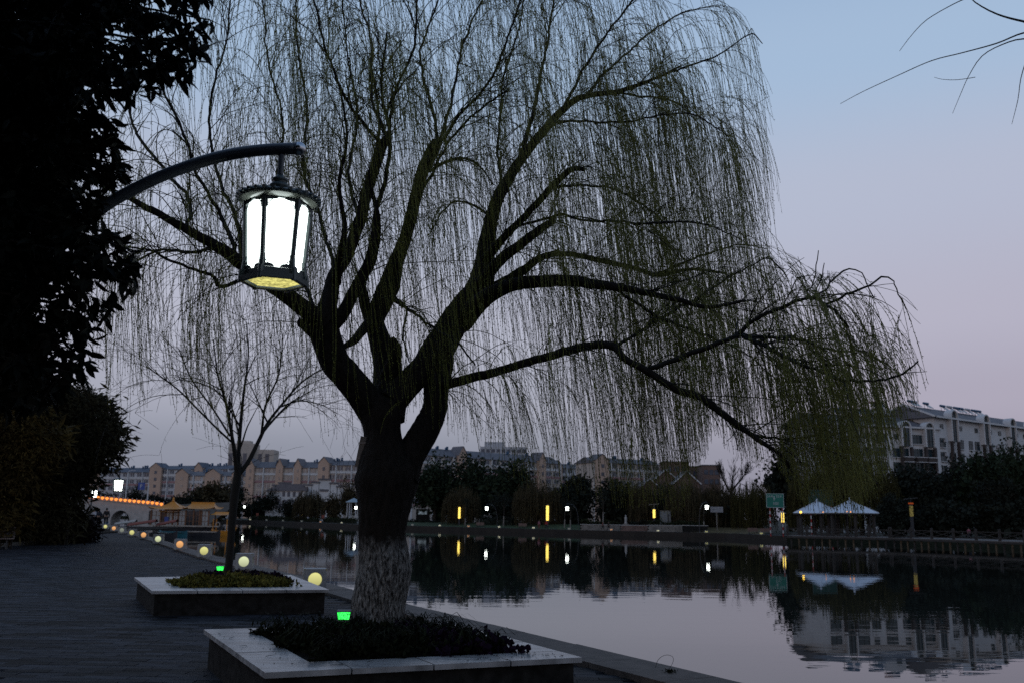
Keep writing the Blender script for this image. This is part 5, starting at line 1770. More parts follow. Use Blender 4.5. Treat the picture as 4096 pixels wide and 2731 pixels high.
def hull(t, x0, x1, w, h, m, z0=-.15, name='hull', sheer=.25, y=0.0):
    b = MB()
    n = 14
    vs, fs = [], []
    for i in range(n + 1):
        f = i / n
        x = x0 + (x1 - x0) * f
        k = math.sin(math.pi * min(max(f, .0), 1)) ** .45 if 0 < f < 1 else .12
        zz = h + sheer * (2 * f - 1) ** 4
        vs += [(x, y - w / 2 * k, zz), (x, y - w / 2 * k * .8, z0), (x, y + w / 2 * k * .8, z0), (x, y + w / 2 * k, zz)]
    for i in range(n):
        a, c = 4 * i, 4 * (i + 1)
        fs += [(a, a + 1, c + 1, c), (a + 1, a + 2, c + 2, c + 1), (a + 2, a + 3, c + 3, c + 2), (a + 3, a, c, c + 3)]
    fs += [(3, 2, 1, 0), (4 * n, 4 * n + 1, 4 * n + 2, 4 * n + 3)]
    b.add(vs, fs)
    o = b.build(name, m, t)
    return o


def chinese_roof(b, c, lx, ly, h, ridge=.35, lift=.28, n=10):
    """hipped roof with upswept corners: eave rectangle lx by ly centred on c, ridge length ratio"""
    vs, fs = [], []
    rows = 6
    for j in range(rows):
        f = j / (rows - 1)
        k = f ** .75
        hx, hy = lx / 2 * (1 - k) + lx / 2 * ridge * k, ly / 2 * (1 - k) + .02
        z = h * (f ** 1.55)
        ringp = []
        for s in range(4 * n):
            side, u = divmod(s, n)
            u = u / n * 2 - 1
            x, y = ((u * hx, -hy), (hx, u * hy), (-u * hx, hy), (-hx, -u * hy))[side]
            e = (abs(u) ** 4 if side % 2 == 0 else abs(u) ** 4) * lift * (1 - f) ** 2
            o_ = 1 + .06 * abs(u) ** 5 * (1 - f) ** 2
            ringp.append((c[0] + x * o_, c[1] + y * o_, c[2] + z + e))
        vs += ringp
    m = 4 * n
    for j in range(rows - 1):
        for s in range(m):
            a, bb = j * m + s, j * m + (s + 1) % m
            fs.append((a, bb, bb + m, a + m))
    fs.append(tuple(range(m - 1, -1, -1)))
    fs.append(tuple(range((rows - 1) * m, rows * m)))
    b.add(vs, fs)


BOD = 130.0
u_ = PX(BOD)
bo = P(745, 2130, BOD)
bo = Vector((bo.x, BOD, WATER_Z))
Zb = lambda y: P(745, y, BOD).z - WATER_Z
pb = thing('pavilion_boat', 'pleasure boat with two curved yellow tiled pavilion roofs moored by the quay', 'boat', bo)
hull(pb, -4.6, 4.9, 3.4, Zb(2104), m_hulld)
hg = MB()
hg.box((.2, -1.72, Zb(2101)), (9.2, .12, .18)).box((.2, 1.72, Zb(2101)), (9.2, .12, .18))
hg.build('gunwale', m_hullw, pb)
r1 = MB()
chinese_roof(r1, ((685 - 745) * u_, 0, Zb(2036)), 5.2, 3.9, Zb(2003) - Zb(2036), .05, .35)
rf1 = r1.build('pavilion_roof', m_tile, pb)
MB().lathe([(.14, 0), (.2, .12), (.12, .26), (.16, .36), (.05, .62)], 12, ((685 - 745) * u_, 0, Zb(2005))).build('finial', m_tile, rf1)
r2 = MB()
chinese_roof(r2, ((803 - 745) * u_, 0, Zb(2033)), 4.3, 3.9, Zb(2009) - Zb(2033), .72, .30)
rf2 = r2.build('hall_roof', m_tile, pb)
MB().box(((803 - 745) * u_, 0, Zb(2008)), (3.2, .16, .16)).build('ridge', m_tile, rf2)
r3 = MB()
chinese_roof(r3, ((690 - 745) * u_, -.55, Zb(2047)), 2.6, 3.2, .38, .8, .12)
r3.build('porch_roof', m_tile, pb)
for x in (618, 655, 673, 702, 723, 752, 783, 806, 813, 842):
    MB().box(((x - 745) * u_, -1.45, (Zb(2038) + Zb(2103)) / 2), (.16, .16, Zb(2038) - Zb(2103))).build('column', m_redp, pb)
    MB().box(((x - 745) * u_, 1.45, (Zb(2038) + Zb(2103)) / 2), (.16, .16, Zb(2038) - Zb(2103))).build('column', m_redp, pb)
for x0, x1, mm in ((620, 653, m_glassp), (657, 671, m_glassd), (675, 700, m_glassp), (704, 721, m_glassp), (725, 750, m_glassp), (754, 781, m_glassd), (785, 804, m_glassd), (815, 840, m_glassp)):
    w_ = (x1 - x0) * u_
    g_ = MB().box(((x0 + x1) / 2 * u_ - 745 * u_, -1.38, (Zb(2042) + Zb(2100)) / 2), (w_ - .02, .05, Zb(2042) - Zb(2100))).build('window', mm, pb)
    f_ = MB()
    for k in (-.5, 0, .5):
        f_.box((((x0 + x1) / 2 - 745) * u_ + k * (w_ - .06), -1.42, (Zb(2042) + Zb(2100)) / 2), (.05, .03, Zb(2044) - Zb(2100)))
    for k in (2060, 2082):
        f_.box((((x0 + x1) / 2 - 745) * u_, -1.42, Zb(k)), (w_ - .05, .028, .05))
    f_.build('window_frame', m_redp, g_)
MB().box(((640 - 745) * u_ + 1.1, .9, Zb(2070)), (.0 + 6.2, .06, 1.9)).build('back_wall', m_hulld, pb)
MB().box(((680 - 745) * u_, -1.6, Zb(2076)), (.55, .05, .7)).build('notice', m_blue_s, pb)
# the teal boat and the cream boat lying before it
for x0, x1, y_, dep, hm, gm, lb, nm in ((635, 748, 2130, 121, m_hullb, m_hullb, 'low teal boat moored before the pavilion boat', 'rowing_boat'), (748, 880, 2124, 124, m_hulld, m_hullw, 'low dark boat with a cream gunwale before the pavilion boat', 'rowing_boat')):
    c_ = P((x0 + x1) / 2, y_, dep)
    t = thing(nm, lb, 'boat', (c_.x, dep, WATER_Z), 0, 'low boats moored at the pavilion boat')
    w_ = (x1 - x0) * PX(dep)
    hull(t, -w_ / 2, w_ / 2, 1.5, .62, hm)
    MB().box((0, -.66, .66), (w_ * .86, .14, .12)).box((0, .66, .66), (w_ * .86, .14, .12)).build('gunwale', gm, t)
    for k in (-.28, 0, .28):
        MB().box((k * w_, 0, .52), (.25, 1.15, .05)).build('thwart', m_hullw, t)
# yellow dragon boat behind the thin trunk
c_ = P(890, 2120, 128)
yb_ = thing('yellow_boat', 'small yellow roofed boat partly behind the thin young trunk', 'boat', (c_.x, 128, WATER_Z))
uy = PX(128)
hull(yb_, -1.5, 1.6, 1.7, .75, m_tile)
rr_ = MB()
chinese_roof(rr_, (-.2, 0, P(885, 2058, 128).z - WATER_Z), 2.6, 2.0, .42, .7, .12)
rr_.build('roof', m_tile, yb_)
for x in (-1.1, .75):
    for y in (-.7, .7):
        MB().box((x, y, 1.45), (.10, .10, 1.7)).build('post', m_tile, yb_)
MB().tube([(-.45 + .3 * math.cos(a), -.85, 1.55 + .3 * math.sin(a)) for a in np.linspace(0, 6.283, 17)], .06, 6, False).build('lifebuoy', m_hullw, yb_)
MB().tube([(1.4, 0, .6), (1.75, 0, 1.1), (1.6, 0, 1.7), (1.2, 0, 2.0), (.95, 0, 1.85)], [.22, .2, .17, .15, .05], 8).build('dragon_neck', m_tile, yb_)
# boats with red canvas roofs
for x, y_, dep, w_, lb in ((566, 2126, 112, 3.6, 'dark boat under a sloping red canvas roof, left of the pavilion boat'), (665, 2124, 113, 2.6, 'dark boat with a low red canvas roof in front of the pavilion windows'), (500, 2112, 140, 3.4, 'small pale covered boat under the bridge arch')):
    c_ = P(x, y_, dep)
    t = thing('covered_boat', lb, 'boat', (c_.x, dep, WATER_Z), R(8), 'covered boats at the quay')
    hull(t, -w_ / 2, w_ / 2, 1.6, .7, m_hulld)
    cv = MB()
    n = 8
    hz = P(x, 2082, dep).z - WATER_Z
    for i in range(n + 1):
        f = i / n
        a = (f - .5) * 2
        cv.v += [(-w_ * .42, a * .8, hz - .25 - .3 * a * a), (w_ * .45, a * .8, hz + .25 - .3 * a * a)]
    cv.f += [(2 * i, 2 * i + 1, 2 * i + 3, 2 * i + 2) for i in range(n)]
    cv.v += [(x_, y__, z_ - .03) for x_, y__, z_ in cv.v]
    k0 = 2 * (n + 1)
    cv.f += [(k0 + 2 * i + 2, k0 + 2 * i + 3, k0 + 2 * i + 1, k0 + 2 * i) for i in range(n)]
    cv.build('canopy', m_redroof if x > 520 else m_hullw, t)
    for sx in (-.38, .40):
        for sy in (-.72, .72):
            MB().bar((sx * w_, sy, .6), (sx * w_, sy, hz - .45), .05).build('canopy_post', m_hulld, t)
c_ = P(392, 2094, 150)
t = thing('rowing_boat', 'small bright blue boat by the bridge, beside the man in black', 'boat', (c_.x, 150, WATER_Z), 0, 'low boats moored at the pavilion boat')
hull(t, -1.6, 1.6, 1.3, 1.2, mat('sky_blue_boat', (0.02, 0.11, 0.20), .5))
MB().box((0, -.5, 1.22), (2.4, .12, .1)).box((0, .5, 1.22), (2.4, .12, .1)).build('gunwale', m_hullw, t)

# ================================================================ FAR BANK FURNITURE
m_col = glow('lit_yellow_column', (1.0, 0.72, 0.14), 1.7, .35, 9.0)
m_tan = mat('pale_wall_stone', (0.16, 0.145, 0.13), 0.85, 0.3, 2.0)
m_brick = mat('reddish_wall_stone', (0.13, 0.085, 0.072), 0.85, 0.3, 2.0)
cols = [(1838, 2026, 2072, 'lit yellow lantern column under the brown willow'), (2190, 2020, 2080, 'tall bright yellow lantern column behind the walker in red'), (2616, 2035, 2070, 'lit yellow lantern column with a flat cap behind the hedge'),
        (3130, 2048, 2088, 'lit yellow lantern column beside the striped sign pole'), (1208, 2034, 2060, 'lit yellow lantern column before the white house'), (3644, 2020, 2064, 'dim lantern column with a red glow on top at the dock')]
for x, y0, y1, lb in cols:
    dep = bank_depth(x) + 9 if x < 3300 else 131
    a, b = P(x, y0, dep), P(x, y1, dep)
    t = thing('lantern_column', lb, 'lamp', (a.x, dep, BANK_Z), 0, 'lit lantern columns')
    z0, z1 = b.z - BANK_Z, a.z - BANK_Z
    w_ = .24 if x != 2190 else .27
    MB().box((0, 0, z0 / 2), (.34, .34, z0)).build('pedestal', m_hulld, t)
    MB().lathe([(w_ * .9, z0), (w_, z0 + .1), (w_, z1 - .1), (w_ * .8, z1)], 12).build('shade', m_col if x != 3644 else glow('dim_column', (.9, .75, .25), .11, .9, 5), t, smooth=True)
    fb = MB()
    for k in range(5):
        z_ = z0 + (z1 - z0) * k / 4
        fb.lathe([(w_ + .015, z_ - .02), (w_ + .02, z_), (w_ + .015, z_ + .02)], 12, caps=False)
    fb.build('ring_bands', m_hulld, t)
    cp = MB().lathe([(w_ * 1.1, z1), (w_ * 1.1, z1 + .12), (.05, z1 + .2)], 12)
    if x in (2616, 3644):
        cp.box((0, 0, z1 + .55), (.08, .08, .7)).add([(-.9, -.3, z1 + .82), (.9, -.3, z1 + 1.0), (.9, .3, z1 + 1.0), (-.9, .3, z1 + .82), (-.9, -.3, z1 + .9), (.9, -.3, z1 + 1.08), (.9, .3, z1 + 1.08), (-.9, .3, z1 + .9)],
                                                     [(3, 2, 1, 0), (4, 5, 6, 7), (0, 1, 5, 4), (1, 2, 6, 5), (2, 3, 7, 6), (3, 0, 4, 7)])
    cp.build('cap', m_hullw if x == 2616 else m_hulld, t)
    if x == 3644:
        MB().lathe([(w_ * 1.3, z1 + .21), (w_ * 1.5, z1 + .3), (w_ * 1.3, z1 + .40)], 12).build('red_light', glow('red_top_light', (1, .18, .05), .22), t)

# low stone walls behind the walk
for x0, x1, y0, mm, lb in ((2322, 2480, 2094, m_tan, 'low pale brick wall behind the two walkers'), (2482, 2590, 2097, m_brick, 'low reddish brick wall between the two pale walls'), (2591, 2728, 2097, m_tan, 'low mottled pale wall right of the reddish wall'), (2730, 2830, 2098, m_plinth, 'low dark wall right of the mottled wall')):
    dep = bank_depth((x0 + x1) / 2) + 6
    a, b = P(x0, y0, dep), P(x1, y0, dep)
    h = a.z - BANK_Z
    t = thing('stone_wall', lb, 'wall', ((a.x + b.x) / 2, dep, BANK_Z), 0, 'low walls on the far bank')
    w_ = b.x - a.x
    nr = 4
    for j in range(nr):
        n = max(3, int(w_ / 1.1))
        for i in range(n):
            MB().box((-w_ / 2 + (i + .5) * w_ / n + (.2 if j % 2 else 0) * (i < n - 1), random.uniform(-.03, .03), (j + .5) * (h - .12) / nr), (w_ / n - .03, .4, (h - .12) / nr - .025)).build('stone', mm, t)
    MB().box((0, 0, h - .05), (w_ + .1, .55, .1)).build('coping', m_bridge, t)

# benches before the dock
for x, lb in ((3011, 'first stone bench left of the dock'), (3062, 'second stone bench left of the dock, next to the sign pole'), (1920, 'dark bench on the lawn near the lit column'), (2090, 'brown bench on the lawn under the willow')):
    p = at_bank(x, 6)
    t = thing('far_bench', lb, 'bench', tuple(p), R(-8), 'benches on the far bank')
    m2_ = m_brick
    MB().box((0, 0, .45), (1.7, .5, .09)).build('seat', m2_, t)
    MB().box((0, .27, .78), (1.7, .08, .5)).build('backrest', m2_, t)
    for s_ in (-.65, .65):
        MB().box((s_, 0, .2), (.12, .4, .40)).build('leg', m_hulld, t)

# notice board, white kiosk, statue
p = P(2868, 2105, bank_depth(2868) + 10)
t = thing('notice_board', 'white notice board on a single post on the far lawn', 'sign', (p.x, p.y, BANK_Z))
hz = P(2868, 2037, p.y).z - BANK_Z
MB().box((0, 0, hz / 2), (.16, .16, hz)).build('post', m_tan, t)
pn = MB().box((0, -.12, hz + .05), (2.3, .08, 1.0)).build('board', mat('grey_white_board', (.22, .22, .24), .6, .3, 4.0), t)
lt = MB()
for j in range(3):
    for i in range(9):
        lt.box((-.95 + i * .235, -.168, hz + .33 - j * .28), (.13, .01, .12))
lt.build('lettering', mat('grey_print', (.10, .10, .11), .7), pn)
p = P(2663, 2100, bank_depth(2663) + 13)
t = thing('kiosk', 'small pale grey box kiosk with a dark door behind the hedge', 'kiosk', (p.x, p.y, BANK_Z))
hz = P(2663, 2042, p.y).z - BANK_Z
MB().box((0, 0, hz / 2), (1.85, 1.6, hz)).build('cabin', mat('kiosk_grey', (.13, .14, .15), .6, .1, 2.), t)
MB().box((.35, -.82, hz / 2 - .1), (.22, .06, hz * .75)).build('door', m_hulld, t)
MB().box((0, 0, hz + .04), (2.0, 1.8, .08)).build('roof', m_tan, t)
p = P(2503, 2090, bank_depth(2503) + 10)
t = thing('statue', 'pale stone statue on a pedestal above the low wall', 'statue', (p.x, p.y, BANK_Z))
MB().box((0, 0, .55), (.9, .9, 1.1)).box((0, 0, 1.15), (1.2, 1.2, .12)).build('pedestal', m_tan, t)
MB().lathe([(.30, 1.21), (.26, 1.5), (.20, 1.9), (.26, 2.3), (.22, 2.5), (.08, 2.6), (.14, 2.75), (.13, 2.9), (.04, 3.0)], 12).build('figure', m_bridge, t, smooth=True)
for x, y0, y1, lb in ((1293, 2058, 2078, 'small red notice on the bank left of the big trunk'), (1030, 2050, 2060, 'small red and yellow sign behind the thin trunk')):
    dep = bank_depth(x) + 3
    a = P(x, y0, dep)
    t = thing('red_notice', lb, 'sign', (a.x, dep, BANK_Z), 0)
    hz = a.z - BANK_Z
    MB().box((0, 0, hz / 2), (.1, .1, hz)).build('post', m_hulld, t)
    MB().box((0, -.08, hz - .4), (.75, .05, .85)).build('panel', m_redroof, t)

# red gate house glimpsed behind the trees
p = P(2595, 2080, bank_depth(2595) + 22)
t = thing('red_gate', 'red walled gate with a pale arch behind the trees', 'gate', (p.x, p.y, BANK_Z))
hz = P(2595, 2032, p.y).z - BANK_Z
ar = [(2.3, 0), (2.3, hz), (-2.3, hz), (-2.3, 0), (-1.1, 0)] + [(-1.1 * math.cos(a), .9 + 1.1 * math.sin(a)) for a in np.linspace(0, math.pi, 9)] + [(1.1, 0)]
MB().vprism(ar, -.3, .3).build('wall', m_redp, t)
MB().box((0, 0, hz + .06), (4.9, .9, .12)).build('coping', m_bridge, t)
MB().box((0, .2, .95), (2.1, .05, 1.9)).build('arch_panel', m_glassp, t)

# ---------------------------------------------------------------- green signs with striped poles
m_gsign = mat('green_sign_face', (0.008, 0.115, 0.085), 0.4, 0.1, 3.0)
m_stripe = {0: mat('red_stripe', (.26, .015, .015), .5), 1: mat('white_stripe', (.42, .42, .42), .5)}


def green_sign(x0, x1, y0, y1, dep, poles, yb, label, rows):
    c = P((x0 + x1) / 2, yb, dep)
    t = thing('road_sign', label, 'sign', (c.x, dep, BANK_Z), 0, 'green signs on striped poles')
    w_, u = (x1 - x0) * PX(dep), PX(dep)
    zt, zb = P(c.x * 0 + (x0 + x1) / 2, y0, dep).z - BANK_Z, P((x0 + x1) / 2, y1, dep).z - BANK_Z
    pan = MB().box((0, -.12, (zt + zb) / 2), (w_, .06, zt - zb)).build('panel', m_gsign if 'square' in label else mat('dark_green_sign_face', (.004, .034, .028), .6), t)
    bd = MB()
    for s_ in (-1, 1):
        bd.box((s_ * (w_ / 2 - .05), -.16, (zt + zb) / 2), (.05, .02, zt - zb - .06))
        bd.box((0, -.16, (zt + zb) / 2 + s_ * ((zt - zb) / 2 - .05)), (w_ - .06, .021, .05))
    m_plinth2 = mat('dim_sign_print', (.07, .09, .085), .7)
    bd.build('border', m_stripe[1] if 'square' in label else m_plinth2, pan)
    tx = MB()
    for fx, fz, n, gw, gh in rows:                               # rows of small white characters, too soft to read in the photo
        for i in range(n):
            cx = (fx + i * gw * 1.35) * w_
            cz = zb + (zt - zb) * fz
            g = gw * w_
            for k in range(3):
                tx.box((cx + random.uniform(-.1, .1) * g, -.165, cz + (k - 1) * gh * .36), (g * random.uniform(.6, .95), .012, gh * .13))
            tx.box((cx + random.uniform(-.2, .2) * g, -.166, cz), (g * .15, .013, gh))
    tx.build('lettering', m_stripe[1] if 'square' in label else m_plinth2, pan)
    for px in poles:
        xx = P(px, yb, dep).x - c.x
        n = 9
        pz = MB()
        po = MB().tube([(xx, 0, 0), (xx, 0, zt - .1)], .085, 10).build('pole', m_stripe[0], t)
        for k in range(n):
            z0_ = zb * k / n
            if k % 2:
                MB().tube([(xx, 0, z0_), (xx, 0, z0_ + zb / n)], .09, 10).build('white_stripe', m_stripe[1], po)
    return t


sg = green_sign(3068, 3138, 1972, 2029, 142, (3082, 3132), 2104, 'square green sign with white characters on two red and white poles left of the pavilions', [(-.40, .80, 3, .085, .30), (.10, .80, 3, .085, .30), (-.05, .66, 1, .12, .6), (-.08, .30, 4, .06, .4)])
green_sign(3240, 3335, 1957, 2020, 150, (3246, 3328), 2104, 'dim green sign behind the hanging strands above the pavilions', [(-.30, .65, 3, .16, .5), (-.25, .2, 4, .10, .4)])

# ---------------------------------------------------------------- dock, railing, two pavilions
m_dock = mat('dark_dock_wood', (0.030, 0.026, 0.024), 0.8, 0.3, 3.0)
m_deck = mat('worn_deck_boards', (0.085, 0.075, 0.07), 0.75, 0.25, 2.0)
m_pile = mat('lighter_pile_wood', (0.075, 0.055, 0.035), 0.85, 0.4, 4.0)
m_tent = mat('pale_metal_roof', (0.42, 0.46, 0.52), 0.45, 0.08, 1.5)
DK = [Vector((p.x, p.y, 0)) for p in DOCK]
dock = tag(bpy.data.objects.new('dock', None), 'dark wooden dock on piles along the right of the far bank', 'dock')
col.objects.link(dock)
for a, b in zip(DK[:-1], DK[1:]):
    u = (b - a).normalized()
    w_ = Vector((-u.y, u.x, 0))
    if w_.y < 0:
        w_ = -w_
    L_ = (b - a).length
    nb_ = 9
    for j in range(nb_):                                        # long deck boards
        p0, p1 = a + w_ * (.02 + j * 1.0), b + w_ * (.02 + j * 1.0)
        MB().prism([(r_.x, r_.y) for r_ in (p0, p1, p1 + w_ * .96, p0 + w_ * .96)], DOCK_Z - .02, DOCK_Z + .08).build('deck_board', m_deck, dock)
    MB().bar(a + Vector((0, 0, DOCK_Z - .14)) - w_ * .03, b + Vector((0, 0, DOCK_Z - .14)) - w_ * .03, .1, .22).build('edge_beam', m_dock, dock)
    n = int(L_ / .95)
    for i in range(n):
        p = a + u * (L_ * (i + .5) / n) + w_ * .3
        MB().tube([(p.x, p.y, WATER_Z - .6), (p.x, p.y, DOCK_Z - .03)], .13, 8).build('pile', m_pile if i % 3 else m_dock, dock)
rail = thing('dock_railing', 'dark timber railing with crossed braces along the dock', 'railing', (DK[0].x, DK[0].y, DOCK_Z + .08))
off_ = Vector(rail.location)
for a, b in zip(DK[:-1], DK[1:]):
    u = (b - a).normalized()
    w_ = Vector((-u.y, u.x, 0))
    if w_.y < 0:
        w_ = -w_
    L_ = (b - a).length
    n = int(L_ / 2.6)
    for i in range(n + 1):
        p = a + u * (L_ * i / n) + w_ * .35
        z = DOCK_Z + .08
        MB().box((p.x, p.y, z + .62), (.26, .26, 1.24)).lathe([(.16, 0), (.18, .06), (.10, .14)], 8, (p.x, p.y, z + 1.24)).build('post', m_dock, rail, off=off_)
        if i < n:
            q = a + u * (L_ * (i + 1) / n) + w_ * .35
            v0_, v1_ = u * .13, -u * .13
            for h_ in (.22, 1.0):
                MB().bar(p + v0_ + Vector((0, 0, z + h_)), q + v1_ + Vector((0, 0, z + h_)), .09, .10).build('rail', m_dock, rail, off=off_)
            MB().bar(p + v0_ + Vector((0, 0, z + .27)), q + v1_ + Vector((0, 0, z + .95)), .05, .07).build('brace', m_dock, rail, off=off_)
            MB().bar(p + v0_ + w_ * .06 + Vector((0, 0, z + .95)), q + v1_ + w_ * .06 + Vector((0, 0, z + .27)), .05, .07).build('brace', m_dock, rail, off=off_)


def pavilion(xc, xl, xr, ytop, yeave, dep, label):
    c = P(xc, yeave, dep)
    t = thing('pavilion', label, 'pavilion', (c.x, dep, DOCK_Z + .08), R(20), 'twin pavilions on the dock')
    u = PX(dep)
    h1 = P(xc, yeave, dep).z - DOCK_Z - .08
    h2 = P(xc, ytop, dep).z - DOCK_Z - .08
    r_ = max(xc - xl, xr - xc) * u
    n = 6
    for k in range(n):                                          # roof sheets, one to each side
        a0, a1 = k * math.pi / 3, (k + 1) * math.pi / 3
        p0, p1 = (r_ * math.cos(a0), r_ * math.sin(a0)), (r_ * math.cos(a1), r_ * math.sin(a1))
        MB().add([(*p0, h1), (*p1, h1), (0, 0, h2), (p0[0], p0[1], h1 - .06), (p1[0], p1[1], h1 - .06), (0, 0, h2 - .1)], [(0, 1, 2), (5, 4, 3), (0, 3, 4, 1), (1, 4, 5, 2), (2, 5, 3, 0)]).build('roof_sheet', m_tent, t)
        m_ = ((p0[0] + p1[0]) / 2, (p0[1] + p1[1]) / 2)
        MB().bar((p0[0], p0[1], h1 + .03), (0, 0, h2 + .03), .07, .05).build('roof_rib', m_tent, t)
        MB().bar((p0[0] * .97, p0[1] * .97, h1 - .14), (p1[0] * .97, p1[1] * .97, h1 - .14), .10, .18).build('eave_beam', m_dock, t)
        MB().box((p0[0] * .80, p0[1] * .80, h1 / 2 - .05), (.34, .34, h1 - .05), a0).build('post', m_dock, t)
    MB().lathe([(.12, h2), (.2, h2 + .1), (.1, h2 + .2), (.14, h2 + .3), (.03, h2 + .45)], 10).build('finial', m_tent, t)
    return t


pavilion(3270, 3170, 3360, 2002, 2050, 137, 'left of two open pavilions with pale pyramid roofs on the dock')
pavilion(3402, 3296, 3513, 1999, 2049, 133, 'right of two open pavilions with pale pyramid roofs, the larger one')
for x, y, c_, r_, lb in ((3203, 2046, 'yellow', .16, 'round yellow lamp at the eave of the left pavilion'), (3292, 2046, 'orange', .09, 'small orange lamp between the two pavilion roofs'), (3402, 2045, 'orange', .10, 'small orange lamp at the eave of the right pavilion'), (3388, 2044, 'orange', .08, 'faint orange lamp left of the right pavilion lamp')):
    p = P(x, y, 128)
    t = thing('eave_lamp', lb, 'lamp', (p.x, 128, DOCK_Z + .08), 0, 'lamps before the pavilions')
    hz = p.z - DOCK_Z - .08
    MB().tube([(0, 0, 0), (0, 0, hz)], .03, 6).build('post', m_dock, t)
    MB().sphere((0, 0, hz), r_, 12, 8).build('globe', glow('eave_' + c_, {'yellow': (1, .62, .08), 'orange': (1, .42, .12)}[c_], 3.0 if c_ == 'yellow' else 1.2), t, smooth=True)

# gazebo left of the big trunk
p = P(1412, 2080, bank_depth(1412) + 12)
t = thing('gazebo', 'small pale blue roofed gazebo just left of the big trunk', 'gazebo', (p.x, p.y, BANK_Z))
h1 = P(1412, 2008, p.y).z - BANK_Z
h2 = P(1412, 1990, p.y).z - BANK_Z
MB().lathe([(2.1, h1), (2.1, h1 + .12), (.1, h2)], 6).build('roof', mat('pale_blue_roof', (.20, .26, .30), .6, .1, 2.), t)
for k in range(6):
    a = k * math.pi / 3
    MB().tube([(1.6 * math.cos(a), 1.6 * math.sin(a), 0), (1.6 * math.cos(a), 1.6 * math.sin(a), h1)], .12, 8).build('column', m_white_p, t)
MB().lathe([(1.9, 0), (1.9, .25)], 6).build('floor', m_tan, t)

# ================================================================ BUILDINGS
m_peach = mat('peach_render', (0.40, 0.285, 0.22), 0.9, 0.08, .2)
m_pink = mat('dusty_pink_render', (0.26, 0.15, 0.155), 0.9, 0.08, .2)
m_grey = mat('pale_grey_render', (0.37, 0.37, 0.39), 0.9, 0.08, .2)
m_beige = mat('beige_render', (0.38, 0.33, 0.29), 0.9, 0.08, .2)
m_roof = mat('slate_grey_tiles', (0.11, 0.105, 0.115), 0.8, 0.2, .6)
m_roofb = mat('blue_grey_tiles', (0.075, 0.085, 0.110), 0.8, 0.2, .6)
m_whitew = mat('white_render', (0.46, 0.455, 0.46), 0.85, 0.08, .3)
m_wing = mat('dark_green_window_glass', (0.018, 0.034, 0.042), 0.15, 0.2, .6, 0.0, 0.5)
m_winb = mat('blue_grey_window_glass', (0.060, 0.065, 0.085), 0.2, 0.25, .6, 0.0, 0.5)
m_brownc = mat('dark_brown_cladding', (0.045, 0.036, 0.034), 0.85, 0.15, .6)
m_tank = mat('solar_tank_blue', (0.02, 0.07, 0.14), 0.4, 0.2, 1.)


def zat(x, y, dep):
    return P(x, y, dep).z


def frame(x0, x1, d0, d1, z0=BANK_Z):
    a, b = P(x0, 2060, d0), P(x1, 2060, d1)
    a, b = Vector((a.x, a.y, z0)), Vector((b.x, b.y, z0))
    return a, math.atan2(b.y - a.y, b.x - a.x), (b - a).length


def gable_roof(mb, x0, x1, y0, y1, ze, zr, over=.4):
    ym = (y0 + y1) / 2
    mb.add([(x0 - over, y0 - over, ze), (x1 + over, y0 - over, ze), (x1 + over, ym, zr), (x0 - over, ym, zr), (x0 - over, y1 + over, ze), (x1 + over, y1 + over, ze),
            (x0 - over, y0 - over, ze - .25), (x1 + over, y0 - over, ze - .25), (x1 + over, y1 + over, ze - .25), (x0 - over, y1 + over, ze - .25)],
           [(0, 1, 2, 3), (3, 2, 5, 4), (6, 9, 8, 7), (0, 6, 7, 1), (5, 8, 9, 4), (1, 7, 8, 5, 2), (0, 3, 4, 9, 6)])


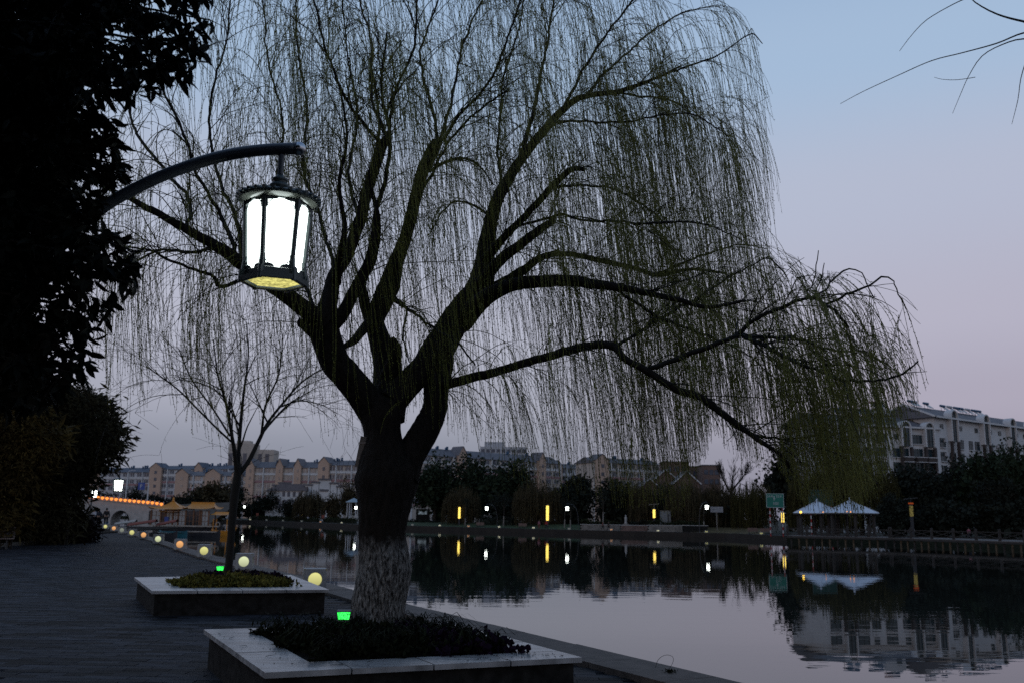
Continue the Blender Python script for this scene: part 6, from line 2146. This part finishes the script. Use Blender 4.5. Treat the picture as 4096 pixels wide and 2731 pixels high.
def rows_of_flats(x0, x1, d0, d1, ye, yr, floors, label, wall, trim, bays, gables=(), seed=0, tanks=3, roofm=None):
    """an apartment block: its facade runs from picture column x0 at distance d0 to x1 at d1"""
    rgx = random.Random(seed)
    o, rz, L_ = frame(x0, x1, d0, d1)
    t = thing('apartment_building', label, 'building', o, rz, 'apartment blocks on the skyline')
    H = zat((x0 + x1) / 2, ye, (d0 + d1) / 2) - BANK_Z
    HR = zat((x0 + x1) / 2, yr, (d0 + d1) / 2) - BANK_Z
    dp = 12.0
    MB().box((L_ / 2, dp / 2, H / 2), (L_, dp, H)).build('wall', wall, t)
    r_ = MB()
    gable_roof(r_, 0, L_, 0, dp, H, HR)
    rf = r_.build('roof', roofm or m_roof, t)
    fh = 3.0
    bw = L_ / bays
    for f in range(floors):
        z = H - fh * (f + .5)
        if z < 4:
            break
        if f % 2 == 1 or f == 0:
            MB().box((L_ / 2, -.12, z - fh * .38), (L_, .24, .85)).build('band', trim if f else m_whitew, t)
        for b in range(bays):
            if any(abs((b + .5) * bw - gx * L_) < gw * .5 for gx, gw in gables):
                continue
            ww = bw * rgx.choice((.52, .62, .7))
            w = MB().box(((b + .5) * bw, -.04, z + .25), (ww, .12, 1.55)).build('window', m_winb, t)
            MB().box(((b + .5) * bw, -.12, z + .25), (.12, .06, 1.55)).box(((b + .5) * bw, -.13, z - .56), (ww + .2, .16, .1)).build('frame', m_whitew, w)
    for b in range(0, bays + 1, 2):
        MB().box((min(max(b * bw, .2), L_ - .2), -.3, H / 2), (.4, .6, H - .1)).build('pier', m_whitew, t)
    for gx, gw in gables:                                         # cross gables in peach render
        c = gx * L_
        for f in range(floors):
            MB().box((c + .2, -1.22, H - 1.4 - fh * f), (gw * .22, .1, 1.3)).build('window', m_winb, t)
        MB().vprism([(c - gw / 2, 0), (c + gw / 2, 0), (c + gw / 2, H + .6), (c, HR + .8), (c - gw / 2, H + .6)], -1.2, 2.0).build('gable', m_peach, t)
        MB().add([(c - gw / 2 - .3, -1.5, H + .55), (c, -1.5, HR + 1.05), (c + gw / 2 + .3, -1.5, H + .55), (c - gw / 2 - .3, 5, H + .55), (c, 5, HR + 1.05), (c + gw / 2 + .3, 5, H + .55)],
                 [(0, 1, 4, 3), (1, 2, 5, 4)]).build('gable_roof', roofm or m_roof, rf)
    for k in range(tanks):
        x = rgx.uniform(.08, .92) * L_
        tk = MB().box((x, dp * .42, HR + .15), (.5, .5, .9)).lathe([(.45, 0), (.45, 1.1)], 8, (x + .9, dp * .45, HR - .1)).build('water_tank', m_tank, rf)
    return t


rows_of_flats(335, 615, 430, 420, 1886, 1866, 6, 'pink and peach apartment block at the left end of the skyline above the bridge', m_grey, m_pink, 10, ((.11, 6), (.98, 5)), 1, 5, m_roofb)
rows_of_flats(600, 905, 415, 400, 1874, 1857, 6, 'long pink apartment block with peach gables above the yellow boat roofs', m_grey, m_pink, 10, ((.05, 6.5), (.62, 4)), 2, 4, m_roofb)
rows_of_flats(700, 990, 385, 380, 1900, 1882, 5, 'lower apartment block with two peach gables in front of the long block', m_grey, m_pink, 9, ((.07, 5.5), (.50, 6.5), (.83, 4)), 3, 2)
rows_of_flats(985, 1290, 380, 372, 1868, 1842, 6, 'pink banded apartment block right of the thin young trunk', m_beige, m_pink, 10, ((.03, 3.5), (.42, 3), (.66, 3)), 4, 6)
rows_of_flats(1275, 1432, 345, 340, 1858, 1836, 6, 'peach apartment block just left of the big trunk', m_beige, m_pink, 5, ((.10, 4.5),), 5, 2)
rows_of_flats(1640, 2240, 330, 380, 1835, 1803, 6, 'long grey apartment block behind the big evergreens', m_beige, m_pink, 16, ((.85, 4), (.30, 4)), 6, 5)
rows_of_flats(2200, 2420, 385, 395, 1872, 1852, 5, 'apartment block between the evergreens and the peach gable', m_grey, m_pink, 7, ((.12, 4),), 7, 3)
rows_of_flats(2375, 2640, 345, 360, 1852, 1830, 5, 'peach gabled apartment block seen through the strands', m_beige, m_pink, 8, ((.10, 6),), 8, 3)

# distant tower and the stepped block behind the long roof
o, rz, L_ = frame(893, 1078, 900, 900)
t = thing('tower_block', 'distant pale blue tower behind the thin young tree', 'building', o, rz)
H = zat(985, 1772, 900) - BANK_Z
MB().box((L_ * .30, 10, H / 2), (L_ * .56, 20, H)).build('wing', m_beige, t)
MB().box((L_ * .78, 14, H * .46), (L_ * .42, 20, H * .92)).build('lower_wing', m_beige, t)
for k in range(6):
    MB().box((L_ * (.07 + .155 * k), -.3 if k < 4 else 3.7, H * .45), (L_ * .075, .6, H * .82)).build('window_strip', m_winb, t)
MB().box((L_ * .3, 10, H + 1.5), (L_ * .3, 10, 3)).build('plant_room', m_beige, t)
o, rz, L_ = frame(1915, 2105, 460, 460)
t = thing('tower_block', 'stepped grey block rising behind the long apartment roof', 'building', o, rz)
H = zat(1990, 1785, 460) - BANK_Z
MB().box((L_ * .5, 6, H / 2), (L_, 12, H)).build('wing', m_grey, t)
MB().box((L_ * .3, 6, H + 1.2), (L_ * .42, 8, 2.6)).build('plant_room', m_grey, t)
for j in range(2):
    for k in range(9):
        MB().box((L_ * (.06 + .11 * k), -.06, H - 2.0 - 3 * j), (L_ * .075, .12, 1.6)).build('window', m_winb, t)

# white house with stepped horse-head gables, and the long roof beside it
HD = 300.0
o, rz, L_ = frame(1040, 1390, HD, HD)
t = thing('white_house', 'white house with stepped black capped gable walls and arched windows on the far bank', 'house', o, rz)
hx = lambda x: P(x, 2060, HD).x - o.x
hz_ = lambda y: zat(1215, y, HD) - BANK_Z
MB().box(((hx(1060) + hx(1215)) / 2, 4, hz_(1962) / 2), (hx(1215) - hx(1060), 8, hz_(1962))).build('wall', m_whitew, t)
MB().add([(hx(1056), -.6, hz_(1963)), (hx(1222), -.6, hz_(1961)), (hx(1216), 5, hz_(1932)), (hx(1098), 5, hz_(1932)), (hx(1056), 9, hz_(1963)), (hx(1222), 9, hz_(1961))], [(0, 1, 2, 3), (3, 2, 5, 4), (0, 3, 4), (1, 5, 2)]).build('roof', mat('brown_roof_tiles', (.085, .062, .058), .85, .2, .8), t)
steps = [((1207, 1235), 1939, 3), ((1233, 1264), 1928, 3), ((1262, 1310), 1916, 3), ((1308, 1339), 1931, 3), ((1336, 1364), 1944, 3), ((1052, 1078), 1940, 10), ((1076, 1124), 1930, 10)]
for (a, b), y, dy in steps:
    w_ = MB().box(((hx(a) + hx(b)) / 2, dy, hz_(y) / 2), (hx(b) - hx(a), .5, hz_(y))).build('gable_wall', m_whitew, t)
    MB().box(((hx(a) + hx(b)) / 2, dy, hz_(y) + .25), (hx(b) - hx(a) + .5, 1.1, .5)).build('cap', m_roof, w_)
for k, x in enumerate((1130, 1150, 1172, 1195)):
    MB().box((hx(x), -.05, hz_(1975)), (.85, .12, 1.5)).build('window', m_winb, t)
for x in (1110, 1135, 1165, 1195):
    a = MB().vprism([(hx(x) - .9, hz_(2035)), (hx(x) + .9, hz_(2035))] + [(hx(x) + .9 * math.cos(q), hz_(2008) + .9 * math.sin(q)) for q in np.linspace(0, math.pi, 9)], -.08, .05).build('arched_window', m_winb, t)
    MB().box((hx(x), -.13, hz_(2020)), (.1, .06, 2.4)).box((hx(x), -.13, hz_(2012)), (1.7, .05, .1)).build('frame', m_whitew, a)
MB().box((hx(1285), 2.68, hz_(1957)), (2.8, .3, .7)).build('eyebrow_roof', m_roof, t)

# brick houses with white edged gables behind the middle trees
for x0, x1, dep, ye, yr, lb, sd in ((2610, 2720, 262, 1925, 1878, 'dark brick house with a white edged gable behind the strands', 1), (2700, 2800, 255, 1930, 1885, 'second dark brick house with a white edged gable', 2), (2560, 2640, 250, 1950, 1915, 'low house with a white edged gable at the left of the brick houses', 3)):
    o, rz, L_ = frame(x0, x1, dep, dep)
    t = thing('brick_house', lb, 'house', o, rz, 'brick houses behind the far trees')
    H, HR = zat(x0, ye, dep) - BANK_Z, zat(x0, yr, dep) - BANK_Z
    MB().vprism([(0, 0), (L_, 0), (L_, H), (L_ / 2, HR), (0, H)], 0, 9).build('wall', m_brick, t)
    rr_ = MB()
    for s_ in (0, 1):
        e, c = (0 if s_ == 0 else L_), L_ / 2
        ex = -.5 if s_ == 0 else L_ + .5
        ez = H - .5 * (HR - H) / (L_ / 2)
        rr_.add([(ex, -.5, ez + .1), (c, -.5, HR + .1), (c, 9.5, HR + .1), (ex, 9.5, ez + .1), (ex, -.5, ez + .32), (c, -.5, HR + .32), (c, 9.5, HR + .32), (ex, 9.5, ez + .32)], [(3, 2, 1, 0), (4, 5, 6, 7), (0, 1, 5, 4), (1, 2, 6, 5), (2, 3, 7, 6), (3, 0, 4, 7)])
    rf = rr_.build('roof', m_roof, t)
    for s_ in (0, 1):
        ex = -.5 if s_ == 0 else L_ + .5
        ez = H - .5 * (HR - H) / (L_ / 2)
        MB().bar((ex, -.56, ez + .2), (L_ / 2, -.56, HR + .2), .12, .30).build('barge_board', m_whitew, rf)
    for k in (.3, .7):
        MB().box((L_ * k, -.05, H - 1.6), (1.2, .12, 1.5)).build('window', m_winb, t)
for x0, x1, dep, yt, lb in ((2660, 2760, 300, 1846, 'flat topped red brick block behind the strands'), (2815, 2885, 310, 1860, 'narrow red brick block right of the brick houses'), (2740, 2830, 320, 1865, 'dark flat roofed block between the red brick blocks')):
    o, rz, L_ = frame(x0, x1, dep, dep)
    t = thing('brick_block', lb, 'building', o, rz, 'brick blocks behind the far trees')
    H = zat(x0, yt, dep) - BANK_Z
    MB().box((L_ / 2, 5, H / 2), (L_, 10, H)).build('wall', m_brick if 'red' in lb else m_roofb, t)
    MB().box((L_ / 2, 5, H + .15), (L_ + .5, 10.5, .3)).build('parapet', m_roof, t)
    for j in range(2):
        for k in range(3):
            MB().box((L_ * (.2 + .3 * k), -.05, H - 2.2 - 3.1 * j), (1.3, .12, 1.6)).build('window', m_winb, t)

# ---------------------------------------------------------------- the white apartment house on the right
FL = 3.05


def arch_dormer(t, x, zb, zt, w, y=-.9, glass=True):
    """tall white arched frame standing before the facade"""
    r_ = w / 2
    o_ = [(x + r_, zb), *[(x + r_ * math.cos(a), zt - r_ + r_ * math.sin(a)) for a in np.linspace(0, math.pi, 11)], (x - r_, zb)]
    i_ = [(x - r_ + .28, zb), *[(x - (r_ - .28) * math.cos(a), zt - r_ + (r_ - .28) * math.sin(a)) for a in np.linspace(0, math.pi, 11)], (x + r_ - .28, zb)]
    MB().vprism(o_ + i_, y - .25, y + 1.6).build('arch_frame', m_whitew, t)
    if glass:
        g = MB().vprism([(x + r_ - .3, zb), *[(x + (r_ - .3) * math.cos(a), zt - r_ + (r_ - .3) * math.sin(a)) for a in np.linspace(0, math.pi, 11)], (x - r_ + .3, zb)], y + .2, y + .3).build('arch_window', m_wing, t)
        MB().box((x, y + .15, (zb + zt) / 2 - .3), (.1, .06, zt - zb - 1.0)).box((x, y + .14, zb + 1.2), (w - .6, .05, .1)).build('frame', m_brownc, g)


def window(t, x, z, w, h, y=-.05, bars=2, sill=True, mt=None):
    g = MB().box((x, y, z), (w, .14, h)).build('window', mt or m_wing, t)
    f = MB()
    for k in range(bars + 1):
        f.box((x - w / 2 + w * k / bars, y - .09, z), (.07, .05, h))
    f.box((x, y - .09, z + h / 2), (w, .051, .07)).box((x, y - .09, z + h * .12), (w, .052, .06))
    f.build('frame', m_brownc if mt is None else m_whitew, g)
    if sill:
        MB().box((x, y - .16, z - h / 2 - .12), (w + .3, .32, .14)).build('sill', m_whitew, g)


def balcony(t, x, z, w):
    b = MB().box((x, -.75, z), (w, 1.5, .95)).build('balcony', m_brownc, t)
    MB().box((x, -.78, z + .52), (w + .16, 1.62, .14)).build('rail', m_whitew, b)
    MB().box((x, -.78, z - .52), (w + .10, 1.58, .12)).build('slab', m_whitew, b)


def solar(t, x, y, z, c='blue'):
    g = MB().add([(x - .8, y - .9, z), (x + .8, y - .9, z), (x + .8, y + .5, z + 1.0), (x - .8, y + .5, z + 1.0), (x - .8, y - .9, z - .08), (x + .8, y - .9, z - .08), (x + .8, y + .5, z + .92), (x - .8, y + .5, z + .92)],
                 [(0, 1, 2, 3), (7, 6, 5, 4), (0, 4, 5, 1), (1, 5, 6, 2), (2, 6, 7, 3), (3, 7, 4, 0)]).build('solar_heater', m_winb, t)
    MB().tube([(x - .95, y + .55, z + 1.15), (x + .95, y + .55, z + 1.15)], .28, 10).build('tank', {'blue': m_tank, 'red': m_redroof, 'grey': m_grey}[c], g)
    MB().bar((x - .7, y + .5, z - .5), (x - .7, y + .5, z + .95), .06).bar((x + .7, y + .5, z - .5), (x + .7, y + .5, z + .95), .06).build('stand', m_brownc, g)


# lower wing
xa, xb, da, db = 3285, 3768, 196, 205
o, rz, L_ = frame(xa, xb, da, db)
t = thing('white_apartment_wing', 'lower white apartment wing with brown balconies behind the dock trees', 'building', o, rz)
H = zat(3500, 1700, 200) - BANK_Z
HR = zat(3500, 1662, 206) - BANK_Z
MB().box((L_ / 2, 6, H / 2), (L_, 12, H)).build('wall', m_whitew, t)
r_ = MB()
gable_roof(r_, 0, L_ + .3, 0, 12, H, HR, .7)
rf = r_.build('roof', m_roof, t)
MB().box((L_ / 2, -.85, H - .1), (L_ + 1.4, .22, .36)).build('fascia', m_whitew, rf)
lx = lambda x: (x - xa) / (xb - xa) * L_
for xx, gl in ((3630, True), (3728, True), (3370, True)):
    arch_dormer(t, lx(xx), H - 4.2, H + 1.3, 2.6, glass=gl)
    MB().box((lx(xx) - 1.25, -.8, H * .5 - 2.2), (.5, .6, H - 4.4)).build('brown_pier', m_brownc, t)
    MB().box((lx(xx) + 1.25, -.8, H * .5 - 2.2), (.5, .6, H - 4.4)).build('brown_pier', m_brownc, t)
for f in range(5):
    z = H - 2.6 - FL * f
    for xx, w in ((3320, 2.4), (3370, 2.0), (3425, 2.6), (3475, 1.8), (3535, 2.6), (3597, 2.0), (3630, 1.9), (3684, 2.5), (3728, 1.9), (3757, 1.4)):
        if f == 0 and xx in (3597, 3757, 3475):
            window(t, lx(xx), z + .4, 1.1, 1.1, bars=1, sill=False)
        else:
            window(t, lx(xx), z, w, 1.9)
        if xx in (3630, 3728, 3684, 3370) and f >= 1:
            balcony(t, lx(xx), z - 1.45, 2.3)
for k in range(6):
    x = lx(3330 + 62 * k)
    MB().box((x, -.5, H - 6.9 - 3.05 * (k % 3)), (.85, .5, .6)).build('air_conditioner', m_grey, t)
for k, x in enumerate((3420, 3450, 3520, 3545)):
    solar(rf, lx(x), 5.0, HR + .1, 'blue')
# set back penthouse between the wings
ph = MB().box((lx(3640), 9, H + 2.2), (3.4, 5, 5.4)).build('penthouse', m_whitew, t)
MB().box((lx(3640), 6.45, H + 3.0), (1.2, .1, 1.1)).build('window', m_wing, ph)
solar(rf, lx(3626), 8.5, H + 5.2, 'red')
solar(rf, lx(3655), 8.5, H + 5.2, 'blue')

# taller wing
xa, xb, da, db = 3764, 4260, 204, 238
o, rz, L_ = frame(xa, xb, da, db)
t = thing('white_apartment_building', 'tall white apartment house with arched dormers and solar heaters on its roof', 'building', o, rz)
H = zat(3764, 1664, 204) - BANK_Z
HR = zat(3705, 1622, 210) - BANK_Z
MB().box((L_ / 2, 6.5, H / 2), (L_, 13, H)).build('wall', m_whitew, t)
MB().vprism([(-.02, H - 6), (-.02, H), (-.02, HR), (-.04, HR)], 0, .01)
r_ = MB()
gable_roof(r_, -.5, L_, 0, 13, H, HR, .8)
rf = r_.build('roof', m_roof, t)
MB().add([(-.05, 0, H - .1), (-.05, 13, H - .1), (-.05, 6.5, HR - .25), (.2, 0, H - .1), (.2, 13, H - .1), (.2, 6.5, HR - .25)], [(0, 2, 1), (3, 4, 5), (0, 1, 4, 3), (1, 2, 5, 4), (2, 0, 3, 5)]).build('gable', m_whitew, t)
MB().box((L_ / 2, -1.0, H - .12), (L_ + 1.2, .24, .40)).build('fascia', m_whitew, rf)
MB().bar((-1.35, -1.0, H - .1), (-1.35, 6.5, HR + .1), .16, .4).bar((-1.35, 14.0, H - .1), (-1.35, 6.5, HR + .1), .16, .4).build('barge_board', m_whitew, rf)
lx2 = lambda x: max(0.0, (x - xa) / (xb - xa)) ** .97 * L_
dorm = (3817, 3935, 4042, 4130, 4210)
for xx in dorm:
    arch_dormer(t, lx2(xx), H - 5.2, H + 1.9, 3.0)
    for s_ in (-1.4, 1.4):
        MB().box((lx2(xx) + s_, -.8, (H - 5.2) / 2), (.5, .6, H - 5.2)).build('brown_pier', m_brownc, t)
for f in range(6):
    z = H - 2.6 - FL * f
    for xx, w, off in ((3785, 2.0, 0), (3817, 2.2, 1), (3850, 1.6, 0), (3884, 1.5, 2), (3908, 1.9, 0), (3935, 2.2, 1), (3962, 1.4, 0), (4000, 2.4, 0), (4042, 2.2, 1), (4070, 1.7, 0), (4105, 2., 0), (4130, 2.2, 1), (4165, 2., 0), (4210, 2.2, 1)):
        if off == 1 and f < 2:
            continue
        if f == 0 and off == 0:
            window(t, lx2(xx), z + .55, 1.1, 1.0, bars=1, sill=False)
        elif off != 2 or f % 2:
            window(t, lx2(xx), z, w, 2.0)
        if off == 1:
            balcony(t, lx2(xx), z - 1.45 + (FL if f == 2 else 0) * 0, 2.7)
for k, x in enumerate((3790, 3890, 3985, 4090)):
    for j in range(2):
        MB().box((lx2(x), -.5, H - 5.2 - FL * (j + k % 2)), (.9, .5, .65)).build('air_conditioner', m_grey, t)
for k, x in enumerate((3768, 3782, 3820, 3880, 3905, 3930, 3950, 3975, 4000, 4020)):
    solar(rf, lx2(x), 5.2, HR - .25, ('blue', 'grey', 'blue')[k % 3])

# ================================================================ FAR TREES
far_round = [  # x, top, width (photo pixels), distance behind the bank edge, kind, label
    (1745, 1822, 190, 26, 'evergreen', 'big round evergreen just right of the big trunk'), (1885, 1812, 210, 30, 'evergreen', 'tallest of the round evergreens right of the big trunk'), (2035, 1842, 210, 28, 'evergreen', 'round evergreen at the right of the big evergreen clump'),
    (2013, 1962, 118, 16, 'dark', 'small dark round tree behind the arched lamp'), (2310, 1896, 200, 24, 'dark', 'dark round tree left of the stone wall, in front of the peach flats'), (2470, 1902, 190, 24, 'dark', 'dark round tree behind the two walkers at the wall'),
    (2655, 1925, 95, 20, 'dark', 'narrow dark evergreen behind the pale kiosk'), (3150, 1752, 250, 60, 'dark', 'tall dark evergreen behind the square green sign'), (2880, 2010, 160, 18, 'dark', 'low dark tree behind the notice board'),
    (1035, 1985, 110, 20, 'dark', 'dark shrubby tree right of the thin trunk'), (1090, 1950, 100, 24, 'dark', 'dark tree before the arched white house'), (1330, 1968, 90, 18, 'brown', 'brownish tree below the stepped gable'), (1400, 1905, 90, 40, 'brown', 'brown tree behind the small gazebo'),
    (1160, 1990, 70, 14, 'dark', 'small dark tree beside the arched windows')]
for x, top, w_, back, k_, lb in far_round:
    round_tree(x, top, w_, bank_depth(x) + back, k_, lb, n=3200 if w_ > 150 else 2200, low=.18)
for x, top, w_, dep, k_, lb in ((3660, 1845, 240, 160, 'dark', 'dark broad tree left among the trees behind the dock'), (3800, 1830, 200, 168, 'dark', 'dark tree second from left behind the dock'), (3935, 1770, 260, 158, 'evergreen', 'largest dark evergreen behind the dock'), (4075, 1785, 230, 150, 'evergreen', 'dark evergreen at the right edge of the picture'),
                                 (3560, 1975, 150, 150, 'dark', 'low dark tree right of the pavilions'), (4000, 1900, 220, 148, 'dark', 'lower dark tree in front of the largest evergreen')):
    round_tree(x, top, w_, dep, k_, lb, n=4200, low=.22)
for x, top, w_, dep, k_, lb in ((395, 1962, 150, 290, 'dark', 'low dark tree behind the bridge parapet'), (540, 1925, 90, 300, 'dark', 'dark tree behind the blue traffic sign'), (610, 1960, 130, 290, 'dark', 'dark rounded tree right of the white sign pole'), (850, 1925, 190, 285, 'brown', 'broad brown tree behind the yellow boat roofs'), (940, 1915, 120, 300, 'dark', 'dark tree just left of the thin young trunk'), (750, 1965, 140, 280, 'dark', 'dark tree above the pavilion boat')):
    round_tree(x, top, w_, dep, k_, lb, n=2600, low=.1)
far_weep = [(1850, 1932, 150, 14, 'brown', 'brown weeping willow above the first lit column'), (2150, 1898, 190, 15, 'brown', 'brown weeping willow behind the tall lit column'), (2750, 1900, 170, 16, 'brown', 'brown weeping willow right of the kiosk'), (2880, 1905, 150, 18, 'brown', 'brown weeping willow behind the notice board'), (3010, 1905, 170, 18, 'olive', 'olive weeping willow left of the square green sign'),
            (3240, 1855, 190, 22, 'olive', 'olive weeping willow behind the left pavilion'), (1240, 1950, 120, 12, 'brown', 'brown willow with a bare trunk before the stepped gable'), (2570, 1905, 120, 22, 'brown', 'brown willow in front of the red gate')]
for x, top, w_, back, k_, lb in far_weep:
    weeping_tree(x, top, w_, bank_depth(x) + back, k_, lb)
weeping_tree(3430, 1785, 290, 158, 'olive', 'large olive weeping willow behind the right pavilion')
weeping_tree(3325, 1810, 200, 162, 'olive', 'brown weeping willow between the pavilion roofs and the white flats')
for x, top, w_, dep, lb in ((3775, 1992, 230, 150, 'low dark bushes behind the dock railing, left of the blue billboard'), (3985, 1985, 250, 147, 'low dark bushes behind the dock railing near the right edge')):
    round_tree(x, top, w_, dep, 'dark', lb, n=3000, low=0, name='bush', group='bushes behind the dock')
# bare tree against the sky in the middle
bd_ = 260
b_ = P(2925, 2060, bd_)
b_ = Vector((b_.x, bd_, BANK_Z))
kx = KV
bare_tree('bare_tree', 'bare twiggy tree against the sky right of the brick blocks', b_, [[(2925 / kx, 2060 / kx, 0, 6), (2925 / kx, 1980 / kx, 0, 5), (2930 / kx, 1920 / kx, 0, 3), (2935 / kx, 1870 / kx, 0, 1.5)], [(2925 / kx, 1975 / kx, 0, 4), (2900 / kx, 1930 / kx, 0, 3), (2880 / kx, 1890 / kx, 0, 1.5)], [(2928 / kx, 1960 / kx, 0, 4), (2960 / kx, 1920 / kx, 0, 3), (2985 / kx, 1885 / kx, 0, 1.5)]],
          bd_, bd_ / (F_PX / KV), levels=2, nsec=6, n1=18, ln=(1.6, 3.4), tip=.04, seed=5, droop=0.0)

# hedges and shrubs along the far bank
def hedge(x0, x1, back, h, label, kind='hedge', depth=1.6, n=2200):
    a, b = at_bank(x0, back), at_bank(x1, back)
    t = thing('hedge', label, 'hedge', tuple((a + b) / 2), math.atan2(b.y - a.y, b.x - a.x), 'clipped hedges on the far bank')
    L_ = (b - a).length
    rg = np.random.default_rng(int(x0))
    nb = NB()
    p = np.column_stack([rg.uniform(-L_ / 2, L_ / 2, n), rg.uniform(-depth / 2, depth / 2, n), h * rg.random(n) ** .6])
    p[:, 2] *= 1 + .12 * np.sin(p[:, 0] * 1.3) + .08 * np.sin(p[:, 0] * 3.1 + x0)
    d = unit(rg.normal(size=(n, 3)))
    nb.leaves(p, d, unit(np.cross(d, rg.normal(size=(n, 3)))), rg.uniform(.25, .5, n), rg.uniform(.15, .3, n))
    nb.build('leaves', FOL[kind], t)
    MB().box((0, 0, h * .36), (L_ * .98, depth * .7, h * .7)).build('body', FOL['dark'], t)
    return t


hedge(1010, 1130, 6, 1.3, 'long low hedge below the dark trees right of the thin trunk')
hedge(1130, 1270, 6, 1.1, 'low hedge before the arched white house')
hedge(1300, 1420, 7, 1.2, 'low hedge before the gazebo')
hedge(2330, 2480, 9, 1.7, 'clipped hedge above the low pale wall')
hedge(2600, 2810, 9, 1.8, 'clipped hedge above the mottled wall')
hedge(2520, 2600, 12, 1.7, 'dark hedge beside the statue', 'dark')
hedge(1520, 1760, 14, 1.2, 'dark hedge behind the lawn right of the big trunk', 'dark')
hedge(1930, 2060, 12, 2.2, 'dark rounded bush beside the arched lamp', 'dark', 3)
hedge(2830, 3040, 20, 2.6, 'tall dark hedge behind the notice board', 'dark', 3)
hedge(2090, 2320, 22, 1.4, 'dark hedge behind the walkers in red', 'dark', 3)
# lawn in front, and the tawny lawn by the benches
m_lawn = mat('dusk_lawn', (0.020, 0.036, 0.012), 0.95, 0.4, .4)
m_tawny = mat('tawny_lawn', (0.075, 0.055, 0.022), 0.95, 0.35, .4)
for x0, x1, mm, nm, lb in ((1480, 2320, m_lawn, 'lawn', 'green lawn behind the far walk'), (2760, 3060, m_tawny, 'lawn', 'tawny dry lawn by the benches')):
    a0, a1, b1_, b0 = at_bank(x0, 5), at_bank(x1, 5), at_bank(x1, 14), at_bank(x0, 14)
    n = 6
    f_ = [at_bank(x0 + (x1 - x0) * i / n, 5) for i in range(n + 1)] + [at_bank(x1 - (x1 - x0) * i / n, 15) + Vector((0, 0, .9)) for i in range(n + 1)]
    ln_ = MB().add([(p.x, p.y, p.z + .02) for p in f_], [(i, i + 1, 2 * n - i, 2 * n + 1 - i) for i in range(n)]).build(nm, mm)
    tag(ln_, lb, 'lawn', kind='structure')
# whitewashed stems of small street trees on the lawn
for x, y0, lb in ((2258, 2075, 'first pale whitewashed stem left of the stone wall'), (2281, 2078, 'second pale whitewashed stem, before the stone wall'), (2014, 2062, 'pale whitewashed stem by the arched lamp'), (1860, 2072, 'pale whitewashed stem under the brown willow'), (2815, 2083, 'thick pale stem beside the white lantern'), (2412, 2045, 'pale stem behind the hedge above the wall')):
    p = at_bank(x, 8)
    t = thing('young_tree', lb, 'tree', tuple(p), 0, 'young trees with limewashed stems')
    h = P(x, y0, p.y).z - BANK_Z
    MB().tube([(0, 0, 0), (.04, 0, h)], [.13, .10], 8).build('limewash', m_tan, t)
    MB().tube([(.04, 0, h), (.1, .1, h + 2.2), (.0, .2, h + 4.0)], [.10, .07, .02], 7).tube([(.08, .08, h + 1.4), (.9, .2, h + 3.0)], [.05, .02], 6).tube([(.08, .08, h + 1.7), (-.8, 0, h + 3.2)], [.05, .02], 6).build('trunk', m_trunk_far, t)
    nb = NB()
    rg = np.random.default_rng(int(x))
    blob_leaves(nb, (0, 0, h + 3.2), (1.3, 1.3, 1.5), 260, .22, rg, 6)
    nb.build('crown', FOL['dark'], t)
# lit shop glimpses behind the evergreens
m_shop = glow('dim_shop_window', (.32, .40, .48), .30, .7, 1.5)
m_shopr = glow('dim_red_shop_light', (.8, .14, .05), .35, .7, 1.5)
for x, y, w_, h_, mm, lb in ((1690, 2048, 34, 14, m_shop, 'dim bluish shop window behind the evergreens, left one'), (1753, 2046, 24, 18, m_shop, 'dim bluish shop window behind the evergreens, right one'), (1815, 2046, 30, 12, m_shopr, 'dim red shop light beside the first lit column'),
                             (2040, 2050, 40, 12, m_shop, 'dim pale shop window between the arched lamp and the tall lit column'), (2430, 2048, 26, 10, m_shop, 'dim pale window behind the trees above the walkers'), (3970, 2036, 62, 22, glow('blue_billboard', (.06, .20, .42), .22, .9, .8), 'blue lit billboard under the trees at the right'), (4090, 2040, 16, 28, glow('cyan_screen', (.2, .5, .65), .45, .3, 2.), 'small cyan lit panel at the right edge')):
    dep = (bank_depth(x) + 40) if x < 3300 else 175
    c_ = P(x, y, dep)
    u = PX(dep)
    t = thing('lit_window_front', lb, 'shop front', (c_.x, dep, BANK_Z), 0, 'lit fronts behind the trees')
    hz = c_.z - BANK_Z
    MB().box((0, .3, hz), (w_ * u, .05, h_ * u)).build('pane', mm, t)
    MB().box((0, 1.6, (hz + h_ * u) / 2), (w_ * u + 1.2, 2.4, hz + h_ * u)).build('cabin', m_plinth, t)
